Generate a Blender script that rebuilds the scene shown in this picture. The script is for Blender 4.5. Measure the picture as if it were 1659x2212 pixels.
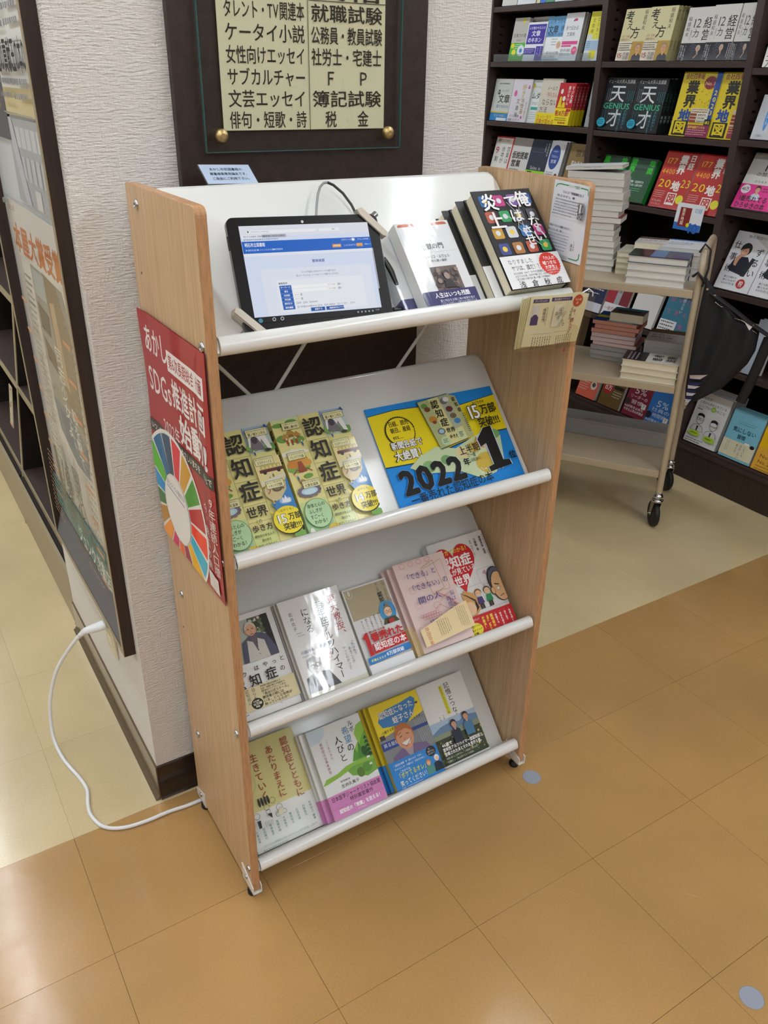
import bpy, bmesh, math, random
from mathutils import Matrix, Vector
random.seed(7)
for o in list(bpy.data.objects): bpy.data.objects.remove(o)
SC = bpy.context.scene
COL = SC.collection

# ---------------------------------------------------------------- camera, world, lights, exposure
CAM = (-0.3731, -1.0431, 1.4453); YAW, PITCH, ROLL, FPX = 0.5644, 0.4853, 0.0186, 1782.42
def _cam():
    y, p, r = YAW, PITCH, ROLL
    fwd = Vector((math.sin(y)*math.cos(p), math.cos(y)*math.cos(p), -math.sin(p)))
    right = Vector((math.cos(y), -math.sin(y), 0)); up = right.cross(fwd)
    c, s = math.cos(r), math.sin(r)
    R, U = right*c + up*s, up*c - right*s
    cam = bpy.data.objects.new('camera', bpy.data.cameras.new('camera')); COL.objects.link(cam)
    cam.matrix_world = Matrix(((R.x, U.x, -fwd.x, CAM[0]), (R.y, U.y, -fwd.y, CAM[1]), (R.z, U.z, -fwd.z, CAM[2]), (0, 0, 0, 1)))
    cam.data.sensor_fit = 'HORIZONTAL'; cam.data.sensor_width = 36; cam.data.lens = FPX/1659*36
    cam.data.clip_start = .02
    SC.camera = cam
_cam()
wd = bpy.data.worlds.new('world'); SC.world = wd; wd.use_nodes = True
wd.node_tree.nodes['Background'].inputs[0].default_value = (.9, .95, 1, 1)
wd.node_tree.nodes['Background'].inputs[1].default_value = 0.25
SC.view_settings.view_transform = 'Standard'; SC.view_settings.look = 'None'
SC.view_settings.gamma = 1; SC.view_settings.use_curve_mapping = False
SC.view_settings.exposure = 0.12
LAMP_EMIT = 21.0
try:
    SC.cycles.max_bounces = 6; SC.cycles.diffuse_bounces = 3; SC.cycles.glossy_bounces = 3
    SC.cycles.transmission_bounces = 6; SC.cycles.transparent_max_bounces = 8
    SC.cycles.caustics_reflective = False; SC.cycles.caustics_refractive = False
    SC.cycles.use_denoising = True; SC.cycles.sample_clamp_indirect = 4
except Exception: pass
CEIL = 2.7
ROWX = (-2.4, -0.5, 1.4, 3.4)          # rows of ceiling lamps run along Y
ROWY = (-5.2, -3.9, -2.6, -1.3, 0.0, 1.3, 2.6, 3.9, 5.2)

# ---------------------------------------------------------------- colours and materials
def lin(c):
    if isinstance(c, str): c = tuple(int(c[i:i+2], 16) for i in (0, 2, 4))
    return tuple(((v/255)/12.92 if v/255 <= .04045 else (((v/255)+.055)/1.055)**2.4) for v in c)
def mat(name, c=None, rough=.5, metal=0, spec=.5, coat=0, emit=None, es=1, bump=None, alpha=None, trans=0):
    m = bpy.data.materials.new(name); m.use_nodes = True
    nt = m.node_tree; b = nt.nodes['Principled BSDF']
    if c is not None: b.inputs['Base Color'].default_value = (*lin(c), 1)
    b.inputs['Roughness'].default_value = rough; b.inputs['Metallic'].default_value = metal
    b.inputs['Specular IOR Level'].default_value = spec
    b.inputs['Coat Weight'].default_value = coat; b.inputs['Coat Roughness'].default_value = .06
    if emit: b.inputs['Emission Color'].default_value = (*lin(emit), 1); b.inputs['Emission Strength'].default_value = es
    if trans: b.inputs['Transmission Weight'].default_value = trans
    if alpha is not None: b.inputs['Alpha'].default_value = alpha
    if bump:
        sc, st, dist = bump
        t = tex(nt, sc); bm = nt.nodes.new('ShaderNodeBump'); bm.inputs['Strength'].default_value = st
        bm.inputs['Distance'].default_value = dist
        nt.links.new(t.outputs[0], bm.inputs['Height']); nt.links.new(bm.outputs[0], b.inputs['Normal'])
    return m
def tex(nt, scale, detail=3, vec='Object', kind='ShaderNodeTexNoise', nscale=1.0):
    tc = nt.nodes.new('ShaderNodeTexCoord'); mp = nt.nodes.new('ShaderNodeMapping')
    mp.inputs['Scale'].default_value = scale if isinstance(scale, tuple) else (scale,)*3
    t = nt.nodes.new(kind); nt.links.new(tc.outputs[vec], mp.inputs[0]); nt.links.new(mp.outputs[0], t.inputs['Vector'])
    if 'Scale' in t.inputs: t.inputs['Scale'].default_value = nscale
    if 'Detail' in t.inputs: t.inputs['Detail'].default_value = detail
    return t
def ramp(nt, src, stops):
    r = nt.nodes.new('ShaderNodeValToRGB'); e = r.color_ramp.elements
    while len(e) < len(stops): e.new(.5)
    for i, (p, c) in enumerate(stops): e[i].position = p; e[i].color = (*lin(c), 1)
    nt.links.new(src, r.inputs[0]); return r
def mixc(nt, fac, a, b, mode='MIX'):
    m = nt.nodes.new('ShaderNodeMix'); m.data_type = 'RGBA'; m.blend_type = mode
    if isinstance(fac, (int, float)): m.inputs[0].default_value = fac
    else: nt.links.new(fac, m.inputs[0])
    nt.links.new(a, m.inputs[6]) if hasattr(a, 'is_linked') else setattr(m.inputs[6], 'default_value', (*a, 1))
    nt.links.new(b, m.inputs[7]) if hasattr(b, 'is_linked') else setattr(m.inputs[7], 'default_value', (*b, 1))
    return m.outputs[2]
def wood(name, c1, c2, scale, rough=.38):
    m = mat(name, c1, rough, spec=.4); nt = m.node_tree; b = nt.nodes['Principled BSDF']
    t = tex(nt, scale, 5); r = ramp(nt, t.outputs[0], [(.3, c2), (.52, c1), (.72, tuple(min(255, int(x*1.06)) for x in c1))])
    t2 = tex(nt, tuple(s*4 for s in scale), 2)
    r2 = ramp(nt, t2.outputs[0], [(.40, (238, 238, 238)), (.52, (255, 255, 255))])
    nt.links.new(mixc(nt, 1.0, r.outputs[0], r2.outputs[0], 'MULTIPLY'), b.inputs['Base Color'])
    return m
def tilemat(name, c, seed):
    m = mat(name, c, .2, spec=.5); nt = m.node_tree; b = nt.nodes['Principled BSDF']
    geo = nt.nodes.new('ShaderNodeNewGeometry')
    def nz(sc, det, stops, rotz=0):
        m0 = nt.nodes.new('ShaderNodeMapping'); m0.inputs['Rotation'].default_value = (0, 0, rotz)
        mp = nt.nodes.new('ShaderNodeMapping'); mp.inputs['Scale'].default_value = sc; mp.inputs['Location'].default_value = (seed, seed*2, 0)
        t = nt.nodes.new('ShaderNodeTexNoise'); t.inputs['Scale'].default_value = 1; t.inputs['Detail'].default_value = det
        nt.links.new(geo.outputs['Position'], m0.inputs[0]); nt.links.new(m0.outputs[0], mp.inputs[0]); nt.links.new(mp.outputs[0], t.inputs['Vector'])
        return ramp(nt, t.outputs[0], stops).outputs[0]
    base = nz((2.2, 2.2, 1), 4, [(.3, tuple(int(x*.95) for x in c)), (.7, tuple(min(255, int(x*1.05)) for x in c))])
    fine = nz((260, 260, 1), 2, [(.35, (246, 246, 246)), (.6, (255, 255, 255))])
    col = mixc(nt, 1, base, fine, 'MULTIPLY')
    scr = nz((9, 260, 1), 1, [(.77, (0, 0, 0)), (.84, (84, 84, 84))], .9)
    scr2 = nz((11, 300, 1), 1, [(.77, (0, 0, 0)), (.84, (80, 80, 80))], -.35)
    col = mixc(nt, 1, col, scr, 'ADD'); col = mixc(nt, .7, col, scr2, 'ADD')
    oi = nt.nodes.new('ShaderNodeObjectInfo'); r = ramp(nt, oi.outputs['Random'], [(0, (247, 247, 247)), (1, (255, 255, 255))])
    col = mixc(nt, 1, col, r.outputs[0], 'MULTIPLY')
    nt.links.new(col, b.inputs['Base Color'])
    # roughness wear and faint orange-peel relief of the wax
    rr = nz((9, 9, 1), 4, [(.35, (100, 100, 100)), (.75, (132, 132, 132))]); nt.links.new(rr, b.inputs['Roughness'])
    mp = nt.nodes.new('ShaderNodeMapping'); mp.inputs['Scale'].default_value = (60, 60, 1)
    t = nt.nodes.new('ShaderNodeTexNoise'); t.inputs['Detail'].default_value = 3; t.inputs['Scale'].default_value = 1
    nt.links.new(geo.outputs['Position'], mp.inputs[0]); nt.links.new(mp.outputs[0], t.inputs['Vector'])
    bm = nt.nodes.new('ShaderNodeBump'); bm.inputs['Strength'].default_value = .05; bm.inputs['Distance'].default_value = .002
    nt.links.new(t.outputs[0], bm.inputs['Height']); nt.links.new(bm.outputs[0], b.inputs['Normal'])
    return m
def wallpaper(name, c):
    m = mat(name, c, .75, spec=.25); nt = m.node_tree; b = nt.nodes['Principled BSDF']
    a = tex(nt, (60, 60, 330), 3); d = tex(nt, (330, 330, 70), 2)
    mx = nt.nodes.new('ShaderNodeMath'); mx.operation = 'MULTIPLY_ADD'; mx.inputs[1].default_value = .55
    nt.links.new(d.outputs[0], mx.inputs[0]); nt.links.new(a.outputs[0], mx.inputs[2])
    bm = nt.nodes.new('ShaderNodeBump'); bm.inputs['Strength'].default_value = 1.0; bm.inputs['Distance'].default_value = .0032
    nt.links.new(mx.outputs[0], bm.inputs['Height']); nt.links.new(bm.outputs[0], b.inputs['Normal'])
    return m
def printmat(name, rough, coat, wr=0, emit=0):
    m = mat(name, (255, 255, 255), rough, spec=.28, coat=coat); nt = m.node_tree; b = nt.nodes['Principled BSDF']
    at = nt.nodes.new('ShaderNodeAttribute'); at.attribute_name = 'Col'
    nt.links.new(at.outputs['Color'], b.inputs['Base Color'])
    if emit:
        b.inputs['Base Color'].default_value = (0, 0, 0, 1)
        nt.links.new(at.outputs['Color'], b.inputs['Emission Color']); b.inputs['Emission Strength'].default_value = emit
        m.node_tree.links.remove(b.inputs['Base Color'].links[0])
    if wr:
        t = tex(nt, (38, 9, 20), 3); bm = nt.nodes.new('ShaderNodeBump'); bm.inputs['Strength'].default_value = wr; bm.inputs['Distance'].default_value = .004
        nt.links.new(t.outputs[0], bm.inputs['Height']); nt.links.new(bm.outputs[0], b.inputs['Coat Normal'])
    return m
M = dict(
    beech=wood('beech_veneer', (206, 174, 136), (198, 163, 122), (120, 120, 3.0)),
    beech_edge=wood('beech_edge_band', (192, 148, 108), (182, 136, 95), (90, 90, 9)),
    white_metal=mat('white_enamel_steel', (232, 233, 230), .13, spec=.5),
    white_plastic=mat('white_plastic', (238, 240, 243), .35),
    steel=mat('screw_steel', (190, 192, 195), .25, metal=1),
    chrome=mat('chrome', (205, 208, 210), .14, metal=1),
    rubber=mat('black_rubber', (22, 22, 24), .55),
    black=mat('black_plastic', (14, 14, 15), .28, coat=.2),
    glassblack=mat('tablet_glass', (14, 13, 14), .35, spec=.25),
    blackcloth=mat('black_umbrella_cloth', (20, 20, 26), .7, bump=(300, .3, .001)),
    darkwood=wood('dark_brown_laminate', (56, 43, 38), (48, 36, 32), (40, 40, 4), .45),
    case=mat('dark_brown_shelf_steel', (66, 52, 49), .45, spec=.35),
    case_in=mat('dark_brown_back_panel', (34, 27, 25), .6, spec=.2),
    taupe=mat('taupe_painted_steel', (160, 146, 118), .4),
    trolley=mat('beige_trolley_enamel', (190, 174, 148), .4),
    greybox=mat('grey_cardboard', (150, 148, 146), .6),
    baseboard=mat('dark_vinyl_baseboard', (48, 36, 30), .16, spec=.5),
    baseboard2=mat('taupe_vinyl_baseboard', (96, 82, 62), .16, spec=.5),
    wall=wallpaper('woven_vinyl_wallpaper', (233, 230, 227)),
    store=mat('store_wall_paint', (205, 202, 196), .8),
    store_dark=mat('shelf_lined_wall', (96, 88, 82), .8),
    ceiling=mat('white_ceiling_board', (225, 225, 222), .85),
    lampbody=mat('lamp_body_white', (235, 235, 235), .5),
    lamp=mat('lit_diffuser', (255, 255, 255), .5, emit=(243, 249, 255), es=LAMP_EMIT),
    brown=tilemat('brown_floor_tile', (183, 143, 90), 1.3), beige=tilemat('beige_floor_tile', (218, 199, 156), 5.1),
    grout=mat('tile_joint', (70, 54, 36), .8),
    brass=mat('brass', (205, 180, 128), .42, metal=1),
    glassedge=mat('glass_edge_green', (64, 100, 96), .1, coat=.4),
    teal=mat('teal_acrylic', (28, 110, 118), .15, coat=.5),
    ledge=mat('grey_felt_ledge', (104, 102, 104), .8),
    cream=mat('cream_page_edges', (232, 224, 198), .8, bump=((3, 3, 900), .3, .0006)),
    pagew=mat('white_page_edges', (226, 225, 218), .8, bump=((3, 3, 900), .3, .0006)),
    pinkp=mat('pink_page_edges', (214, 150, 128), .8), lilacp=mat('pale_pink_page_edges', (222, 200, 198), .8),
    greyp=mat('grey_page_edges', (170, 168, 165), .8),
    bone=mat('bone_coated_clamp', (206, 198, 184), .5, bump=(400, .3, .001)),
    pr=printmat('printed_matte', .55, .05), prg=printmat('printed_gloss', .42, .35), prw=printmat('printed_wrapped', .42, .3, .05),
    prlow=printmat('printed_paper', .7, 0), screen=printmat('lit_screen', .4, 0, 0, .72),
)
def clearmat(name, tint, f0=.06, rough=.03, haze=.0):
    m = bpy.data.materials.new(name); m.use_nodes = True; nt = m.node_tree; nt.nodes.clear()
    out = nt.nodes.new('ShaderNodeOutputMaterial'); tr = nt.nodes.new('ShaderNodeBsdfTransparent'); gl = nt.nodes.new('ShaderNodeBsdfGlossy'); df = nt.nodes.new('ShaderNodeBsdfDiffuse')
    tr.inputs[0].default_value = (*lin(tint), 1); gl.inputs['Roughness'].default_value = rough; df.inputs[0].default_value = (.8, .8, .8, 1)
    lw = nt.nodes.new('ShaderNodeLayerWeight'); pw = nt.nodes.new('ShaderNodeMath'); pw.operation = 'POWER'; pw.inputs[1].default_value = 4
    nt.links.new(lw.outputs['Facing'], pw.inputs[0]); ma = nt.nodes.new('ShaderNodeMath'); ma.operation = 'MULTIPLY_ADD'; ma.inputs[1].default_value = .22; ma.inputs[2].default_value = .035
    nt.links.new(pw.outputs[0], ma.inputs[0])
    mx = nt.nodes.new('ShaderNodeMixShader'); nt.links.new(ma.outputs[0], mx.inputs[0]); nt.links.new(tr.outputs[0], mx.inputs[1]); nt.links.new(gl.outputs[0], mx.inputs[2])
    m2 = nt.nodes.new('ShaderNodeMixShader'); m2.inputs[0].default_value = haze; nt.links.new(mx.outputs[0], m2.inputs[1]); nt.links.new(df.outputs[0], m2.inputs[2])
    t = tex(nt, (30, 22, 26), 2); bm = nt.nodes.new('ShaderNodeBump'); bm.inputs['Strength'].default_value = f0; bm.inputs['Distance'].default_value = .01
    nt.links.new(t.outputs[0], bm.inputs['Height']); nt.links.new(bm.outputs[0], gl.inputs['Normal'])
    nt.links.new(m2.outputs[0], out.inputs[0]); return m
def cmat(c, rough=.45, coat=.15, _c={}):
    k = (c if isinstance(c, str) else tuple(c), rough, coat)
    if k not in _c: _c[k] = mat('cover_%02x%02x%02x' % tuple(int(255*min(1, v)) for v in lin(c)), c, rough, coat=coat)
    return _c[k]

M['glass'] = clearmat('glass_sheet', (253, 254, 253), 0, .01); M['clear'] = clearmat('clear_acrylic', (236, 240, 242), .02, .05, .06); M['film'] = clearmat('clear_film', (253, 253, 252), .05, .06, .004)
# ---------------------------------------------------------------- mesh helpers
class MB:
    def __init__(s): s.v = []; s.f = []; s.mi = []; s.col = []; s.sm = []
    def add(s, vs, fs, mi=0, col=(1, 1, 1), sm=False):
        n = len(s.v); s.v += [tuple(v) for v in vs]
        for f in fs: s.f.append([n+i for i in f]); s.mi.append(mi); s.col.append(col); s.sm.append(sm)
    def box(s, x0, y0, z0, x1, y1, z1, mi=0, ch=0):
        if ch > 0:
            bm = bmesh.new(); bmesh.ops.create_cube(bm, size=1)
            for v in bm.verts: v.co = Vector(((x0+x1)/2+v.co.x*(x1-x0), (y0+y1)/2+v.co.y*(y1-y0), (z0+z1)/2+v.co.z*(z1-z0)))
            bmesh.ops.bevel(bm, geom=bm.edges[:], offset=ch, segments=2, affect='EDGES', profile=.5)
            bm.verts.index_update()
            s.add([v.co[:] for v in bm.verts], [[v.index for v in f.verts] for f in bm.faces], mi); bm.free(); return
        vs = [(x, y, z) for x in (x0, x1) for y in (y0, y1) for z in (z0, z1)]
        s.add(vs, [(0, 1, 3, 2), (4, 6, 7, 5), (0, 4, 5, 1), (2, 3, 7, 6), (0, 2, 6, 4), (1, 5, 7, 3)], mi)
    def prism(s, pts, a0, a1, axis=0, mi=0, sm=False):      # polygon extruded along an axis
        def P(p, a): l = list(p); l.insert(axis, a); return l
        n = len(pts); vs = [P(p, a0) for p in pts]+[P(p, a1) for p in pts]
        fs = [[i, (i+1) % n, n+(i+1) % n, n+i] for i in range(n)]
        s.add(vs, fs, mi, sm=sm); s.add(vs, [list(range(n))[::-1], list(range(n, 2*n))], mi)
    def tube(s, pts, r, n=10, mi=0, cap=True, flat=1.0):
        pts = [Vector(p) for p in pts]; rings = []; up = Vector((0, 0, 1))
        for i, p in enumerate(pts):
            d = ((pts[min(i+1, len(pts)-1)]-p).normalized()+(p-pts[max(i-1, 0)]).normalized())
            d = d.normalized() if d.length > 1e-6 else Vector((0, 0, 1))
            if i == 0:
                if abs(d.z) > .9: up = Vector((0, 1, 0))
            a = up-d*up.dot(d); a = a.normalized() if a.length > 1e-5 else d.orthogonal().normalized(); up = a
            b = d.cross(a); rr = r[i] if isinstance(r, (list, tuple)) else r
            rings.append([p+(a*math.cos(t)*flat+b*math.sin(t))*rr for t in [2*math.pi*k/n for k in range(n)]])
        vs = [v for g in rings for v in g]; fs = []
        for i in range(len(pts)-1):
            for k in range(n): fs.append((i*n+k, i*n+(k+1) % n, (i+1)*n+(k+1) % n, (i+1)*n+k))
        s.add(vs, fs, mi, sm=True)
        if cap: s.add(vs, [list(range(n))[::-1], list(range(len(vs)-n, len(vs)))], mi)
    def lathe(s, prof, n=16, c=(0, 0, 0), axis=2, mi=0):     # (radius, height) profile
        vs = []
        for r, h in prof:
            for k in range(n):
                t = 2*math.pi*k/n; a, b = r*math.cos(t), r*math.sin(t)
                p = (a, b, h) if axis == 2 else ((h, a, b) if axis == 0 else (b, h, a)); vs.append((p[0]+c[0], p[1]+c[1], p[2]+c[2]))
        fs = [(i*n+k, i*n+(k+1) % n, (i+1)*n+(k+1) % n, (i+1)*n+k) for i in range(len(prof)-1) for k in range(n)]
        s.add(vs, fs, mi, sm=True)
        s.add(vs, [list(range(n))[::-1], list(range(len(vs)-n, len(vs)))], mi)
    def build(s, name, mats, parent=None, M4=None):
        me = bpy.data.meshes.new(name)
        used = sorted(set(i for f in s.f for i in f)); rm = {u: k for k, u in enumerate(used)}
        me.from_pydata([s.v[u] for u in used], [], [[rm[i] for i in f] for f in s.f])
        if not isinstance(mats, (list, tuple)): mats = [mats]
        for m in mats: me.materials.append(m)
        me.polygons.foreach_set('material_index', s.mi); me.polygons.foreach_set('use_smooth', s.sm)
        if any(c != (1, 1, 1) for c in s.col):
            ca = me.color_attributes.new('Col', 'FLOAT_COLOR', 'CORNER'); buf = []
            for f, c in zip(s.f, s.col): buf += [c[0], c[1], c[2], 1.0]*len(f)
            ca.data.foreach_set('color', buf)
        me.update()
        o = bpy.data.objects.new(name, me); COL.objects.link(o)
        if parent: o.parent = parent
        if M4 is not None:
            o.matrix_world = M4 if not parent else M4
        return o
def box(name, x0, y0, z0, x1, y1, z1, m, parent=None, ch=0):
    b = MB(); b.box(x0, y0, z0, x1, y1, z1, 0, ch); return b.build(name, m, parent)
def thing(name, label, cat, M4=None, group=None):
    o = bpy.data.objects.new(name, None); COL.objects.link(o); o.empty_display_size = .05
    if M4 is not None: o.matrix_world = M4
    o['label'] = label; o['category'] = cat
    if group: o['group'] = group
    return o
def tag(o, label, cat, group=None):
    o['label'] = label; o['category'] = cat
    if group: o['group'] = group
    return o
def struct(o): o['kind'] = 'structure'; return o
def copy_thing(root, M4, label, group=None):
    r = root.copy(); COL.objects.link(r); r.matrix_world = M4; r['label'] = label
    if group: r['group'] = group
    for ch in list(root.children):
        c = ch.copy(); COL.objects.link(c); c.parent = r
        for g in ch.children: d = g.copy(); COL.objects.link(d); d.parent = c
    return r
def frame(o, ax, ay):
    ax = Vector(ax).normalized(); ay = Vector(ay).normalized(); az = ax.cross(ay).normalized()
    return Matrix(((ax.x, ay.x, az.x, o[0]), (ax.y, ay.y, az.y, o[1]), (ax.z, ay.z, az.z, o[2]), (0, 0, 0, 1)))
def fY(o): return frame(o, (1, 0, 0), (0, 0, 1))         # faces -Y
def fX(o, tilt=0): t = math.radians(tilt); return frame(o, (0, -1, 0), (math.sin(t), 0, math.cos(t)))   # faces -X

# ---------------------------------------------------------------- printed artwork
_G = {}
def glyph(ch, b=0):
    k = (ch, b)
    if k in _G: return _G[k]
    if b:      # a bolder cut: the same outline overprinted with small shifts
        v0, f0, adv = glyph(ch, 0); n = len(v0); d = b*.85
        sh = ((d, 0), (-d, 0), (0, d*.8), (0, -d*.8)) if b < .05 else ((d, 0), (-d, 0), (0, d), (0, -d), (d*.7, d*.7), (-d*.7, d*.7), (d*.7, -d*.7), (-d*.7, -d*.7))
        _G[k] = ([(x+a, y+c, q) for q, (a, c) in enumerate(sh) for x, y, _ in v0], [tuple(i+n*q for i in f) for q in range(len(sh)) for f in f0], adv); return _G[k]
    c = bpy.data.curves.new('t', 'FONT'); c.body = ch; c.size = 1; c.resolution_u = 2
    o = bpy.data.objects.new('t', c); COL.objects.link(o)
    me = bpy.data.meshes.new_from_object(o.evaluated_get(bpy.context.evaluated_depsgraph_get()))
    vs = [(v.co.x, v.co.y, 0) for v in me.vertices]; fs = [tuple(p.vertices) for p in me.polygons]
    cjk = ord(ch) > 0x2000
    adv = 1.0 if cjk else ((max(v[0] for v in vs)+.09) if vs else .35)
    bpy.data.objects.remove(o); bpy.data.curves.remove(c); bpy.data.meshes.remove(me)
    _G[k] = (vs, fs, adv); return _G[k]
VROT = set('ー～-（）()「」『』…')
class Art:
    def __init__(s, w, h, z=0): s.w, s.h, s.z, s.n, s.mb = w, h, z, 0, MB(); s.H = 100*h/w; s.ky = 1.0
    def design(s, dh): s.ky = s.H/dh; s.H = dh
    def pt(s, x, y): return (x/100*s.w, s.h-y*s.ky/100*s.w, s.z+s.n*.00005)
    def poly(s, pts, c, clip=True):
        if clip:
            for ax, lim, sg in ((0, 0, 1), (0, 100, -1), (1, 0, 1), (1, s.H, -1)):
                out = []
                for i in range(len(pts)):
                    a, b = pts[i-1], pts[i]; ia, ib = sg*(a[ax]-lim) >= 0, sg*(b[ax]-lim) >= 0
                    if ia != ib:
                        t = (lim-a[ax])/(b[ax]-a[ax]); out.append((a[0]+t*(b[0]-a[0]), a[1]+t*(b[1]-a[1])))
                    if ib: out.append(b)
                pts = out
                if len(pts) < 3: return s
        s.n += 1; area = sum(pts[i-1][0]*pts[i][1]-pts[i][0]*pts[i-1][1] for i in range(len(pts)))
        if area > 0: pts = pts[::-1]
        s.mb.add([s.pt(*p) for p in pts], [list(range(len(pts)))], 0, lin(c)); return s
    def R(s, x0, y0, x1, y1, c): return s.poly([(x0, y0), (x1, y0), (x1, y1), (x0, y1)], c)
    def C(s, cx, cy, rx, c, ry=None, n=24, a0=0, a1=360, sk=0):
        ry = rx if ry is None else ry
        return s.poly([(cx+rx*math.cos(math.radians(a0+(a1-a0)*k/n)), cy+ry*math.sin(math.radians(a0+(a1-a0)*k/n))) for k in range(n if a1-a0 >= 360 else n+1)], c)
    def star(s, cx, cy, r, c, n=24, q=.9): return s.poly([(cx+r*(1 if k % 2 else q)*math.cos(math.pi*k/n), cy+r*(1 if k % 2 else q)*math.sin(math.pi*k/n)) for k in range(2*n)], c)
    def L(s, pts, wd, c):
        for a, b in zip(pts, pts[1:]):
            d = math.hypot(b[0]-a[0], b[1]-a[1]) or 1; nx, ny = -(b[1]-a[1])/d*wd/2, (b[0]-a[0])/d*wd/2
            s.poly([(a[0]+nx, a[1]+ny), (b[0]+nx, b[1]+ny), (b[0]-nx, b[1]-ny), (a[0]-nx, a[1]-ny)], c)
        return s
    def ring(s, cx, cy, r, wd, c, ry=None, n=28):
        return s.L([(cx+r*math.cos(2*math.pi*k/n), cy+(ry or r)*math.sin(2*math.pi*k/n)) for k in range(n+1)], wd, c)
    def T(s, txt, x, y, sz, c, v=False, b=0, sx=1, W=None, sp=1.0, rot=0, pitch=None):
        s.n += 1; vs = []; fs = []
        tot = sum(glyph(ch, b)[2] if ch != ' ' else .4 for ch in txt)*sz*sp
        if W and not v: sx = W/tot if tot else 1
        if W and v: sp = W/(len(txt)*sz)
        px, py = 0, 0
        for ch in txt:
            if ch == ' ':
                if v: py += .5*sz*sp
                else: px += .4*sz*sx*sp
                continue
            gv, gf, adv = glyph(ch, b); n = len(vs)
            if v:
                if ch in VROT: q = [(gy-.38+.5, .38-(gx-.5), k) for gx, gy, k in gv]
                elif ch in '、。': q = [(gx+.6, gy+.55, k) for gx, gy, k in gv]
                else: q = gv
                if ord(ch) < 0x2000: q = [(gx+.5-adv/2, gy, k) for gx, gy, k in q]
                vs += [(px+gx*sz*sx, py+(.88-gy)*sz, k) for gx, gy, k in q]
                if ch in VROT and ch not in VROT: pass
                py += sz*sp
            else:
                vs += [(px+gx*sz*sx, (.88-gy)*sz, k) for gx, gy, k in gv]
                px += adv*sz*sx*sp
            fs += [tuple(n+i for i in f) for f in gf]
        cr, sr = math.cos(math.radians(rot)), math.sin(math.radians(rot))
        vs = [(x+a*cr-bb*sr, y+a*sr+bb*cr, k) for a, bb, k in vs]
        s.mb.add([(lambda P: (P[0], P[1], P[2]+k*5.5e-6))(s.pt(a, bb)) for a, bb, k in vs], fs, 0, lin(c)); return s
    def lines(s, x, y, w, n, dy, c, th=None, v=False, jag=.25):   # unreadably small print: rows of short marks
        rnd = random.Random(int(x*7+y*13+n))
        for k in range(n):
            ln = w*(1-jag*rnd.random()*(k == n-1 or rnd.random() < .3)); t = 0
            while t < ln:
                sg = min(ln-t, dy*rnd.uniform(.35, .75)); h = (th or dy*.5)*rnd.uniform(.7, 1)
                if v: s.R(x-k*dy, y+t, x-k*dy+h, y+t+sg, c)
                else: s.R(x+t, y+k*dy, x+t+sg, y+k*dy+h, c)
                t += sg+dy*.22
        return s
    def bust(s, cx, cy, k, skin, hair, shirt, age=0):
        s.poly([(cx-k*1.5, cy+k*3.2), (cx-k*1.25, cy+k*1.7), (cx-k*.5, cy+k*1.2), (cx+k*.5, cy+k*1.2), (cx+k*1.25, cy+k*1.7), (cx+k*1.5, cy+k*3.2)], shirt)
        s.poly([(cx-k*.32, cy+k*.6), (cx+k*.32, cy+k*.6), (cx+k*.3, cy+k*1.4), (cx, cy+k*1.7), (cx-k*.3, cy+k*1.4)], skin)
        s.C(cx, cy-k*.12, k*.86, hair, k*1.02); s.C(cx, cy+k*.12, k*.7, skin, k*.9)
        if not age: s.poly([(cx-k*.75, cy-k*.2), (cx-k*.5, cy-k*.9), (cx+k*.5, cy-k*.9), (cx+k*.75, cy-k*.2), (cx+k*.2, cy-k*.5), (cx-k*.3, cy-k*.45)], hair)
        for g in (-1, 1):
            s.C(cx+g*k*.27, cy+k*.05, k*.09, '2a1c18', k*.05, 8); s.R(cx+g*k*.27-k*.16, cy-k*.16, cx+g*k*.27+k*.16, cy-k*.1, '3a2a24')
        s.poly([(cx-k*.07, cy+k*.4), (cx, cy+k*.12), (cx+k*.09, cy+k*.4)], tuple(int(v*.86) for v in (int(skin[0:2], 16), int(skin[2:4], 16), int(skin[4:6], 16))))
        s.poly([(cx-k*.24, cy+k*.58), (cx+k*.24, cy+k*.58), (cx, cy+k*.7)], '8a4038'); return s
    def out(s, name, m, parent): return s.mb.build(name, m, parent)

def book(name, label, M4, w, h, t, cover='ffffff', spine=None, pages='cream', art=None, gloss='pr', hard=True, group=None, band=None, cat='book', spine_side='L', film=False):
    r = thing(name, label, cat, M4, group); c = .0016 if hard else .0005; ins = .003 if hard else .0006
    mb = MB(); mb.box(0, 0, 0, w, h, c); mb.box(0, 0, t-c, w, h, t)
    if spine_side == 'L': mb.box(0, 0, c, c, h, t-c, 1)
    else: mb.box(w-c, 0, c, w, h, t-c, 1)
    mb.build('cover', [cmat(cover), cmat(spine or cover)], r)
    x0, x1 = (c, w-ins) if spine_side == 'L' else (ins, w-c)
    box('page_block', x0, ins, c, x1, h-ins, t-c, M[pages], r)
    if band:      # paper belly band round the lower part of the jacket: (height, colour)
        b = MB(); hb, cb = band; e = .0003
        b.box(-e, .0005, t, w+e, hb, t+e); b.box(-e, .0005, -e, w+e, hb, 0)
        sx = -e if spine_side == 'L' else w; b.box(sx, .0005, 0, sx+e, hb, t)
        b.build('paper_band', cmat(cb), r)
    if art:
        a = Art(w, h, t+.0004); art(a); a.out('cover_print', M[gloss], r)
    if film:
        b = MB(); n = 10; zf = t+.0022
        b.box(-.0008, -.0008, -.0002, w+.0008, h+.0008, zf, ch=.0006); b.build('shrink_wrap', M['film'], r)
    return r

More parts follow.
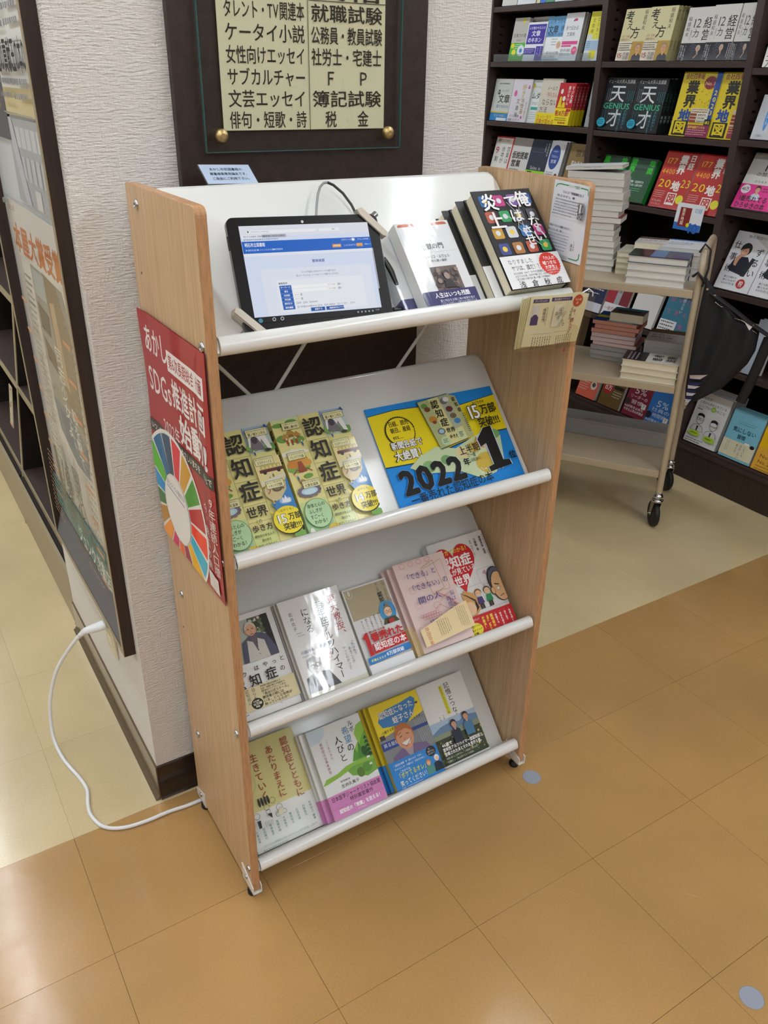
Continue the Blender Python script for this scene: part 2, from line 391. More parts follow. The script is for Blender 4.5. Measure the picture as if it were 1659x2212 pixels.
# ================================================================ THE SETTING
T0 = 0.305; TX = 0.345; TY = 0.0325
fl = struct(box('floor', -5, -6, -.02, 7, 7, -.0024, M['grout']))
def tiles():
    me = {}
    for k, g in (('brown', .0006), ('beige', .00025)):
        b = MB(); h = T0/2-g/2; e = .0003
        vs = [(-h, -h, -.0024), (h, -h, -.0024), (h, h, -.0024), (-h, h, -.0024), (-h, -h, -e), (h, -h, -e), (h, h, -e), (-h, h, -e), (-h+e, -h+e, 0), (h-e, -h+e, 0), (h-e, h-e, 0), (-h+e, h-e, 0)]
        b.add(vs, [(0, 1, 5, 4), (1, 2, 6, 5), (2, 3, 7, 6), (3, 0, 4, 7), (4, 5, 9, 8), (5, 6, 10, 9), (6, 7, 11, 10), (7, 4, 8, 11), (8, 9, 10, 11)])
        o = b.build('floor_tile', M[k], fl); me[k] = o
    first = dict(brown=True, beige=True)
    def put(k, x, y):
        if first[k]: o = me[k]; first[k] = False
        else: o = me[k].copy(); COL.objects.link(o); o.parent = fl
        o.location = (x, y, random.uniform(-.00012, 0))
    def vis(x, y):      # tiles the photograph can show singly
        return -1.0 < x < 2.75 and -1.05 < y < 2.9 and (y < 1.7 or x < .2 or x > 1.1)
    rest = dict(brown=MB(), beige=MB())
    for i in range(-17, 21):
        for j in range(-19, 22):
            x, y = TX+(i+.5)*T0, TY+(j+.5)*T0
            if not (-4.9 < x < 6.9 and -5.9 < y < 6.9): continue
            k = 'beige' if y > TY+T0 and j >= 1 else 'brown'
            if vis(x, y): put(k, x, y)
            else: h = T0/2-.0004; rest[k].add([(x-h, y-h, 0), (x+h, y-h, 0), (x+h, y+h, 0), (x-h, y+h, 0)], [(0, 1, 2, 3)])
    for k in rest: o = rest[k].build('distant_tiles', M[k], fl); o['kind'] = 'stuff'
tiles()
ce = struct(box('ceiling', -5, -6, CEIL, 7, 7, CEIL+.05, M['ceiling']))
struct(box('wall_far', -5, 6.95, 0, 7, 7, CEIL, M['store'])); struct(box('wall_near', -5, -6, 0, 7, -5.95, CEIL, M['store_dark']))
struct(box('wall_left', -5, -6, 0, -4.95, 7, CEIL, M['store'])); struct(box('wall_right', 6.95, -6, 0, 7, 7, CEIL, M['store']))
PX0, PX1, PY0, PY1 = -.070, .722, .351, 1.10
wb = struct(box('wall_back', PX0, PY0, 0, PX1, PY1, CEIL, M['wall']))
def skirting():
    b = MB(); z = .096; e = .004
    b.prism([(PX0+.002, 0), (PX0+.002, z), (PX0+.004, z)] and [(PY0-e, .004), (PY0-e, z-.002), (PY0-e+.002, z), (PY0, z), (PY0, .001), (PY0-e-.004, .001)], PX0-.001, PX1, 0)
    o = struct(b.build('baseboard_front', M['baseboard']))
    b = MB(); b.prism([(PX0-e, .010), (PX0-e, z-.002), (PX0-e+.002, z), (PX0, z), (PX0, .001), (PX0-e-.009, .001), (PX0-e-.004, .004)], PY0-e, PY1, 1)
    struct(b.build('baseboard_left', M['baseboard2']))
skirting()
# ceiling lamps
def lamp():
    t = thing('ceiling_lamp', 'long white fluorescent ceiling lamp', 'lamp', Matrix.Translation((0, 0, CEIL)), 'rows of fluorescent ceiling lamps')
    b = MB(); b.box(-.09, -.64, -.05, .09, .64, -.0005); b.build('housing', M['lampbody'], t)
    b = MB(); b.prism([(-.045, -.0505), (.045, -.0505), (.043, -.068), (.035, -.083), (.020, -.093), (0, -.096), (-.020, -.093), (-.035, -.083), (-.043, -.068)], -.62, .62, 1); b.build('diffuser', M['lamp'], t)
    return t
L0 = lamp(); first = True
for x in ROWX:
    for y in ROWY:
        if x == 1.4 and y == 1.3: continue
        m4 = Matrix.Translation((x, y, CEIL))
        lab = 'long white ceiling lamp in the %s row, %s' % ({-2.4: 'far left', -.5: 'left', 1.4: 'middle', 3.4: 'right'}[x], dict(zip(ROWY, ('first from the near wall', 'second from the near wall', 'third from the near wall', 'just behind the viewer', 'over the rack', 'over the pillar', 'beyond the pillar', 'second from the far wall', 'first from the far wall')))[y])
        if first: L0.matrix_world = m4; first = False; L0['label'] = lab
        else: copy_thing(L0, m4, lab)

# ================================================================ SIGN BOARD ON THE PILLAR
SB = thing('sign_board', 'dark brown sign panel with glazed yellow genre list on the pillar', 'sign', fY((.103, PY0-.018, .30)))
box('backing_board', 0, 0, -.0175, .467, 2.0, 0, M['darkwood'], SB, .0015)
def signprint():
    gx0, gz0, gw, gh = .042, 1.034, .364, .75; zz = .0305
    # paper behind the glass: x .107-.388+..., bottom at z
    w, h = .301, .60
    p = MB(); px, pz = .075, 1.0645
    p.box(px, pz, .004, px+w, pz+h, .005); p.build('paper_sheet', M['signpaper'], SB)
    a = Art(w, h, .0054)
    yb = a.H; row = 10.25
    left = ['俳句・短歌・詩', '文芸エッセイ', 'サブカルチャー', '女性向けエッセイ', 'ケータイ小説', 'タレント・TV関連本', '児童文学']
    right = ['税　金', '簿記試験', 'Ｆ　Ｐ', '社労士・宅建士', '公務員・教員試験', '就職試験', '資格']
    for k, s in enumerate(left): a.T(s, 3.5, yb-(k+1)*row+.7, 8.9, '38302c', W=46, b=.012)
    for k, s in enumerate(right):
        if '　' in s:
            q = s.replace('　', ''); a.T(q[0], 61, yb-(k+1)*row+.7, 8.9, '38302c', b=.012, sx=.85); a.T(q[1], 82, yb-(k+1)*row+.7, 8.9, '38302c', b=.012, sx=.85)
        else: a.T(s, 53, yb-(k+1)*row+.7, 8.9, '38302c', W=45, b=.012)
    a.R(51.2, 0, 51.6, a.H, '5a5348'); a.R(52, yb-6.05*row-.2, 100, yb-6.05*row+.2, '5a5348')
    o = a.mb.build('lettering', M['prlow'], SB)
    o.location = (px, pz, 0)
    g = MB(); g.box(gx0, gz0, .0062, gx0+gw, gz0+gh, .0112); g.build('glass_pane', M['glass'], SB)
    e = MB(); e.box(gx0-.0015, gz0-.0015, .006, gx0+gw, gz0, .0116); e.box(gx0-.0015, gz0, .006, gx0, gz0+gh, .0116); e.box(gx0+gw, gz0, .006, gx0+gw+.0015, gz0+gh, .0116)
    e.build('glass_edge', M['glassedge'], SB)
    for x in (.066, .379):
        b = MB(); b.lathe([(.0095, .011), (.0105, .014), (.0105, .019), (.0085, .022), (.004, .0235)], 16, (x, 1.058, 0)); b.build('brass_stud', M['brass'], SB)
M['signpaper'] = mat('yellow_sign_paper', (235, 232, 198), .7)
signprint()

# ================================================================ THE RACK
W, D, H, TH, Z0 = .6873, .2965, 1.272, .0158, .027
RK = thing('display_rack', 'four tier beech and white steel book display rack', 'rack', Matrix.Translation((0, 0, 0)))
def side_panel(x0, x1):
    b = MB(); r = .016; pts = []
    for cy, cz, a0 in ((r*.9, Z0+H-r*.9, 90), (D-r*.5, Z0+H-r*.5, 0)):
        rr = r*.9 if a0 == 90 else r*.5
        seg = [(cy+rr*math.cos(math.radians(t)), cz+rr*math.sin(math.radians(t))) for t in ([180-15*k for k in range(7)] if a0 == 90 else [90-15*k for k in range(7)])]
        pts += seg
    pts += [(D, Z0), (0, Z0)]
    e = .0012
    b.prism(pts, x0+e, x1-e, 0, 1)
    cy = sum(p[0] for p in pts)/len(pts); 
    def ins(p, d): return (min(max(p[0], d), D-d) if True else 0, min(max(p[1], Z0+d), Z0+H-d))
    for xa, xb in ((x0+e, x0), (x1-e, x1)):
        n = len(pts); vs = [(xa, *p) for p in pts]+[(xb, *ins(p, e)) for p in pts]
        fs = [[i, (i+1) % n, n+(i+1) % n, n+i] for i in range(n)]
        b.add(vs, fs, 1); b.add(vs, [list(range(n, 2*n))], 0)
    return b.build('side_panel', [M['beech'], M['beech_edge']], RK)
side_panel(0, TH); side_panel(W-TH, W)
LIP = [1.12, .775, .430, .085]; SL = 1.08; A0 = math.atan(SL)
def shelf(lz):
    th = .0012; x0, x1 = TH+.005, W-TH-.005
    prof = [(.252, lz-.025+SL*(.245-.063)-.004), (.2475, lz-.025+SL*(.245-.063)+.002), (.243, lz-.025+SL*(.243-.063)), (.0575, lz-.0305), (.0553, lz-.0322), (.053, lz-.0315),
            (.023, lz+.001), (.0185, lz+.0062), (.0135, lz+.0085), (.0075, lz+.0075), (.003, lz+.003), (.0005, lz-.003), (.0003, lz-.009), (.003, lz-.0150), (.007, lz-.0168)]
    def off(pr, d):
        out = []
        for i, p in enumerate(pr):
            a = pr[max(i-1, 0)]; c = pr[min(i+1, len(pr)-1)]; dx, dy = c[0]-a[0], c[1]-a[1]; l = math.hypot(dx, dy)
            out.append((p[0]+dy/l*d*-1, p[1]+dx/l*d))
        return out
    in_ = off(prof, th); b = MB(); n = len(prof)
    rows = []
    for pr in (prof, in_):
        row = []
        for x, cut in ((x0, 1), (x0+.004, .35), (x0+.010, .08), (x0+.018, 0), (x1-.018, 0), (x1-.010, .08), (x1-.004, .35), (x1, 1)):
            r = []
            for i, p in enumerate(pr):
                if i < 3 and cut: q = (p[0]-cut*.014, p[1]-cut*.015)
                else: q = p
                r.append((x, q[0], q[1]))
            row.append(r)
        rows.append(row)
    for s, row in enumerate(rows):
        vs = [v for r in row for v in r]; fs = []
        for k in range(len(row)-1):
            for i in range(n-1):
                f = (k*n+i, k*n+i+1, (k+1)*n+i+1, (k+1)*n+i); fs.append(f if s else f[::-1])
        b.add(vs, fs, sm=True)
    vs = [v for row in rows for r in row for v in r]; N = len(rows[0]); fs = []
    for k in (0, N-1):
        for i in range(n-1): fs.append((k*n+i, k*n+i+1, (N+k)*n+i+1, (N+k)*n+i))
    for i in (0, n-1):
        for k in range(N-1): fs.append((k*n+i, (k+1)*n+i, (N+k+1)*n+i, (N+k)*n+i))
    b.add(vs, fs)
    s = b.build('shelf', M['white_metal'], RK)
    for x in (TH, x1-.0004):      # end tabs bolted to the panels, just behind the lip
        t = MB(); t.prism([(.004, lz-.012), (.010, lz+.004), (.024, lz-.001), (.050, lz-.030), (.046, lz-.040), (.010, lz-.018)], x+.0002, x+.005, 0)
        t.build('end_tab', M['white_metal'], RK)
    return s
for lz in LIP: shelf(lz)
def screw(y, z, x=0, sg=-1):
    b = MB(); b.lathe([(.0078, 0), (.0078, sg*.0015), (.0062, sg*.0034), (.0030, sg*.0042), (.0028, sg*.0030)], 16, (x, y, z), 0); return b.build('screw', M['steel'], RK)
for y, z in ((.246, 1.272), (.246, .927), (.246, .584), (.246, .24), (.014, 1.116), (.012, .776), (.013, .426), (.011, .083)): screw(y, z)
for y, z in ((.246, 1.274), (.246, .24)): screw(y, z, W, 1)
for y, z in ((.262, 1.170), (.262, .500)):
    b = MB(); b.lathe([(.0022, 0), (.0022, -.0004)], 10, (0, y, z), 0); b.build('peg_hole', M['black'], RK)
def foot(x0, x1, y0):
    s = 1 if y0 < .1 else -1; ya = y0-.005*s; yb = y0+.047*s; zt = .064
    t = .0016
    for xa, xb in ((x0-t, x0), (x1, x1+t)):
        b = MB(); b.prism([(ya, .024), (ya, .043), (yb-.001*s, zt), (yb, zt), (yb, .024)], xa, xb, 0); b.build('foot_bracket', M['white_metal'], RK)
    box('foot_plate', x0-t, min(ya, yb), .0235, x1+t, max(ya, yb), .0252, M['white_metal'], RK)
    b = MB(); b.lathe([(.010, 0), (.011, .002), (.011, .010), (.004, .012), (.004, .0235)], 16, ((x0+x1)/2, (ya+yb)/2, 0)); b.build('glide_foot', M['rubber'], RK)
    b = MB(); sx = x0-t; b.lathe([(.0052, 0), (.0052, -.0012), (.0035, -.0028)], 12, (sx, (ya+yb)/2+.005*s, .046), 0); b.build('screw', M['steel'], RK)
for x0, x1 in ((0, TH), (W-TH, W)):
    for y in (0, D): foot(x0, x1, y)
def brace():
    yb = .285
    for pts in ([(TH+.001, yb, 1.115), (W-TH-.001, yb, .365)], [(W-TH-.001, yb+.008, 1.13), (TH+.001, yb+.008, .37)], [(.375, yb-.008, 1.13), (TH+.001, yb-.008, .668)]):
        b = MB(); b.tube(pts, .0035, 10); b.build('brace_rod', M['white_metal'], RK)
brace()

# ---------------------------------------------------------------- things on the rack shelves
ct, st = math.cos(A0), math.sin(A0)
def onshelf(s, x, v=.055, h=.0016, rot=0):
    """frame on the sloping plate of tier s: x along the rack, y up the slope"""
    lz = LIP[s]; o = Vector((x, .02+v*ct-h*st, lz-.025+SL*(.02-.063)+v*st+h*ct))
    m = frame(o, (1, 0, 0), (0, ct, st))
    return m @ Matrix.Rotation(math.radians(rot), 4, 'Z')

# ================================================================ COVER ARTWORK
def house(a, x, y, k): a.poly([(x-k, y), (x, y-k*1.1), (x+k, y)], 'b58a3c'); a.R(x-k*.5, y, x+k*.5, y+k*.5, '8a6a3a')
def person(a, x, y, k, c='b5482e'):
    a.C(x, y, k*.28, 'f0d6c0', n=10); a.poly([(x-k*.35, y+k*1.3), (x-k*.22, y+k*.3), (x+k*.22, y+k*.3), (x+k*.35, y+k*1.3)], c)
    a.L([(x-k*.12, y+k*1.3), (x-k*.12, y+k*1.8)], k*.12, '3a3a40'); a.L([(x+k*.12, y+k*1.3), (x+k*.12, y+k*1.8)], k*.12, '3a3a40')
def label_(a, x, y, w, t1, t2, rot=0):
    a.R(x-.5, y-.5, x+w+.5, y+9.5, '6a6a50'); a.R(x, y, x+w, y+9, 'f4efb8'); a.T(t1, x+1, y+.6, 2.6, '333326', W=w-2); a.T(t2, x+2, y+4, 4.2, '26261e', W=w-4, b=.02)
def art_map(num):
    def f(a):
        Hh = a.H
        a.R(0, 0, 100, Hh, 'efe69a'); a.R(0, Hh*.72, 36, Hh, 'cfe39a'); a.R(0, Hh*.84, 36, Hh, 'a9d3a0'); a.R(36, Hh*.84, 66, Hh, 'dbe596')
        a.R(66, 0, 100, Hh*.05, 'a9c6e2'); a.R(66, Hh*.05, 100, Hh*.22, 'c9d9d0'); a.R(0, 0, 36, 4, 'd8e2b0')
        # left column
        for x, y, rx, ry in ((8, 8, 8, 3), (26, 6, 8, 3.4), (8, 26, 8, 5), (28, 30, 8, 5)): a.C(x, y, rx, '6fa34a', ry)
        for x, y, k in ((12, 26, 6), (20, 22, 7), (28, 25, 6)): house(a, x, y, k)
        for x in (13, 19, 25): person(a, x, 27, 5, 'a8442c')
        person(a, 31, 33, 4, '3a5aa0'); a.poly([(0, 44), (14, 41), (33, 44), (36, 48), (0, 49)], 'f7f3e2')
        a.C(16, 66, 15, '7fae4f', 6); a.C(18, 56, 13, 'd89a3a', 7); a.C(9, 61, 7, 'd08a34', 5); a.C(27, 61, 7, 'e0a548', 5); a.poly([(13, 72), (16, 58), (21, 58), (25, 72)], '9a4a2c'); a.L([(6, 73), (12, 68), (18, 72), (26, 68), (31, 73)], 1.4, '8a4026')
        person(a, 10, 75, 4, '2f6f9a'); a.C(24, 78, 6, '6fa34a', 3); a.C(14, 84, 4, '9a7a4a', 3.2); a.C(14, 82.6, 3, 'b8955e', 2)
        for k in range(12): t = k*math.pi/6; a.C(18+12.5*math.cos(t), 97+6*math.sin(t), 3.6, '7b6f78', 2.6, 8)
        a.C(18, 97, 11, 'b8dcee', 4.6); a.C(18, 97.6, 8, 'cfe9f4', 3)
        person(a, 32, 92, 4, '7a6a8a'); label_(a, 12, 7, 22, '人の顔がわからなくなる', '顔無し族の村'); label_(a, 6, 46, 22, 'ないはずのものが見える', 'パレイドリアの森'); label_(a, 12, 84, 22, '入るたびにお湯が変わる', '七変化温泉')
        a.C(19, 126, 17.6, '5f7a58', 18.6); a.C(19, 126, 17, 'b9dcaa', 18)
        for k, t in enumerate(('身体と心の', 'ふしぎが', 'すごーく', 'わかる！')): a.T(t, 7 if k != 3 else 10, 113+k*7, 5.6, '30362c', W=(24, 18, 18, 20)[k], b=.02)
        a.C(33, 148, 8, 'e5c24a', 5); a.C(26, 150, 5, 'd8b040', 3); a.C(4, 147, 3, 'f2f2ea', 5)
        # centre column
        for y in (35.6, 65.5, 95.5, 116.5): a.R(36, y, 66, y+.35, '6a6a50')
        a.R(35.7, 0, 36.1, Hh, '6a6a50'); a.R(66, 0, 66.4, Hh, '6a6a50')
        for k, ch in enumerate('認知症'): a.T(ch, 37.6, 5.5+k*30, 26.5, '2b2a24', b=.028)
        a.T('世界', 37.5, 97.5, 14.5, '2b2a24', W=27, b=.026); a.C(51, 116.6, 3.2, 'e9e79a'); a.T('の', 48.4, 113.8, 5.2, '2b2a24', b=.03)
        a.T('歩き方', 38, 120, 9, '2b2a24', W=26, b=.026)
        for k, t in enumerate(('認知症のある人の', '頭の中を', 'のぞいてみたら？')): a.T(t, (38, 45, 39)[k], 132+k*6, 3.6, '3a3a32', W=(25, 12, 24)[k], b=.02)
        # right column: tunnel, bus, sea
        a.C(72, 27, 8, '78ab52', 5); a.C(94, 30, 8, '6a9a4a', 5); a.poly([(68, 26), (70, 12), (78, 7), (92, 12), (96, 32), (91, 32), (86, 18), (80, 30)], 'f4f4f2')
        a.poly([(69, 30), (73, 15), (81, 15), (87, 31)], '77737b'); a.C(77, 18, 4, '4a474f', 5); a.C(90, 33, 4, '3c3a40', 2); label_(a, 69, 4.5, 27, 'あるかないかわからなくなる', '服ノ袖トンネル'); a.poly([(93, 3), (96, 0), (99, 6)], '3a5a9a'); person(a, 72, 32, 3.6, '3a5aa0')
        a.poly([(66, 46), (100, 42), (100, 74), (66, 78)], 'efe2a0'); a.R(72, 52, 98, 58, 'c8b878'); a.R(70, 57, 100, 61, '6a2f35'); a.C(76, 61, 2.4, '2a2a2a'); a.C(94, 61, 2.4, '2a2a2a')
        for k in range(5): a.R(74+k*5, 53.4, 77+k*5, 56.4, 'eadf90')
        label_(a, 68, 42, 23, '降りどきがわからなくなる', 'ミステリーバス'); person(a, 80, 63, 3.4, 'e8e0d0'); person(a, 85, 63.4, 3.4, '7a7a60')
        a.C(84, 86, 17, 'd8c896', 13); a.poly([(66, 72), (100, 66), (100, 70), (66, 76)], 'e6e2d0')
        a.poly([(70, 100), (84, 97), (95, 86), (97, 76), (100, 70), (100, 118), (76, 112)], '3f86c8'); a.C(89, 100, 8, '9cc4e6', 4); a.poly([(84, 102), (86, 95), (88, 99), (90, 93), (92, 99), (95, 97), (95, 103)], 'f2f5f8')
        a.C(84, 83, 6.4, '6a5a48', 4.4); a.C(84, 82.4, 4.2, '8a745c', 3); a.C(91, 84, 2, '7a6a50', 1.4); a.L([(72, 78), (75, 84), (71, 88)], 1.5, 'b06a54'); label_(a, 72, 73, 22, 'あっという間に時が経つ', 'トキシラズ宮殿')
        person(a, 74, 96, 4, 'c8b070'); a.C(94, 144, 9, '7aae55', 4)
        a.C(85, 124.6, 19.5, '2b2a1c', 17.5); a.C(84.6, 123.6, 19, 'f5e13a', 17); a.poly([(66, 112), (64, 108), (71, 112)], 'f5e13a')
        a.T('＼はやくも／', 73, 109.4, 3.8, '2b2a24', W=24); a.T(num, 68, 113, 15, '2b2a24', b=.045, W=16); a.T(num, 68.6, 113.2, 15, 'ffffff', b=.014, W=15); a.T('万部', 85, 116, 9, '2b2a24', W=16, b=.03); a.T('突破!!!', 75, 127, 9.4, '2b2a24', W=24, b=.03)
    return f
def art_blue(a):       # landscape show card, 29 x 20.6 cm -> H about 70
    Hh = a.H
    a.R(0, 0, 100, Hh, '1e8fe6')
    up = [(0, 5.5), (20, 4.2), (40, 5.2), (52, 8), (70, 9.4), (100, 6.5)]; lo = [(100, 32), (80, 31.5), (60, 34.6), (40, 38), (20, 41), (0, 40)]
    a.poly([(x, y-.5) for x, y in up]+[(x, y+.8) for x, y in lo], '123a5a'); a.poly(up+lo, 'f7e11c')
    for k in range(40): t = k*math.pi/20; a.C(19+10.4*math.cos(t), 19+9.6*math.sin(t), .9, '3a3a20', n=8)
    a.C(19, 19, 10.2, 'f7e11c', 9.4)
    for k, t in enumerate(('日経、読売', '朝日、産経', 'etc…')): a.T(t, 12, 11.4+k*4.4, 3.8, '28281c', W=(15, 15, 8)[k], b=.03)
    for t, y, w, sz in (('新聞各紙で', 25, 24, 5.6), ('大絶賛！', 31.5, 24, 7)):
        a.T(t, 8.2, y, sz, '28281c', W=w, b=.075); a.T(t, 8.6, y, sz, 'ffffff', W=w-.8, b=.03)
    # island of pictures
    a.poly([(16, 44), (26, 38), (40, 34), (54, 38), (70, 33), (84, 30), (92, 36), (88, 52), (78, 60), (66, 62), (52, 54), (40, 52), (26, 50)], 'cfe0b4')
    for x, y, r, c in ((30, 46, 5, '8cbc7a'), (44, 44, 4, '7aae6a'), (58, 42, 5, 'e6d6a0'), (68, 40, 5, 'd8c060'), (76, 38, 6, 'e8dcc0'), (74, 52, 9, 'd6b94c'), (82, 46, 5, 'b9a05a'), (88, 34, 4, '7aae6a')): a.C(x, y, r, c, r*.8)
    for k in range(22): a.C(66+k*.9, 58-abs(k-11)*.15+math.sin(k*2)*2, .5, 'f4f0e4', n=6)
    a.poly([(68, 40), (72, 33), (76, 42)], 'c89a3a')
    a.T('2022', 5, 41.5, 22, 'c8dcf0', W=50, b=.06, rot=-3.0); a.T('2022', 5, 41.5, 22, '141414', W=50, b=.055, rot=-3.0)
    a.T('年', 55.5, 46, 5.5, '141414', b=.03, rot=-3); a.T('上半期', 55, 37.6, 6.4, '141414', W=17, rot=-3, b=.01); a.T('で一番', 60, 43, 3.4, '3a3a2a', W=7); a.T('（日販調べ）', 60, 47, 2.6, '3a3a2a', W=11)
    [a.poly([(x+o, y+(o if 0 else 0)) for x, y in ((72.5, 35.5), (80, 28.6), (86.5, 28), (86.5, 53), (91.5, 53.6), (92, 57.4), (73.5, 59), (73.2, 55.6), (78, 54.6), (78, 39.5), (73, 41))], c) for o, c in ((-.7, 'c8dcf0'), (.7, 'c8dcf0'), (0, '141414'))]; a.T('位', 92.5, 48, 5.8, '141414', b=.03)
    a.T('一番売れた認知症の本', 8, 61.5, 7.4, '141414', W=66, b=.006, rot=-3)
    # picture of the book on the card
    bx = [(38, 2.6), (62, 0.4), (66, 33), (43, 36.4)]
    a.poly([(37.4, 2.2), (62.6, -.2), (66.6, 33.4), (43, 37)], '3a4a3a'); a.poly(bx, 'e3df9c'); a.poly([(62, .4), (68, 2.6), (71.5, 32), (66, 33)], 'c2c48c')
    a.poly([(38, 2.6), (46.5, 1.8), (51, 35.2), (43, 36.4)], 'b8c08a'); a.poly([(54.5, 1.1), (62, .4), (65, 24), (58, 25.5)], 'b3bfa4')
    for x, y, r, c in ((42, 6, 2.6, '6a9a4a'), (43.5, 8.5, 2.4, '7a4a30'), (45, 16, 3.2, 'c98a34'), (45.5, 18, 1.6, '8a4026'), (48, 25, 3, '6f6a78'), (48, 25, 2, 'a8cfe0'), (58, 5, 3, '77737b'), (60, 4, 2.4, 'eeeeea'), (60, 11, 2.8, '6a3038'), (61, 16, 2.6, '7a6a50'), (62.8, 20, 2.6, '4a8ac4')): a.C(x, y, r, c, r*.75, 12)
    for k, ch in enumerate('認知症'): a.T(ch, 47+k*1.2, 3+k*6.6, 6.2, '26261e', b=.03)
    a.T('世界', 51.6, 23.4, 3.6, '26261e', W=7, b=.03); a.T('歩き方', 52.4, 28.6, 2.6, '26261e', W=7, b=.03)
    a.C(48.4, 32, 3.4, 'c3ddb0', 3.2); a.C(61.6, 29.6, 3.2, 'd8e6b8', 3.6); a.lines(46.6, 30.6, 3.6, 3, 1, '3a4030'); a.lines(60, 28, 3.4, 4, 1, '3a4030')
    for k, ch in enumerate('認知症'): a.T(ch, 64+k*.9, 3.4+k*4, 3.2, '26261e', b=.03, sx=.8)
    a.lines(68, 16, 2, 10, 1.4, '3a4030')
    for t, x, y, w, sz in (('おどろきの', 78, 9.6, 10, 2.4), ('突破!!!', 77, 21.4, 18, 7.4), ('万部', 82, 12.6, 13.5, 7.4)): a.T(t, x, y, sz, '1c1c14', W=w, b=.03, rot=-1.5)
    a.T('15', 70.5, 10, 13, '1c1c14', W=11.5, b=.06, rot=-1.5); a.T('15', 70.8, 10.1, 13, 'ffffff', W=11, b=.02, rot=-1.5)
def art_oldman(a):
    Hh = a.H; a.R(0, 0, 100, Hh, 'ececea')
    a.R(8, 8, 90, 72, 'b9bdb2'); a.R(58, 8, 90, 60, '6a7058')
    for k in range(60): a.C(60+random.random()*28, 10+random.random()*40, 1+random.random()*3, random.choice(('3e4834', 'a8b090', 'd8dacb', '55603f')), n=8)
    a.R(80, 8, 90, 72, '2c2a28'); a.R(8, 56, 30, 72, '5a5a55')
    D = 20; q = lambda pts: [(x+D, y) for x, y in pts]
    a.poly(q([(14, 72), (20, 42), (34, 34), (46, 32), (60, 38), (68, 58), (70, 72)]), '55566a'); a.poly(q([(22, 72), (28, 40), (36, 44), (44, 40), (54, 46), (56, 72)]), 'cfccc4'); a.poly(q([(34, 36), (40, 60), (46, 35)]), '6a5f68')
    a.C(38+D, 24, 9, 'd8d4cc', 10.5); a.C(38+D, 26, 7.8, 'dcab8a', 9); a.R(33+D, 24, 36+D, 25, '3a2a24'); a.R(40+D, 24, 43+D, 25, '3a2a24'); a.poly(q([(37, 30), (38, 26), (39.6, 30)]), 'c08f70'); a.R(36+D, 32, 41+D, 33, '8a5040'); a.C(29.8+D, 27, 1.4, 'cf9f80', 2.4); a.C(46.2+D, 27, 1.4, 'cf9f80', 2.4)
    for k in range(4): a.C(41+D, 46+k*6, .8, '4a4440', n=8)
    for k, (t, x, y) in enumerate((('ボ', 8, 84), ('ク', 24, 82), ('は', 44, 78), ('や', 59, 77), ('っ', 73, 77), ('と', 86, 76))): a.T(t, x, y, 8.5, '26241f', b=.01)
    a.T('認', 6, 91, 19, '26241f', b=.02); a.T('知', 32, 89, 19, '26241f', b=.02); a.T('症', 58, 87, 19, '26241f', b=.02); a.T('の', 82, 90, 9, '26241f', b=.01)
    a.R(0, 107, 100, 140, 'e0d2a8')
    for k, t in enumerate(('自らも', '認知症に', 'なった専門医が、')): a.T(t, 30-k*10, 108, (6.2, 5.8, 4.2)[k], '3a3226', v=True, pitch=1)
    for k, t in enumerate(('予防策や歴史的経緯から、', '社会・医療が果たす役割まで、', '認知症のすべてがここにある。')): a.T(t, 44, 108.5+k*3.6, 3.1, '2a261e', W=(36, 42, 42)[k], b=.02)
    for k, t in enumerate(('「長谷川式スケール」', '開発者の眼には', 'いま、どんな世界が', '映っているのか？')): a.T(t, 43, 119.4+k*5, 4.8, '2a261e', W=(46, 34, 46, 42)[k], b=.02)
    a.C(33, 132, 9, '26221c', 8); a.T('大反響！', 27, 126.6, 3, 'f0e8d0', W=12, b=.02); a.T('12万部', 26, 130, 4, 'f0e8d0', W=14, b=.04); a.T('突破', 29, 134.4, 3.2, 'f0e8d0', b=.03)
    a.R(3, 138, 14, 138.6, '4a4438'); a.R(3, 143, 16, 143.8, '4a4438'); a.T('穴', 66, 141.4, 3.4, '3a3a38')
def art_todai(a):
    a.R(0, 0, 100, a.H, 'ebecee'); a.R(6, 72, 100, a.H-7, 'eff0f2'); a.R(0, a.H-7, 100, a.H, 'd9d6c4')
    a.T('東大教授、', 77, 10, 14, 'b02a34', v=True, b=.008); a.T('若年性アルツハイマー', 55, 14, 13, '26262a', v=True, sp=.92, b=.01); a.T('になる', 30, 18, 13, '26262a', v=True, b=.008)
    a.T('若井克子', 11, 19, 6.4, '3a3a40', v=True, sp=1.15); a.T('Wakai', 14, 50, 3, '5a5a60'); a.T('Katsuko', 15, 54, 3, '5a5a60')
    a.T('元脳外科医', 10, 78, 5, '2a5290', W=30); a.T('若井 晋', 42, 76, 6.6, '24508e', W=20, b=.02); a.T('アルツハイマー病と診断される。', 10, 85, 4, '2a5290', W=52); a.T('50代で認知症', 34, 92, 4, 'b03a44', W=24); a.T('となった彼は、', 35, 97, 4, 'b03a44', W=24); a.T('何を見たのか？', 35, 102, 4, 'b03a44', W=24)
    a.poly([(4, 140), (6, 118), (22, 112), (44, 116), (56, 140)], '46464a'); a.poly([(20, 116), (26, 140), (34, 140), (32, 114)], 'e0e0e2'); a.C(24, 103, 11, '77777a', 12); a.C(25, 106, 9.4, 'c2c0be', 11); a.poly([(13, 104), (15, 92), (26, 89), (36, 96), (34, 99), (20, 98)], '8a8a8c'); a.ring(21, 104, 3, .7, '4a4a4c'); a.ring(29, 103, 3, .7, '4a4a4c'); a.poly([(22, 111), (31, 109.6), (27, 114)], 'f4f4f4')
    a.T('「私は私で', 89, 84, 5, '3a4668', v=True); a.T('あることが', 82, 94, 5, '3a4668', v=True); a.T('やっとわかった」', 74, 91, 5, '3a4668', v=True, sp=.95)
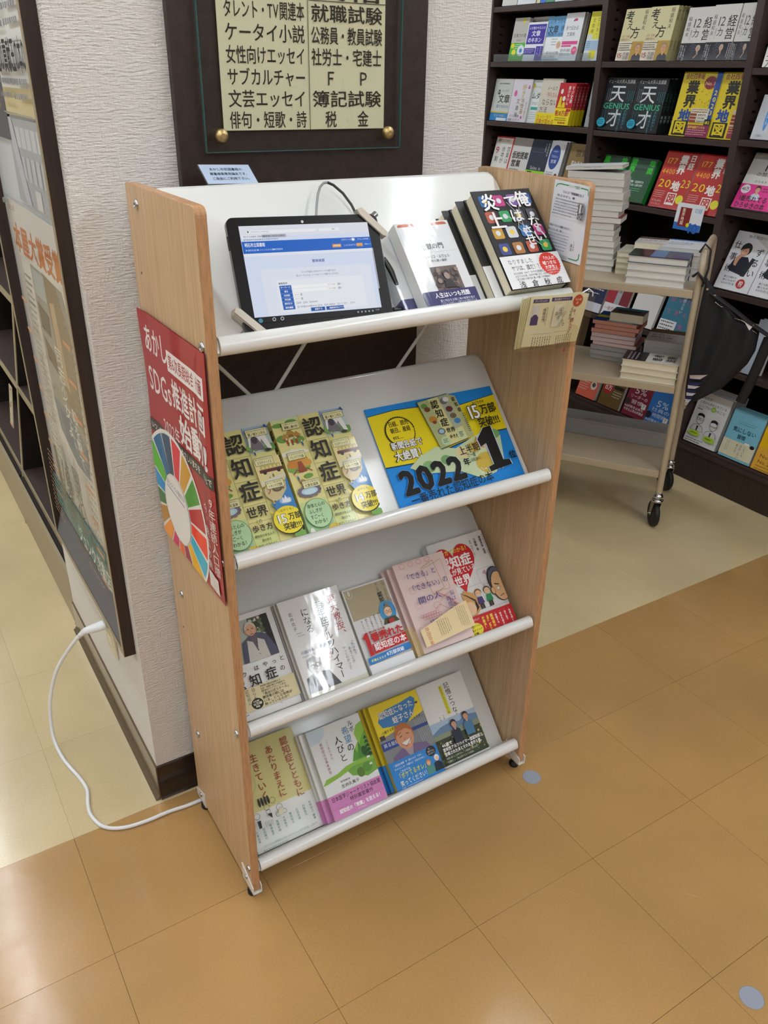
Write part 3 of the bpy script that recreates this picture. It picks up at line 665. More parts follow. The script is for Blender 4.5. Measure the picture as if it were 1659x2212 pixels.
def art_beige(a):
    a.R(0, 0, 100, a.H, 'eceef0'); a.R(3, 3, 97, a.H*.375, 'b9ad8e'); a.ring(12, 11, 7.4, .8, 'e4e0d0', 8.6); a.C(12, 10, 3, 'e4e0d0', 5.5); a.C(12, 5.6, 1.6, 'e4e0d0')
    a.T('ニコ・ニコルソン／佐藤眞一', 87, 4, 5.6, '26241e', v=True, sp=.9); a.T('マンガ', 72, 5, 6, '26241e', v=True); a.T('認知症', 71, 24, 11, '26241e', v=True, b=.03)
    for k, t in enumerate(('あなたの身近な人が', '認知症になっても、', 'もう必要以上に、', '怖がらない、騒がない、', '苦しまない。')): a.T(t, 56-k*10, 62+k*1.5, 4, '36363a', v=True, sp=1.05)
    a.C(80, 66, 18, '3f97cf', 22); a.poly([(62, 90), (68, 78), (92, 78), (99, 90)], '4a4a2c'); a.C(80, 64, 10, '77756e', 11); a.C(80, 67, 8.4, 'f2cba8', 9.4); a.ring(76.5, 67, 3, .7, '3a3a38'); a.ring(84, 67, 3, .7, '3a3a38'); a.R(73, 82, 86, 90, 'b0282c'); a.C(81, 52, 4, '77756e')
    a.T('認知症の専門家が', 93, 44, 3.4, '2a5a9a', v=True)
    a.T('2020年下半期', 22, 92, 4.6, 'b81c22', W=38, b=.03); a.poly([(6, 102), (15, 93), (20, 93), (20, 138), (11, 139), (11, 106)], 'c4181e')
    a.T('番売れた', 24, 97, 18, 'c4181e', W=74, b=.05); a.poly([(22, 118), (99, 115), (99, 134), (22, 137)], 'c4181e'); a.T('認知症の本', 24, 117, 16, 'ffffff', W=73, b=.03)
    a.poly([(3, 141), (100, 137), (100, 150), (3, 154)], '2f83cf'); a.T('反響止まらず', 8, 145, 5, 'f5ef7a', W=34, b=.03); a.T('8万部突破', 44, 140.5, 8.6, 'ffffff', W=40, b=.03); a.R(0, 155, 100, a.H, 'eef0f2')
def art_pink(a):
    a.R(0, 0, 100, a.H, 'ecd4d0')
    for k in range(4): a.ring(16+k*16, 6, 5, .6, 'd8808a', 4); 
    for x, y in ((12, 44), (30, 40), (12, 70), (28, 66)): a.L([(x, y), (x+11, y), (x+11, y+10), (x, y+10), (x, y)], .5, 'd8a0a0')
    a.L([(46, 18), (72, 10), (76, 60), (52, 66), (46, 18)], .8, 'b39352'); a.L([(50, 20), (88, 12), (86, 64), (58, 62)], .6, 'b39352')
    a.T('「できる」と', 10, 21, 11.5, '3c3f8e', W=62, b=.006); a.T('「できない」の', 12, 41, 11.5, '3c3f8e', W=76, b=.006); a.T('間の人', 20, 62, 12.5, '3c3f8e', W=46, b=.006)
    for k in range(9): a.L([(56+k*3, 62+k*2.4), (74+k*2, 74+k*2.4), (84+k, 92+k*2)], .45, 'cf6f6f')
    a.L([(44, 90), (56, 84), (70, 96), (92, 110), (98, 118)], .6, 'c8484e'); a.ring(50, 84, 7, .6, 'c07a70', 5); a.L([(58, 80), (66, 74), (80, 70)], .6, 'b08a60')
    a.T('脳は', 80, 68, 9, '3c3f8e', v=True); a.T('時間を', 70, 76, 9, '3c3f8e', v=True); a.T('さかのぼる', 78, 88, 8, '3c3f8e', v=True)
    for k in range(14): a.ring(16+(k % 7)*4.6+(k//7)*2, 94+(k//7)*4.6, 3.2, .7, 'c87a86', 2.6, 12)
    a.T('樋口直美', 22, 103, 9, '3c3f8e', W=38)
    a.poly([(0, 114), (74, 96), (100, 92), (100, 136), (0, 143)], 'efd9ab')
    a.T('岸田奈美', 8, 112, 8, 'b8502e', v=True, sp=.95); a.lines(54, 108, 26, 6, 4.2, '54504e', .9, True, .2); a.lines(90, 98, 34, 5, 4, '7a7468', .8, True, .2)
def art_heart(a):
    a.R(0, 0, 100, a.H, 'efefee')
    for k in range(10): a.L([(56+k*4, 58), (52+k*5, 118)], .3, 'c8c8c8')
    for x, y, w, h in ((66, 56, 32, 22), (40, 76, 30, 36), (70, 80, 28, 34)): a.L([(x, y), (x+w, y-1), (x+w, y+h), (x, y+h), (x, y)], .4, 'a8a8aa')
    a.poly([(74, 62), (80, 58), (84, 70)], 'cf9fb0'); a.poly([(68, 78), (74, 88), (70, 96)], 'cf9fb0')
    hp = []
    for k in range(48):
        t = 2*math.pi*k/48; hp.append((37+34*.0625*16*(math.sin(t)**3)*1.02, 41-2.55*(13*math.cos(t)-5*math.cos(2*t)-2*math.cos(3*t)-math.cos(4*t))))
    a.poly(hp, 'cf2029')
    a.T('マンガでわかる！', 10, 14.5, 8, 'f4e23a', W=58, b=.02); a.T('認知症', 8, 25, 19, 'ffffff', W=58, b=.04); a.T('の人が見ている', 8, 44, 10, 'ffffff', W=60, b=.03); a.T('世界', 24, 55.5, 16, 'ffffff', W=29, b=.04)
    a.T('遠藤英俊 監修', 90, 8, 4.4, '33333a', v=True, b=.02); a.T('川畑智 著', 80, 9, 4.4, '33333a', v=True, b=.02); a.T('漫画 浅田アーサー', 72, 10, 3.2, '44444a', v=True); a.lines(97, 6, 44, 1, 4, '55555a', .9, True)
    a.poly([(26, 84), (32, 78), (46, 86), (52, 100), (48, 112), (40, 118), (30, 116)], 'd6a468'); a.poly([(24, 80), (34, 86), (46, 96), (48, 108), (40, 114), (44, 98), (34, 88)], '2c2622'); a.C(34, 106, 9, 'f3cda4', 10)
    for x, s, hr in ((54, '4a3a78', '8a5a34'), (70, '2f8f5a', '5a5048')):
        a.C(x, 87, 6, hr, 5.4); a.C(x, 88.6, 4.8, 'f3cda4', 4.6); a.poly([(x-6, 104), (x-4.4, 94), (x+4.4, 94), (x+6, 104)], s); a.R(x-3.6, 104, x-.4, 112, '35322e'); a.R(x+.4, 104, x+3.6, 112, '35322e'); a.C(x-1.8, 88, .6, '2a2a2a', n=8); a.C(x+1.8, 88, .6, '2a2a2a', n=8)
    a.C(92, 78, 15, '2a2a33', 21); a.C(93, 78, 13.4, '5c5f74', 19.4); a.C(94, 88, 14.6, '2a2420', 23); a.C(94.6, 88, 13.4, 'e9bd8c', 22); a.C(80, 92, 4, '2a2420', 6); a.C(80.4, 92, 3, 'e9bd8c', 5); a.poly([(86, 82), (94, 85), (94, 86.6), (86, 84)], '26201c'); a.C(90, 91, 3, 'f4f4f0'); a.ring(90, 91, 3, .5, '2a2420'); a.L([(88, 103), (96, 101)], .9, '5a3a2c')
    a.R(0, 118, 100, a.H, 'c8202a')
    a.T('認知症の', 58, 122, 5, 'f6ee4a', v=True, b=.03); a.T('「なぜ？」「どうして？」', 51, 120, 4.2, 'f6ee4a', v=True, b=.03, sp=.55); a.T('が解決！', 43, 122, 4.6, 'f6ee4a', v=True, b=.03); a.T('ウチの親、ちょっとおかしい？', 6, 121, 4, 'ffffff', W=34)
    for k, t in enumerate(('・徘徊する', '・財布を盗まれた', '・怒り出す', '・何度も同じことを')): a.T(t, 66+k*8.4, 121, 3.6, 'ffffff', v=True, b=.02)
    a.C(26, 137, 14, 'f4e43c', 10); a.T('認知症ケアの', 15, 130, 4, '26241e', W=22, b=.02); a.T('介護メソッド', 15, 135, 4.4, '26241e', W=24, b=.03); a.T('公開', 21, 140.5, 4.4, '26241e', b=.03)
def art_yellow(a):
    a.R(0, 0, 100, a.H, 'dcd592'); a.R(0, a.H*.64, 100, a.H, 'eceeea'); a.ring(78, 12, 22, .3, 'c8c48a'); a.ring(10, 52, 16, .3, '8a9a6a', 16)
    a.T('認知症とともに', 76, 9, 12.5, 'a8483c', v=True, b=.012, sp=.98); a.T('あたりまえに', 52, 13, 12, 'a8483c', v=True, b=.012, sp=1.02); a.T('生きていく', 27, 16, 12.5, 'a8483c', v=True, b=.012, sp=1.05)
    for t, y in (('いう', 46), ('超えた', 52), ('実践', 58)): a.T(t, 1, y, 5, '4a7a5a', b=.02)
    for k in range(4): a.C(22+k*4.4, 81, 1.7, '2f3230', 6); 
    a.ring(30, 90, 4, .5, '5a5a4c'); a.ring(30, 96, 3, .5, '5a5a4c'); a.poly([(28, 99), (34, 99), (33, 106)], '2f3230'); a.ring(40, 84, 4, .5, '5a5a4c'); a.ring(46, 96, 4.4, .5, '5a5a4c'); a.ring(41, 104, 3, .5, '5a5a4c'); a.ring(51, 103, 3, .5, '5a5a4c'); a.poly([(43, 98), (50, 98), (49, 105), (42, 105)], 'e4e0c0')
    a.ring(12, 96, 4, .5, '5a5a4c'); a.poly([(10, 102), (15, 102), (14, 112), (10, 112)], '2f3230'); 
    for k in range(6): a.L([(20+k*2, 106), (20+k*2, 113)], .4, '7a7a66')
    for k, t in enumerate(('矢吹知之 編著', '丹野智文', '石原哲郎', '藤田和子', '大塚智文', '鬼頭史樹', '猿渡進平', '前田隆行', '六車由実')): a.T(t, 86-k*10.4, 104+k*1.2, 3.8, '3f7a74', v=True, b=.01, sp=1.05)
    a.T('「すべての人が認知症とともにあたりまえに生きる社会」に向けて、', 6, 134, 3, '4a7f7a', W=86); a.T('私たちは何ができるのか。', 6, 139, 3, '4a7f7a', W=40); a.T('認知症の本人、医師、支援者が、それぞれの挑戦や葛藤をふり返り、', 6, 143.4, 3, '4a7f7a', W=88)
    a.T('“これからの認知症ケア”のあり方を問う。', 5, 149, 4.6, '2f6a64', W=88, b=.01); a.T('中央法規', 47, 157, 2.4, '4a7f7a')
def art_green(a):
    a.R(0, 0, 100, a.H, 'e6e9e8'); a.C(6, 6, 26, 'cfdfe8', 18)
    for pts, c in (([(100, 14), (88, 18), (80, 30), (82, 44), (72, 54), (70, 70), (100, 74)], '8fc04e'), ([(100, 30), (90, 40), (76, 60), (70, 72), (76, 86), (100, 96)], '6fa83c'), ([(62, 72), (72, 52), (80, 72)], '5f9a3e'), ([(74, 70), (82, 44), (90, 72)], '4f8a3c'), ([(86, 74), (93, 52), (99, 74)], '3f6f35'), ([(0, 90), (8, 82), (30, 80), (48, 74), (70, 72), (100, 74), (100, 80), (60, 80), (34, 86), (8, 90)], '8dbb4c'), ([(48, 82), (60, 78), (100, 80), (100, 98), (80, 102), (66, 96), (54, 92)], '74a848')): a.poly(pts, c)
    a.C(70, 92, 7, '5a7f3c', 8); a.C(88, 62, 5, '2f5a30', 8); a.C(84, 88, 9, '5f9440', 8)
    for k in range(5): a.poly([(96-3-k, 44+k*7), (97, 38+k*7), (100+k, 44+k*7)], '2c4a2c')
    a.R(88, 72, 94, 75, 'f4f4ee'); a.R(89, 84, 94, 87, 'eeeee6')
    a.T('希望の', 60, 13, 14, '5f94ba', v=True, b=.008); a.T('の', 60, 41, 14, '2c2c30', b=.008); a.T('ルポ', 74, 6, 10, '2c2c30', v=True); a.T('人びと', 42, 23, 14, '2c2c30', v=True, b=.005, sp=1.05)
    a.T('ここまできた', 27, 22, 5.2, 'a0566a', v=True, sp=1.12); a.T('認知症の当事者発信', 16, 24, 5.2, 'a0566a', v=True, sp=1.12)
    a.T('朝日新聞記者', 30, 92, 3.2, '3a3a40', W=18); a.T('生井久美子', 29, 98, 6.4, '3a3a40', W=34)
    a.R(0, 109, 100, a.H-1, 'cf86bc'); a.R(0, 130.4, 100, 130.8, 'a85f92')
    a.T('日本医学ジャーナリスト協会賞', 5, 111.5, 8.2, '2c2430', W=92, b=.012); a.T('特別賞受賞作', 36, 120.4, 7.4, '2c2430', W=44, b=.012); a.T('認知症の「常識」を変える！', 12, 133, 7.2, 'ffffff', W=80, b=.03); a.T('朝日新聞出版', 44, 142, 2.6, 'f0d8ea')
def art_ebi(a):
    a.R(0, 0, 100, a.H, '8a8f96'); a.R(0, 48, 100, 108, '868b92'); a.poly([(0, 0), (100, 0), (100, 40), (60, 50), (0, 60)], 'f2d81a')
    a.poly([(9, 30), (16, 20), (30, 14), (60, 12), (86, 8), (92, 14), (88, 26), (76, 40), (60, 50), (36, 46), (14, 42)], '2f7fc4')
    a.T('認知症になった', 13, 15, 13, '1c3f70', W=72, b=.055, rot=-2); a.T('認知症になった', 13, 15, 13, 'f2f4f0', W=72, b=.02, rot=-2); a.T('蛭子さん', 36, 30, 13, '1c3f70', W=46, b=.055, rot=-2); a.T('蛭子さん', 36, 30, 13, 'f2f4f0', W=46, b=.02, rot=-2)
    a.T('介護する家族の心が（楽）になる本', 8, 48, 5.4, '26241a', W=84, b=.01, rot=-4); a.C(92, 22, 3.4, '3a3a2a', 2)
    for k in range(7): a.L([(76+k*4, 50), (80+k*4, 98)], .8, 'b8bcc0')
    a.R(66, 60, 100, 66, '20438a'); a.R(0, 66, 40, 80, '22489a'); a.T('昇る飯処', 4, 68, 8, 'e8ecf0', W=30); a.R(2, 54, 12, 62, '3a3036')
    a.poly([(6, 118), (14, 96), (36, 86), (62, 86), (86, 92), (96, 118)], '75628f'); a.poly([(40, 88), (50, 112), (58, 88)], 'a89aa0'); a.C(48, 66, 19, 'b56a34', 21); a.C(48, 71, 17, 'd99a76', 20); a.poly([(31, 66), (36, 52), (50, 47), (63, 53), (66, 64), (54, 56), (40, 57)], 'b56a34')
    a.L([(38, 68), (44, 66)], 1.2, '3a241c'); a.L([(52, 65), (58, 66)], 1.2, '3a241c'); a.L([(36, 63), (44, 60)], 1.1, '6a4030'); a.poly([(38, 78), (58, 75), (54, 83), (44, 84)], 'f4efe8'); a.L([(37, 78), (46, 86), (59, 75)], 1, '7a3828'); a.C(47, 73, 3.4, 'cf8a66', 3)
    a.R(0, 102, 100, a.H, '2086d8'); a.C(86, 110, 10, '161a24', 9); a.T('祝・', 82, 104, 3, 'f0f0f0'); a.T('蛭子さん', 79, 108, 3.6, 'f0f0f0', W=14); a.T('ありがとう', 79, 112.6, 3, 'f0f0f0', W=14)
    a.T('“認知症の衝撃”を“愛が入れる”ために…', 8, 107, 4.2, 'ffffff', W=62, rot=-1); a.T('ちゃんとした“介護の心”を知るために…', 8, 113, 4.2, 'ffffff', W=66, rot=-1)
    a.T('これからも', 16, 119, 4.6, 'ffffff', W=22); a.T('「ボケてるオレ」を', 8, 123.5, 11, '0c3c70', W=72, b=.04, rot=-1.5); a.T('「ボケてるオレ」を', 8, 123.5, 11, 'f0ee5a', W=72, b=.01, rot=-1.5); a.T('笑ってください！', 10, 136, 10.5, '0c3c70', W=60, b=.04, rot=-1.5); a.T('笑ってください！', 10, 136, 10.5, 'f4f6f0', W=60, b=.01, rot=-1.5)
    a.poly([(66, 146), (68, 132), (76, 128), (82, 134), (84, 146)], '4f8f84'); a.C(74, 126, 4.6, 'c87a3a', 5); a.C(74, 127.6, 3.6, 'e6b08c', 4); a.poly([(82, 146), (84, 132), (92, 129), (99, 134), (100, 146)], '1c2434'); a.C(92, 124, 5, 'ececec', 5.4); a.C(92, 126, 3.8, 'e8c4a6', 4)
    a.T('光文社', 10, 147.4, 2.6, 'ffffff'); a.lines(20, 148, 40, 1, 3, 'e0f0ff', 1)
def art_kioku(a):
    a.R(0, 0, 100, a.H, 'e6e6e2'); a.poly([(44, 12), (52, 12), (52, 64), (44, 64)], 'd9d43a'); a.T('若年性アルツハイマー病', 45, 13, 4.6, '4a4a20', v=True)
    a.T('記憶とつなぐ', 55, 9, 11.5, '26262a', v=True, b=.008); a.T('下坂 厚', 32, 62, 4, '3a3a40', v=True); a.T('下坂佳子', 24, 63, 4, '3a3a40', v=True)
    a.R(0, 70, 100, a.H-2, 'a9bfd4'); a.poly([(0, 88), (20, 80), (40, 78), (60, 82), (80, 76), (100, 80), (100, 96), (0, 98)], '6a86a8'); a.poly([(0, 92), (100, 90), (100, 104), (0, 106)], '8a9478'); a.R(0, 100, 100, a.H-2, '3c4430')
    for k in range(90): a.C(random.random()*100, 103+random.random()*40, .8+random.random()*2, random.choice(('5a6338', '2c3426', '8a8f4a', 'c0b84e', '1e241e')), n=6)
    for x, y, s, hr in ((46, 82, '242c40', '26201e'), (74, 77, '4a7aa0', '3a2822')): a.bust(x, y, 7, 'd3a184', hr, s); a.R(x-9, y+20, x+9, y+34, s)
    a.T('46歳で', 8, 107, 7, 'ffffff', W=22, b=.03); a.T('若年性アルツハイマー型認知症と', 7, 115, 7, 'ffffff', W=88, b=.03); a.T('診断された夫とそれを見守る妻。', 8, 123, 7, 'ffffff', W=84, b=.03); a.T('絶望の果て、仕事を失い、介護施設で働き始めて', 8, 132, 4.2, 'c8ccb0', W=72); a.T('写真家として再出発するまでの軌跡。', 8, 138, 4.2, 'c8ccb0', W=60)
    a.R(0, a.H-2, 100, a.H, 'eef0f0')
def art_gate(a):
    a.R(0, 0, 100, a.H, 'e9ebf0'); a.poly([(4, 4), (8, 2), (92, 2), (96, 4), (96, 7), (4, 7)], 'c4603c'); a.T('海外小説 永遠の本棚', 32, 2.4, 4.4, 'f6e0d0', W=36); a.L([(3, 10), (3, 52), (8, 54), (92, 54), (97, 52), (97, 10)], .3, 'b8bcc8')
    a.T('地獄の門', 30, 38, 11.5, '23232b', W=44, b=.01); a.T('モーリス・ルヴェル', 30, 59, 6.6, '2f2f38', W=48); a.T('中川潤＝編訳', 40, 67, 5, '3a3a44', W=30)
    a.R(32, 80, 82, 124, '6a5a54')
    for k in range(40): a.C(36+random.random()*42, 84+random.random()*36, 2+random.random()*4, random.choice(('4a3e3c', '8a7a70', '5e5258', '332b2e', '77675e')), n=8)
    a.C(56, 98, 5, 'a08a80', 6); a.poly([(46, 118), (50, 104), (62, 104), (66, 118)], '2a2428')
    a.R(0, 122, 100, a.H, '2c2b62'); a.T('人生はいつも残酷', 20, 125, 9.5, 'ffffff', W=66, b=.02); a.T('悪と残忍を主題に魂の戦慄を描き', 26, 137, 4.6, 'dfe0f0', W=66); a.T('「フランスのポー」と称された作家ルヴェル', 24, 142, 4.6, 'dfe0f0', W=70)
def art_ore(a):
    a.R(0, 0, 100, a.H, '15151a')
    cs = ('2f6fae', '3f8fd0', '4a4a52', 'b0553a', '3a9a4a', 'b8347a', 'c89a3a', '8a2f3c', '2f9a5a', '3a4a8a', '7a5aa0', 'd0d4da', '2f8a6a', '55555c', 'a8743a', '2a5a9a')
    for i in range(4):
        for j in range(4):
            x, y = 8+i*23, 8+j*24; c = cs[(i*5+j*3) % 16]
            a.poly([(x+2, y), (x+15, y), (x+17, y+2), (x+17, y+15), (x+15, y+17), (x+2, y+17), (x, y+15), (x, y+2)], c); a.C(x+8.5, y+8.5, 4, 'd8dce4' if (i+j) % 3 else 'e8c84a', n=12)
    a.R(0, 0, 100, 0.1, '15151a')
    a.T('俺', 66, 4, 25, 'f4f4f4', b=.03); a.T('では', 47, 8, 22, 'f4f4f4', v=True, b=.02, sp=1.0); a.T('ない', 73, 42, 21, 'f4f4f4', v=True, b=.02); a.T('炎上', 8, 5, 27, 'f4f4f4', v=True, b=.03, sp=1.02); a.T('させ', 56, 56, 19, 'f4f4f4', v=True, b=.015, sp=.7)
    for pts in (((50, 20), (64, 44), (60, 70)), ((70, 24), (52, 60), (80, 90)), ((40, 40), (58, 52), (90, 88))): a.L(list(pts), .5, 'e8e8ea')
    a.R(0, 100, 100, a.H, 'edeef0'); a.T('なりすました', 10, 105, 8, '35353a', W=42); a.T('ヤツは、誰だ！？', 12, 114, 8.6, '2a2a2e', W=50, b=.01)
    a.T('ある日突然、SNSで「女子大生殺害犯」に', 12, 124, 3.6, '4a4a50', W=56); a.T('仕立てられた男。日本中が敵になり、必死の', 13, 128.4, 3.6, '4a4a50', W=56); a.T('逃亡を続ける男が辿り着いた驚くべき真相は？', 14, 132.8, 3.6, '4a4a50', W=58)
    a.star(78, 117, 17.5, 'd8392c', 26, .93); a.T('『六人の', 68, 105.5, 6.2, 'ffffff', W=22, b=.02); a.T('嘘つきな', 66, 112.4, 6.2, 'ffffff', W=24, b=.02); a.T('大学生』', 67, 119, 6.2, 'ffffff', W=24, b=.02); a.T('大注目の著者が放つ', 68, 125.4, 2.6, 'ffffff', W=22); a.T('炎上逃亡ミステリー！', 70, 129, 2.6, 'ffffff', W=18)
    for k, ch in enumerate('浅倉秋成'): a.T(ch, 14+k*21, 137, 11, '2a2a2e')

# ================================================================ BOOKS ON THE RACK
G1 = 'books displayed on the rack'
B6w, B6h = .128, .188
# bottom tier
book('paperback_book', 'pale yellow book with red vertical title at left end of the lowest rack tier', onshelf(3, .034), .148, .212, .016, 'dcd592', 'd2cb88', 'cream', art_yellow, hard=False, group=G1)
for k in range(3): book('paperback_book', ('back copy, against the shelf, of the white book with green trees and pink band', 'middle copy in the stack of white books with green trees and pink band', 'copy just under the top one in the stack of green tree books')[k], onshelf(3, .176+k*.004, .055, .0016+k*.0128), .128, .188, .0122, 'e6e9e8', 'd8dcd0', 'cream', hard=False, group=G1, band=(.048, 'cf86bc'))
book('paperback_book', 'front copy of white book with painted green trees and pink band', onshelf(3, .195, .055, .041), .127, .188, .0122, 'e6e9e8', 'd8dcd0', 'cream', art_green, hard=False, group=G1, band=(.048, 'cf86bc'))
for k in range(2): book('paperback_book', ('back copy behind the yellow and blue book of the laughing man', 'second copy behind the yellow and blue book of the laughing man')[k], onshelf(3, .339+k*.006, .055, .0016+k*.0138), .128, .188, .013, 'e8d020', 'b9a838', 'cream', hard=False, group=G1, band=(.06, '2086d8'))
book('paperback_book', 'shrink wrapped yellow and blue book with laughing red haired man, lowest tier', onshelf(3, .3515, .055, .0298), .125, .188, .013, 'f2d81a', 'e0c820', 'cream', art_ebi, gloss='prw', hard=False, group=G1, film=True)
book('paperback_book', 'hidden copy behind the white book with two people in a field', onshelf(3, .4795, .055, .0016), .127, .188, .0125, 'e6e6e2', 'dcdcd8', 'cream', hard=False, group=G1)
book('paperback_book', 'white book with two people in a field, right end of the lowest rack tier', onshelf(3, .485, .055, .0145), .127, .188, .0125, 'e6e6e2', 'dcdcd8', 'cream', art_kioku, gloss='prg', hard=False, group=G1)
# third tier
book('paperback_book', 'copy behind the book with the old man in a grey cardigan', onshelf(2, .021, .055, .0016), .118, .188, .0085, 'e8e8e4', 'ddddd6', 'cream', hard=False, group=G1)
book('paperback_book', 'white book with photo of old man in grey cardigan, left end of third tier', onshelf(2, .019, .057, .0105), .124, .188, .0085, 'ececea', 'ddddd6', 'cream', art_oldman, hard=False, group=G1)
for k in range(2): book('paperback_book', ('rear copy of the white book with red vertical title on third tier', 'middle copy of the white book with red vertical title on third tier')[k], onshelf(2, .1465+k*.001, .055, .0016+k*.0125), .129, .188, .012, 'e4e5e8', 'd2cfc0', 'cream', hard=False, group=G1)
book('paperback_book', 'wrapped white book with red and black vertical title and grey portrait', onshelf(2, .1500, .055, .0270), .1285, .188, .012, 'ebecee', 'd6d2c4', 'cream', art_todai, gloss='prw', hard=False, group=G1, film=True)
book('paperback_book', 'rear copy of the narrow white book with beige top panel', onshelf(2, .284, .055, .0016), .106, .173, .0105, 'e2e4e0', 'cfcab0', 'cream', hard=False, group=G1)
book('paperback_book', 'narrow white book with beige top panel and big red lettering, third tier', onshelf(2, .291, .055, .0125), .101, .175, .0105, 'eceef0', 'dcdcd6', 'cream', art_beige, gloss='prw', hard=False, group=G1, film=True)
for k in range(2): book('paperback_book', ('rear copy of the pale pink book with line drawings', 'middle copy of the pale pink book with line drawings')[k], onshelf(2, .392+k*.008, .055, .0016+k*.0128), .126, .188, .0122, 'e6cfcb', 'd8b9b4', 'cream', hard=False, group=G1, band=(.062, 'e8cfa4'))
book('paperback_book', 'front copy of pale pink book with line drawings and purple title', onshelf(2, .4085, .057, .0275), .124, .188, .0122, 'ecd4d0', 'dcbab6', 'cream', art_pink, hard=False, group=G1, band=(.05, 'efd9ab'))
book('paperback_book', 'hidden copy behind the white book with the red heart', onshelf(2, .505, .055, .0016), .146, .206, .0095, 'e6e6e6', 'dcdcdc', 'pagew', hard=False, group=G1)
book('paperback_book', 'white and red book with big red heart at right end of third tier', onshelf(2, .510, .055, .0113), .146, .211, .0095, 'efefee', 'e2e2e2', 'pagew', art_heart, gloss='prg', hard=False, group=G1)
# second tier
book('paperback_book', 'yellow map illustrated book with 15 in yellow bubble, half hidden by left rack panel', onshelf(1, .0215, .055, .0016), .1405, .212, .017, 'efe69a', 'd8d688', 'cream', art_map('15'), gloss='prg', hard=False, group=G1)
def art_spine(a):
    a.R(0, 0, 100, a.H, 'd9cf7a'); a.R(0, a.H*.75, 100, a.H, 'a9d3a0')
    for k, ch in enumerate('認知症世界の歩き方'): a.T(ch, 12, 60+k*(95 if k < 3 else 62)+(0 if k < 3 else 110), 80 if k < 3 else 52, '2b2a24', b=.03)
bm_ = book('paperback_book', 'thick yellow map illustrated book with 14 in yellow bubble, whole cover showing', onshelf(1, .1665, .055, .0016), .141, .213, .0255, 'efe69a', 'd8d07c', 'cream', art_map('14'), gloss='prg', hard=False, group=G1)
sp = Art(.0235, .213, 0); art_spine(sp); o = sp.out('spine_print', M['pr'], bm_); o.matrix_parent_inverse = Matrix.Identity(4)
o.matrix_basis = Matrix(((0, 0, -1, -.0004), (0, 1, 0, 0), (1, 0, 0, .001), (0, 0, 0, 1)))
def card(name, label, cat, M4, w, h, t, art, base, gloss='pr', group=None):
    r = thing(name, label, cat, M4, group); box('card_sheet', 0, 0, 0, w, h, t, cmat(base), r); a = Art(w, h, t+.0003); art(a); a.out('card_print', M[gloss], r); return r
card('show_card', 'blue and yellow promotional card with big 2022 on the second tier', 'card', onshelf(1, .361, .056, .0016, -.6), .293, .206, .0028, art_blue, '1e8fe6')
# top tier
book('paperback_book', 'lower copy, in shrink wrap, under the white book with the orange strip', onshelf(0, .352, .055, .0016), .104, .155, .0235, 'eceef2', 'e0e2e8', 'cream', hard=False, group=G1, band=(.034, '4a4a7a'), film=True)
book('paperback_book', 'thick wrapped white book with orange strip and navy band on top tier', onshelf(0, .3735, .055, .0282), .104, .153, .0235, 'e9ebf0', 'e4e4e4', 'cream', art_gate, gloss='prw', hard=False, group=G1, film=True)
for k in range(2): book('hardcover_book', ('bottom copy of the black book stack with phone icons on top tier', 'middle copy of the black book stack with phone icons on top tier')[k], onshelf(0, .498+k*.0145, .055, .0016+k*.0242), .130, .188, .0236, '15151a', '15151a', 'cream', hard=True, group=G1, band=(.062, 'edeef0'), spine_side='R')
book('hardcover_book', 'top copy of black book with coloured phone icons and white brush title', onshelf(0, .5295, .055, .0500), .1275, .188, .0236, '15151a', '15151a', 'cream', art_ore, gloss='prw', hard=True, group=G1, spine_side='R')

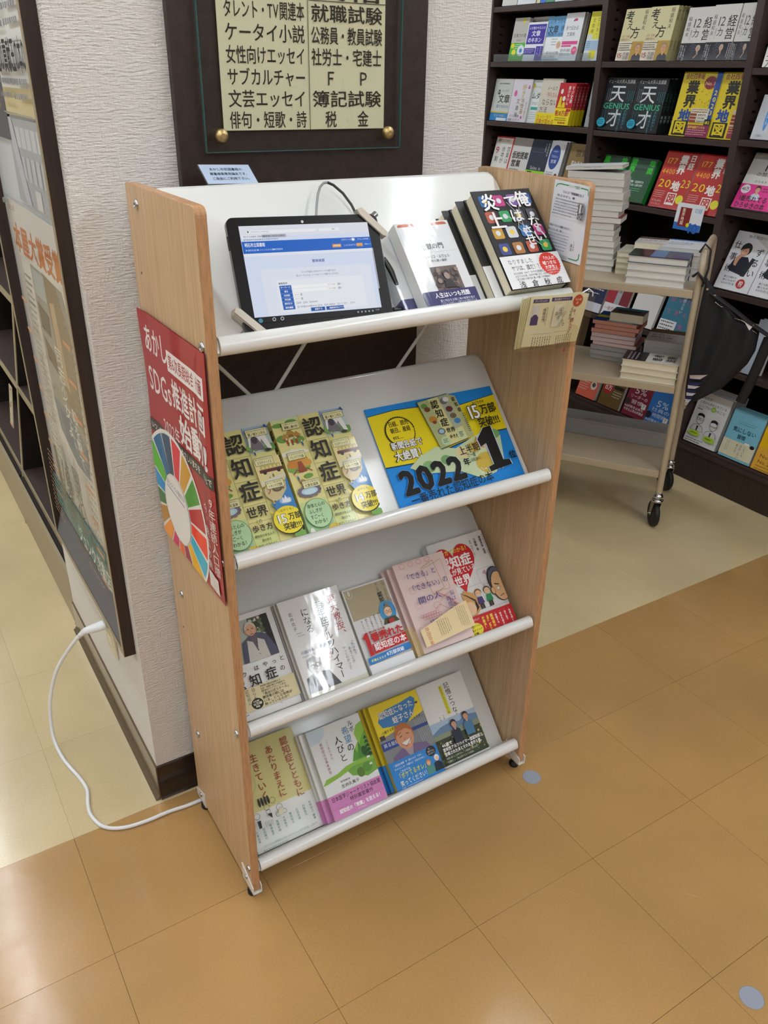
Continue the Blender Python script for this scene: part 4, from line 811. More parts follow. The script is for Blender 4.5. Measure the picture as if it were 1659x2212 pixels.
# ---------------------------------------------------------------- tablet, holder, cable
TB = Matrix(((.9971, .056, -.055, .083), (-.074, .441, -.895, .0615), (-.026, .896, .443, 1.1135), (0, 0, 0, 1)))
TB = frame(TB.col[3][:3], TB.col[0][:3], (Vector(TB.col[1][:3])-Vector(TB.col[0][:3])*Vector(TB.col[1][:3]).dot(Vector(TB.col[0][:3])))[:])
def rrect(w, h, r, n=6):
    return [(cx+r*math.cos(math.radians(a0+90*k/n)), cy+r*math.sin(math.radians(a0+90*k/n))) for cx, cy, a0 in ((w-r, h-r, 0), (r, h-r, 90), (r, r, 180), (w-r, r, 270)) for k in range(n+1)]
def tablet():
    w, h = .245, .166; t = thing('tablet_computer', 'black tablet showing a blue library search page, clamped on the top tier', 'tablet', TB)
    b = MB(); b.prism(rrect(w, h, .011), -.0085, -.0005, 2); b.build('body', M['black'], t)
    b = MB(); b.prism(rrect(w-.001, h-.001, .0105), -.0005, .0002, 2); g = b.build('front_glass', M['glassblack'], t)
    a = Art(.2085, .1325, .0009)
    a.R(0, 0, 100, a.H, 'dfe9ff'); a.R(0, 0, 100, 7.5, 'e9ecf6'); a.R(5, 3.3, 58, 5.4, 'f8faff'); a.R(60, 3.3, 76, 5.4, 'f8faff'); a.R(5.6, 3.6, 6.8, 4.8, '2a8a3a'); a.R(1, 6.4, 15.6, 8.6, 'f6f8ff'); a.R(16, 6.4, 34, 8.6, 'b8bcc8')
    a.T('明石市立図書館 蔵書検索', 2, 6.8, 1.4, '33384a'); a.T('www.library-akashi.jp/', 8, 3.5, 1.3, '6a7080'); a.T('図書検索・明石市立図書館', 17, 6.8, 1.3, '33384a'); a.T('検索', 70, 3.6, 1.3, '6a7080'); a.lines(2, 9.4, 26, 1, 1.6, '8a90a0', .7)
    a.R(0, 11, 100, 19.5, '1468cf'); a.T('明石市立図書館', 1.8, 12, 3, 'ffffff', W=15, b=.02); a.T('▶資料を探す', 2, 16.4, 1.5, 'dfe9ff'); a.T('▶ジャンルから探す', 10.5, 16.4, 1.5, 'dfe9ff'); a.T('▶利用案内', 22, 16.4, 1.5, 'dfe9ff')
    a.T('文字サイズの変更', 76, 11.8, 1.4, 'ffffff'); a.R(84.5, 11.6, 86.4, 13.5, 'ffffff'); a.T('やさしい日本語', 89, 11.8, 1.3, 'ffffff'); a.R(68, 15.4, 75, 17.8, 'e8a23a'); a.T('詳細検索', 69, 15.8, 1.4, 'ffffff'); a.T('こんにちはゲストさん', 77, 15.8, 1.4, 'ffffff'); a.R(87.6, 15.4, 92.6, 17.8, 'e8a23a'); a.T('ログイン', 88, 15.8, 1.1, 'ffffff'); a.T('予約カート', 94, 15.8, 1.2, 'ffffff')
    a.R(0, 19.5, 100, 21.6, 'eef2fb'); a.T('簡単検索', 50, 25.4, 2.5, '2f5aa6', b=.02)
    a.R(10, 31, 96, a.H, 'e9effc'); a.T('タイトルや内容紹介に含まれるキーワードから検索できます。', 40, 33.4, 1.6, '4a5266', W=28); a.T('間にスペースを入れれば、いくつものキーワードで検索することができます。', 36, 35.8, 1.6, '4a5266', W=34)
    a.R(20, 39, 88, 61.6, 'f1f5fd'); a.T('検索条件', 21.4, 40.6, 1.7, '33405e', b=.02)
    for k, t_ in enumerate(('キーワード', '書名', '利用館', '所在館', '資料区分', '資料種類')):
        y = 43+k*2.9; a.R(21.6, y, 30.6, y+2.8, '1d62bd'); a.T(t_, 26.1-len(t_)*.75, y+.6, 1.5, 'ffffff', b=.02)
        if k < 2: a.R(31.4, y+.3, 58, y+2.4, 'ffffff'); a.ring(0, 0, 0, 0, 'ffffff') if 0 else None; a.R(58.8, y+.3, 68.6, y+2.4, 'ffffff'); a.T('すべて含む（AND）', 59.2, y+.7, 1.2, '3a4054'); a.R(66.8, y+.5, 68.3, y+2.2, 'b8c0d0')
        elif k < 4: a.R(31.4, y+.3, 38, y+2.4, 'ffffff'); a.T('すべて', 31.9, y+.7, 1.3, '3a4054'); a.R(36.3, y+.5, 37.8, y+2.2, 'b8c0d0')
        else:
            for j, s_ in enumerate(('図書', '雑誌', '視聴覚資料') if k == 4 else ('一般図書', '児童図書', '紙芝居', '和書', '郷土資料', '雑誌', 'ビデオ', 'CD', 'DVD')):
                x = 32.4+j*(5 if k == 4 else 5.2); a.R(x, y+.8, x+1.2, y+2, '50586c'); a.R(x+.2, y+1, x+1, y+1.8, 'ffffff'); a.T(s_, x+1.5, y+.8, 1.05, '3a4054', sx=.9)
    for x, s_ in ((42, '検索する'), (54, '検索条件をクリア')): a.R(x, 60.4 if 0 else 60.2, x+(11 if x < 50 else 14), 62.8, '1458b0'); a.T(s_, x+(3 if x < 50 else 2.4), 60.7, 1.5, 'ffffff', b=.02)
    a.R(98.6, 20, 99.6, 50, 'b6bdcc')
    s = a.out('screen', M['screen'], t); s.location = (.0175, .0165+.004, 0)
    tb = MB(); tb.box(.0175, .012, .0004, .226, .0205, .0009); tb.build('task_bar', M['glassblack'], t)
    ic = Art(.2085, .0085, .0012); ic.C(4, 2.4, 1.6, '4a8aa8'); ic.ring(14, 2.2, 1.1, .5, 'd0d8e0', 1.1, 12); ic.ring(20, 2.2, 1.1, .5, 'd0d8e0', 1.1, 12)
    for k in range(5): ic.R(79+k*3, 1.6, 80.4+k*3, 2.8, 'a0a8b0')
    ic.T('11:30', 94, .8, 1.6, 'c0c8d0'); ic_ = ic.out('task_icons', M['screen'], t); ic_.location = (.0175, .012, 0); ic_['kind'] = 'stuff'
    b = MB(); b.lathe([(.0022, .0003), (.0022, .0008)], 14, (.118, .157, 0)); b.build('camera_lens', M['steel'], t)
    b = MB(); b.box(-.0012, .12, -.006, 0, .14, -.003); b.build('side_button', M['black'], t)
tablet()
def holder():
    t = thing('tablet_holder', 'bone coated steel security holder gripping two corners of the tablet', 'holder', TB)
    w, h = .245, .166
    for nm, cx, cy, s in (('corner_clamp', w, h, 1), ('corner_clamp', 0, 0, -1)):
        b = MB(); d = .026; k = s
        pts = [(cx-k*.034, cy+k*.006), (cx-k*.026, cy+k*.009), (cx+k*.012, cy-k*.030), (cx+k*.009, cy-k*.037), (cx+k*.002, cy-k*.034), (cx-k*.031, cy-k*.001)]
        if k < 0: pass
        b.prism(pts, .0006, .0045, 2, 0); b.prism([(cx-k*.032, cy+k*.008), (cx-k*.026, cy+k*.010), (cx+k*.012, cy-k*.028), (cx+k*.010, cy-k*.036)], -.016, .0006, 2, 0)
        b.build(nm, M['bone'], t)
    b = MB(); b.tube([(-.006, -.004, -.013), (w/2, h/2, -.014), (w+.006, h+.004, -.013)], .005, 10); b.build('brace_arm', M['steel'], t)
    b = MB(); b.lathe([(.022, -.030), (.024, -.028), (.024, -.018), (.018, -.0148)], 24, (w/2, h/2, 0)); b.build('hub', M['black'], t)
holder()
def cables():
    t = thing('tablet_cable', 'thin black and grey cable looping from the tablet over the rack top', 'cable')
    b = MB(); b.tube([(.340, .165, 1.232), (.335, .175, 1.246), (.332, .187, 1.261), (.325, .202, 1.277), (.313, .212, 1.289), (.304, .216, 1.293)], .0023, 8); b.build('black_lead', M['black'], t)
    b = MB(); b.tube([(.304, .216, 1.293), (.297, .2165, 1.292), (.289, .213, 1.287), (.280, .204, 1.277), (.270, .190, 1.262), (.260, .174, 1.243), (.258, .160, 1.226)], .0021, 8); b.build('grey_lead', M['greyc'], t)
    t2 = thing('usb_cable', 'black USB plug and short lead at the right edge of the tablet', 'cable')
    p = [Vector((.343, .104, 1.190)), Vector((.351, .092, 1.170)), Vector((.356, .082, 1.150))]
    b = MB(); b.tube([p[0], p[0].lerp(p[1], .5), p[1], p[2]], [.0045, .0062, .0062, .004], 10, flat=.7); b.build('plug', M['black'], t2)
    b = MB(); b.tube([p[2], (.364, .075, 1.138), (.372, .068, 1.128), (.374, .062, 1.119), (.365, .060, 1.116), (.352, .060, 1.117)], .0019, 8); b.build('lead', M['black'], t2)
    b = MB(); b.tube([(.354, .060, 1.1165), (.336, .060, 1.118)], .0046, 10, flat=.8); b.build('inline_plug', M['black'], t2)
M['greyc'] = mat('grey_cable', (150, 152, 152), .4)
cables()
# small desk sign on the rack top
def plaque():
    m = frame((.116, .2555, 1.2925), (.996, .083, -.045), (-.059, .80, .60)); t = thing('desk_sign', 'small clear angled sign with pale blue notice behind the rack top', 'sign', m)
    box('sign_plate', 0, 0, 0, .090, .0435, .0016, M['clear'], t); box('notice_sheet', .001, .001, .0018, .089, .0425, .0021, cmat('b9cbe4'), t)
    a = Art(.088, .0415, .0023)
    for k, s in enumerate(('あかし市民図書館の', '蔵書検索専用端末です。', 'ご自由にご利用下さい。')): a.T(s, (16, 13, 13)[k], 8+k*11.5, 7.4, '2e3648', W=(66, 78, 78)[k], b=.01)
    a.out('notice_print', M['prlow'], t).location = (.001, .001, 0)
    b = MB(); b.prism([(0, -.0005), (-.016, -.022), (-.016, -.024), (.002, -.003)], .008, .082, 0)
    o = b.build('stand_foot', M['clear'], t)
    b = MB(); b.tube([(.012, -.004, -.010), (.024, -.006, -.006)], .0022, 8); b.tube([(.070, -.006, -.006), (.086, -.004, -.008)], .0022, 8); b.build('tape_roll', M['clear'], t)
plaque()

# ---------------------------------------------------------------- paper on the rack ends
def sheet_thing(name, label, cat, M4, w, h, art, base, gloss='pr', warp=None, t=.0004):
    """one sheet of paper, gently bent by warp(u, v) -> offset; the print follows the bend"""
    r = thing(name, label, cat, M4); b = MB(); n = 20; wf = warp or (lambda u, v: 0)
    for s in (0, 1):
        vs = [(w*i/n, h*j/n, wf(i/n, j/n)+(t if s else 0)) for j in range(n+1) for i in range(n+1)]
        b.add(vs, [((j*(n+1)+i), (j*(n+1)+i+1), ((j+1)*(n+1)+i+1), ((j+1)*(n+1)+i)) if s else ((j*(n+1)+i), ((j+1)*(n+1)+i), ((j+1)*(n+1)+i+1), (j*(n+1)+i+1)) for j in range(n) for i in range(n)], sm=True)
    b.build('paper', cmat(base), r)
    a = Art(w, h, t+.0006); art(a)
    # cut long polygons so that they follow the bend, then displace
    me = a.mb.build('print', M[gloss], r)
    if warp:
        bm = bmesh.new(); bm.from_mesh(me.data)
        for ax, L in ((0, w), (1, h)):
            for k in range(1, 20):
                pl = [0, 0, 0]; pl[ax] = L*k/20; no = [0, 0, 0]; no[ax] = 1
                bmesh.ops.bisect_plane(bm, geom=bm.verts[:]+bm.edges[:]+bm.faces[:], plane_co=pl, plane_no=no)
        for v in bm.verts: v.co.z += wf(min(1, max(0, v.co.x/w)), min(1, max(0, v.co.y/h)))
        bm.to_mesh(me.data); bm.free()
    return r
SDG = ['e5243b', 'dda63a', '4c9f38', 'c5192d', 'ff3a21', '26bde2', 'fcc30b', 'a21942', 'fd6925', 'dd1367', 'fd9d24', 'bf8b2e', '3f7e44', '0a97d9', '56c02b', '00689d', '19486a']
def art_sdg(a):
    a.R(0, 0, 100, a.H, 'a8202f')
    a.T('あかし', 6, 6, 17, 'f6f2f2', W=37, b=.02); a.R(42, 13, 96, 24.5, 'f6f2f2'); a.T('第6次長期総合計画', 44, 14.4, 8.4, 'a8202f', W=50, b=.015)
    a.T('SDGs', 6, 27, 20, 'f6f2f2', W=38, b=.01); a.T('推進計画', 45, 27, 17, 'f6f2f2', W=51, b=.025)
    a.T('2022年', 24, 55, 11, 'f6f2f2', W=27); a.T('始動', 52, 44.5, 18.5, 'f6f2f2', W=37, b=.035); a.T('!', 90, 46, 18, 'f6f2f2', b=.05, sx=1.2)
    a.R(0, 64, 100, 71.5, '2a2a28'); a.T('いつまでも すべての人に やさしいまちを みんなで', 2, 65.4, 4.8, 'f4f4f0', W=96, b=.015)
    cx, cy, R1, R0 = 33, 112, 46, 22
    a.C(cx, cy, R1+2.4, 'f4f2f0', n=48)
    for k in range(17):
        a0 = -90+k*360/17+1.6; a1 = -90+(k+1)*360/17-1.6
        pts = [(cx+R1*math.cos(math.radians(a0+(a1-a0)*j/4)), cy+R1*math.sin(math.radians(a0+(a1-a0)*j/4))) for j in range(5)]+[(cx+R0*math.cos(math.radians(a1-(a1-a0)*j/4)), cy+R0*math.sin(math.radians(a1-(a1-a0)*j/4))) for j in range(5)]
        a.poly(pts, SDG[k])
    a.C(cx, cy, R0-1, 'f4f2f0', n=32); a.T('まちづくりの旗走る!', 18, 96, 4, '3a3a50', W=30, rot=3); a.L([(18, 101), (47, 104)], .6, '4a4a9a')
    a.T('9年連続人口増', 92, 76, 7, 'f0e6e6', v=True, sp=.98); a.T('今、明石が熱い!', 81, 84, 6.4, 'f0e6e6', v=True, sp=1.1)
    a.R(80, 127, 95, a.H-3.4, 'e9e4e4')
sheet_thing('city_poster', 'red city plan poster with ring of coloured segments on the left rack panel', 'poster', fX((-.0012, .2915, .702)), .2905, .409, art_sdg, 'a8202f', 'prg',
            lambda u, v: .0016+.005*max(0, 1-abs(u-.93)/.10)*math.sin(math.pi*min(1, max(0, v)))**.6+.0035*max(0, 1-u/.14)*math.sin(math.pi*v*1.4)**2)
def art_notice(a):
    a.R(0, 0, 100, a.H, 'e9ecf4'); g = '3f9a5a'
    for x0, x1, y in ((16, 40, 6), (72, 94, 6), (8, 26, a.H-6), (66, 88, a.H-6)): a.R(x0, y-1.1, x1, y+1.1, g)
    for pts in (((6, 13), (8, 8), (16, 6)), ((94, 6), (97, 9), (98, 16)), ((94, a.H-20), (94, a.H-10), (88, a.H-6)), ((4, a.H-12), (5, a.H-8), (8, a.H-6))): a.L(list(pts), 2.2, g)
    a.T('ジュンク堂書店', 41, 3.2, 6, '2f8a4a', W=30); a.T('JUNKUDO', 28, a.H-10, 8, '9a9484', W=36)
    a.T('【２０１９「地域図書風土記」】', 26, 16, 5, '3c3f4a', W=60, b=.02); a.T('井上ひさし 著', 12, 24, 4.4, '3c3f4a', W=50, b=.01); a.lines(10, 32, 68, 6, 5.2, '74788a', 1.7)
    a.R(80, 30, 97, 60, '9a9aa0')
    for k in range(40): a.C(81+random.random()*15, 32+random.random()*26, .5+random.random()*1.4, random.choice(('3a3a3e', '6a6a70', 'c8c8cc')), n=6)
    a.R(86, 32, 91, 48, 'e0e0e4'); a.T('「病気がイヤならその眼鏡をやめなさい。」', 8, 78, 5, '33363f', W=68, b=.03); a.T('葉山弘美 著', 8, 86, 4.4, '3c3f4a', W=40); a.lines(8, 94, 62, 6, 5.4, '74788a', 1.7)
    a.T('湯浅', 80, 104, 7, '33363f', v=True, b=.02); a.T('心の眼鏡', 88, 98, 4.6, '4a4d58', v=True); a.lines(2, 30, 70, 1, 3, '8a8f9e', .8, True)
sheet_thing('shop_notice', 'white bookshop notice with green corner lines on the right rack panel', 'notice', frame((W-TH-.0006, .0850, 1.1715), (0, -1, -.04), (0, -.045, 1)), .0880, .1250, art_notice, 'e9ecf4', 'pr',
            lambda u, v: .0006+.006*max(0, (u-.75)/.25)**2*max(0, v-.3))
def art_leaf(a):
    a.R(0, 0, 100, a.H, 'e6dfb8'); a.R(5, 4, 32, 9, '37336e'); a.R(36, 3, 72, 8, '37336e'); a.T('コミックエッセイ', 7, 4.6, 3.6, 'f0e8c0', W=22); a.T('東北路大アリクイ', 40, 3.6, 3.6, 'f0e8c0', W=28)
    a.C(83, 9, 8.4, 'b8402c', 8.4); a.T('本の旅', 78, 5.6, 3.4, 'f4e0c0', W=11); a.T('選', 81, 10, 3.6, 'f4e0c0')
    a.T('今、読んでおきたい本', 78, 20, 6.6, 'a82c3c', v=True, b=.02, sp=.92); a.R(6, 12, 18, 38, 'd8d8d8'); a.poly([(6, 38), (6, 28), (10, 24), (14, 24), (18, 28), (18, 38)], '3a2f6a')
    a.T('地獄の門', 24, 16, 4.6, '38332c', v=True); a.lines(31, 15, 24, 2, 3.4, '5a5448', .9, True)
    a.R(42, 12, 60, 42, 'efe9d0')
    for k in range(26): a.ring(44+random.random()*14, 14+random.random()*26, 1.8, .35, '3a362e', n=9)
    a.lines(66, 12, 28, 1, 3, '4a443a', 1, True); a.T('今野書店', 62, 14, 4, '38332c', v=True, b=.01)
    a.R(4, 46, 36, 46.4, '8a8260'); a.R(40, 45, 72, 45.4, '8a8260'); a.lines(34, 50, 30, 8, 4.2, '5a5444', 1.3, True, .3); a.lines(72, 49, 32, 8, 4.2, '5a5444', 1.3, True, .3)
def leaflets():
    g = 'leaflets in the clear pocket'
    base = Vector((.542, -.0085, 1.0475)); ax = Vector((.9985, -.02, -.055)); ay = Vector((.07, -.10, 1))
    m = frame(base, ax, ay)
    for k in range(5):
        mk = m @ Matrix.Translation((-.006+k*.0022, -.0015*(4-k)*(k < 4), .0012*k)) @ Matrix.Rotation(math.radians((4-k)*.9), 4, 'Z')
        lab = ('rearmost cream leaflet in the clear pocket, against the rack', 'second cream leaflet from the back of the clear pocket', 'middle cream leaflet in the clear pocket', 'cream leaflet directly behind the red titled one in the pocket', 'front cream leaflet with red vertical title in clear pocket at rack lip')[k]
        if k == 4:
            r = sheet_thing('leaflet', lab, 'leaflet', mk, .128, .086, art_leaf, 'e6dfb8', 'prg', lambda u, v: .0035*math.sin(math.pi*u*1.6)*(1-v)+.004*max(0, u-.8))
        else:
            r = thing('leaflet', lab, 'leaflet', mk); box('sheet', 0, 0, 0, .128, .086, .0005, cmat(('dcd4a6', 'd6cd9e')[k % 2]), r)
        r['group'] = g
    t = thing('clear_pocket', 'clear plastic pocket of leaflets hung on the right end of the top lip', 'pocket', m)
    b = MB(); b.box(-.010, -.005, -.0016, .141, .083, -.0008); b.box(-.010, -.005, .0125, .141, .083, .0131); b.box(-.010, -.006, -.0012, .141, -.005, .0131); b.box(.1405, -.005, -.0012, .1414, .083, .0131); b.box(-.0105, -.005, -.0012, -.0098, .083, .0131)
    b.build('film', M['film'], t)
    b = MB(); b.box(.0, .083, -.0016, .141, .0905, -.0008); b.build('back_flap', M['film'], t)
    b = MB(); b.tube([(.117, .087, .004), (.128, .094, .006), (.139, .088, .006), (.143, .080, .004)], .0012, 6); b.build('hanging_tie', M['white_plastic'], t)
leaflets()

# ================================================================ POSTER CASE ON THE LEFT FACE OF THE PILLAR
PC = thing('poster_case', 'dark framed poster case with taupe rim on the left face of the pillar', 'display case', Matrix.Translation((0, 0, 0)))
def pcase():
    y0, y1, z0, z1, xf, xb = .382, .985, .383, 2.2, -.0945, -.0702
    rim = .013
    def fr(nm, ya, yb, za, zb):
        b = MB(); b.box(xf+.0012, ya, za, xb, yb, zb); b.build(nm, M['darkwood'], PC)
        b = MB(); b.box(xf, ya+.0004, za+.0004, xf+.0012, yb-.0004, zb-.0004); b.build('rim_strip', M['taupe'], PC)
    fr('side_frame', y0, y0+rim, z0, z1); fr('side_frame', y1-rim, y1, z0, z1); fr('bottom_frame', y0+rim, y1-rim, z0, z0+rim); fr('top_frame', y0+rim, y1-rim, z1-rim, z1)
    b = MB(); b.prism([(xf+.002, z0+rim), (xf+.002, z0+rim+.003), (xb-.0015, z0+rim+.066), (xb-.0015, z0+rim)], y0+rim, y1-rim, 1)
    b.v = [(v[0], v[1], v[2]) for v in b.v]; b.build('felt_ledge', M['ledge'], PC)
    box('back_board', xb-.0014, y0+rim, z0+rim, xb-.0002, y1-rim, z1-rim, cmat('c9cccf'), PC)
pcase()
def pcf(y, z, x=-.0728): return fX((x, y, z))
def art_prize(a):
    a.R(0, 0, 100, a.H, 'e6e2dc'); a.R(0, 0, 12, a.H, 'dcd8d2'); a.T('2022年', 3, 3, 4, 'a86a4a'); a.T('本屋大賞受賞', 6, 13, 19, 'cf7420', W=84, b=.045)
    a.poly([(30, 34), (82, 36), (85, 44), (85, 135), (80, 150), (60, 152), (40, 140), (30, 120)], '9c9890'); a.poly([(50, 34), (72, 36), (84, 60), (85, 120), (60, 110), (56, 70)], '8a7458'); a.poly([(56, 50), (64, 48), (70, 100), (60, 96)], 'c2a484'); a.R(32, 36, 52, 52, 'b0b8ba'); a.poly([(33, 56), (52, 60), (50, 74), (34, 72)], '4f3f38'); a.poly([(34, 78), (54, 84), (52, 96), (36, 92)], '5a4032')
    a.poly([(30, 120), (60, 118), (84, 130), (80, 152), (58, 154), (34, 142)], '6f7f90'); a.poly([(40, 124), (58, 122), (60, 146), (44, 144)], '4a5f80')
    a.T('同志少女よ、', 52, 76, 12, 'f4f0e8', v=True, b=.01); a.T('敵を撃て', 66, 110, 10, 'f4f0e8', v=True, b=.01)
    a.lines(14, 44, 13, 40, 4.4, '8f8a84', 1.6); a.lines(86, 50, 12, 34, 5, '8f8a84', 1.8)
    for k in range(8): a.R(86, 60+k*22, 97, 62.5+k*22, 'cf8a5a'); a.R(15, 58+k*20, 26, 60+k*20, 'cf8a5a')
    a.poly([(24, 158), (30, 156), (36, 190), (30, 200)], '4a4640')
    a.T('同志少女', 60, 150, 14, '3a3630', v=True, b=.01, sp=.9); a.T('よ敵を撃て', 42, 156, 12, '3a3630', v=True, b=.01, sp=.9); a.T('逢坂 冬馬', 44, 214, 7, '2a2824', W=34, b=.03)
    a.L([(40, 160), (36, 190), (44, 205)], 1.6, '3a3630'); a.L([(70, 168), (80, 190), (84, 214)], 1.8, '3a3630'); a.lines(8, 170, 20, 20, 3.6, 'a8846a', 1.2); a.lines(70, 216, 24, 8, 3.6, '9a948c', 1.2)
sheet_thing('prize_poster', 'tall white prize poster with orange headline in the poster case', 'poster', pcf(.925, .500), .500, .712, lambda a: (a.design(220), art_prize(a)), 'e6e2dc', 'prg', lambda u, v: .0016+.0010*math.sin(u*5+v*9))
pw = thing('plastic_cover', 'clear wrinkled plastic cover over the orange headline poster', 'cover', pcf(.932, .495))
b = MB(); n = 14
vs = [(.518*i/n, .725*j/n, .0052+.0012*math.sin(i*2.1+j*.8)+.0008*math.sin(j*1.7)) for j in range(n+1) for i in range(n+1)]
b.add(vs, [((j*(n+1)+i), (j*(n+1)+i+1), ((j+1)*(n+1)+i+1), ((j+1)*(n+1)+i)) for j in range(n) for i in range(n)], sm=True); b.build('film_sheet', M['film'], pw)
def art_news(a):
    a.R(0, 0, 100, a.H, 'dcdcd6'); a.R(0, a.H-14, 100, a.H, 'cbbd92')
    for c in (4, 52):
        a.lines(c+14, 6, 26, 3, 7, '8a8a88', 2.6); 
        for g in range(4): a.lines(c, 40+g*34, 42, 3, 7, '85858a', 3); a.R(c, 64+g*34, c+40, 64.6+g*34, '9a9a98')
    a.T('直木賞作家', 4, a.H-92, 11, '3a3a38', W=38, b=.02); a.T('芥川賞作家', 55, a.H-92, 11, '3a3a38', W=42, b=.02); a.T('ミケシンス', 3, a.H-70, 17, '3a3a38', W=46); a.T('又吉直樹', 54, a.H-70, 17, '3a3a38', W=44); a.T('超話題の貢献王の本の', 3, a.H-38, 17, '2c2c2a', W=96, b=.03)
sheet_thing('newspaper_clipping', 'grey newspaper advertisement above the prize poster in the case', 'poster', pcf(.735, 1.375), .310, .52, art_news, 'dcdcd6', 'prlow', lambda u, v: .0016+.0012*math.sin(u*7))
def art_face(a):
    a.R(0, 0, 100, a.H, '9aa0a0'); a.R(10, 0, 60, a.H*.5, 'c8cccf'); a.R(0, a.H*.62, 100, a.H, '35323f'); a.poly([(30, a.H*.42), (90, a.H*.42), (80, a.H*.85), (40, a.H*.85)], 'c07f22'); a.C(62, a.H*.34, 24, 'e9eef4', a.H*.14); a.C(54, a.H*.31, 2.6, '202024'); a.C(70, a.H*.31, 2.6, '202024'); a.C(62, a.H*.39, 2.6, 'c05a4a', 1.6)
sheet_thing('picture_poster', 'narrow poster with white face and orange figure left of the clipping', 'poster', pcf(.905, 1.33), .165, .50, art_face, '9aa0a0', 'prg', lambda u, v: .0012)
sheet_thing('grey_photo_print', 'pale grey photo print between clipping and prize poster', 'poster', pcf(.760, 1.225), .340, .145, lambda a: (a.R(0, 0, 100, a.H, 'a8abae'), [a.R(20+k*13, 4, 30+k*13, 14, 'c8cbce') for k in range(6)], [a.R(26+k*12, 18, 34+k*12, 30, 'bdc0c4') for k in range(5)], a.R(48, 33, 62, 44, 'd0d0cc'), a.poly([(0, 0), (14, 0), (34, a.H), (20, a.H)], 'bcc0c6')), 'a8abae', 'prg', lambda u, v: .0004)
def art_teal(a): a.R(0, 0, 100, a.H, '1c6f78'); a.T('ジュンク堂書店', 40, 7, 9.5, 'd8e6e8', W=50, b=.03)
tp = thing('name_plate', 'teal plastic shop name strip at the foot of the poster case', 'sign', fX((-.0770, .960, .485)))
box('strip', 0, 0, 0, .54, .082, .0016, M['teal'], tp); a = Art(.54, .082, .0019); art_teal(a); a.out('strip_print', M['prg'], tp)
for k, y in enumerate((.80, .74)):
    bc = thing('bulldog_clip', ('small steel clip at the top left of the prize poster', 'small steel clip holding the orange figure poster')[k], 'clip', fX((-.080, (.915, .770)[k], (1.203, 1.385)[k])))
    b = MB(); b.prism([(0, 0), (.014, 0), (.014, .007), (.007, .010), (0, .007)], 0, .004, 2); b.build('jaw', M['steel'], bc)

# ================================================================ OUTLET, PLUG AND FLOOR CORD
ot = thing('wall_outlet', 'cream wall outlet plate under the poster case', 'outlet', fX((PX0-.0002, .640, .245)))
box('outlet_plate', 0, 0, 0, .075, .118, .006, cmat('e0d9bd'), ot, .002)
for k in range(2): box('socket', .020, .022+k*.045, .006, .055, .052+k*.045, .0068, cmat('ece6d0'), ot)
def cord():
    t = thing('power_cord', 'white mains cord from the wall outlet to the left rear rack foot', 'cord')
    p0 = (-.079, .612, .318)
    b = MB(); b.tube([(-.077, .603, .325), (-.088, .608, .321), (-.108, .620, .312), (-.124, .630, .305)], [.012, .0145, .0125, .0095], 12, flat=.75); b.build('plug', M['white_plastic'], t)
    b = MB()
    for k in range(5): b.lathe([(.0068-.0006*k, 0), (.0072-.0006*k, .003), (.0068-.0006*k, .005)], 12, (0, 0, k*.0062))
    s = b.build('strain_relief', M['white_plastic'], t); d = Vector((-.55, .30, -.62)).normalized(); s.matrix_world = Matrix.Translation((-.124, .630, .305)) @ d.to_track_quat('Z', 'Y').to_matrix().to_4x4()
    key = [(-.139, .638, .288), (-.165, .652, .250), (-.200, .668, .185), (-.226, .668, .100), (-.236, .640, .030), (-.232, .595, .0045), (-.223, .545, .0042), (-.212, .500, .0042), (-.207, .455, .0042), (-.216, .412, .0042), (-.218, .375, .0042), (-.203, .332, .0042), (-.168, .308, .0042), (-.120, .300, .0042), (-.070, .300, .0042), (-.030, .296, .0042), (.010, .296, .0042), (.06, .300, .0042), (.10, .32, .0042)]
    pts = []
    for i in range(len(key)-1):
        P = [Vector(key[max(0, min(len(key)-1, i+k))]) for k in (-1, 0, 1, 2)]
        for u in (0, .25, .5, .75): pts.append(.5*((2*P[1])+(P[2]-P[0])*u+(2*P[0]-5*P[1]+4*P[2]-P[3])*u*u+(3*P[1]-P[0]-3*P[2]+P[3])*u**3))
    b = MB(); b.tube(pts, .0042, 10); b.build('cable', M['white_plastic'], t)
cord()
for k, (x, y) in enumerate(((.690, -.032), (.680, -.638))):
    b = MB(); b.lathe([(.0215, .0002), (.0215, .0007), (.0205, .0010)], 32, (x, y, 0)); tag(b.build('floor_marker', M['disc']if 'disc' in M else M.setdefault('disc', mat('grey_vinyl_dot', (150, 156, 170), .25)), None), ('round grey floor marker just right of the right rack foot', 'round grey floor marker in the near right corner')[k], 'marker', 'round floor markers')
for k, (x, y, h, c) in enumerate(()): pass

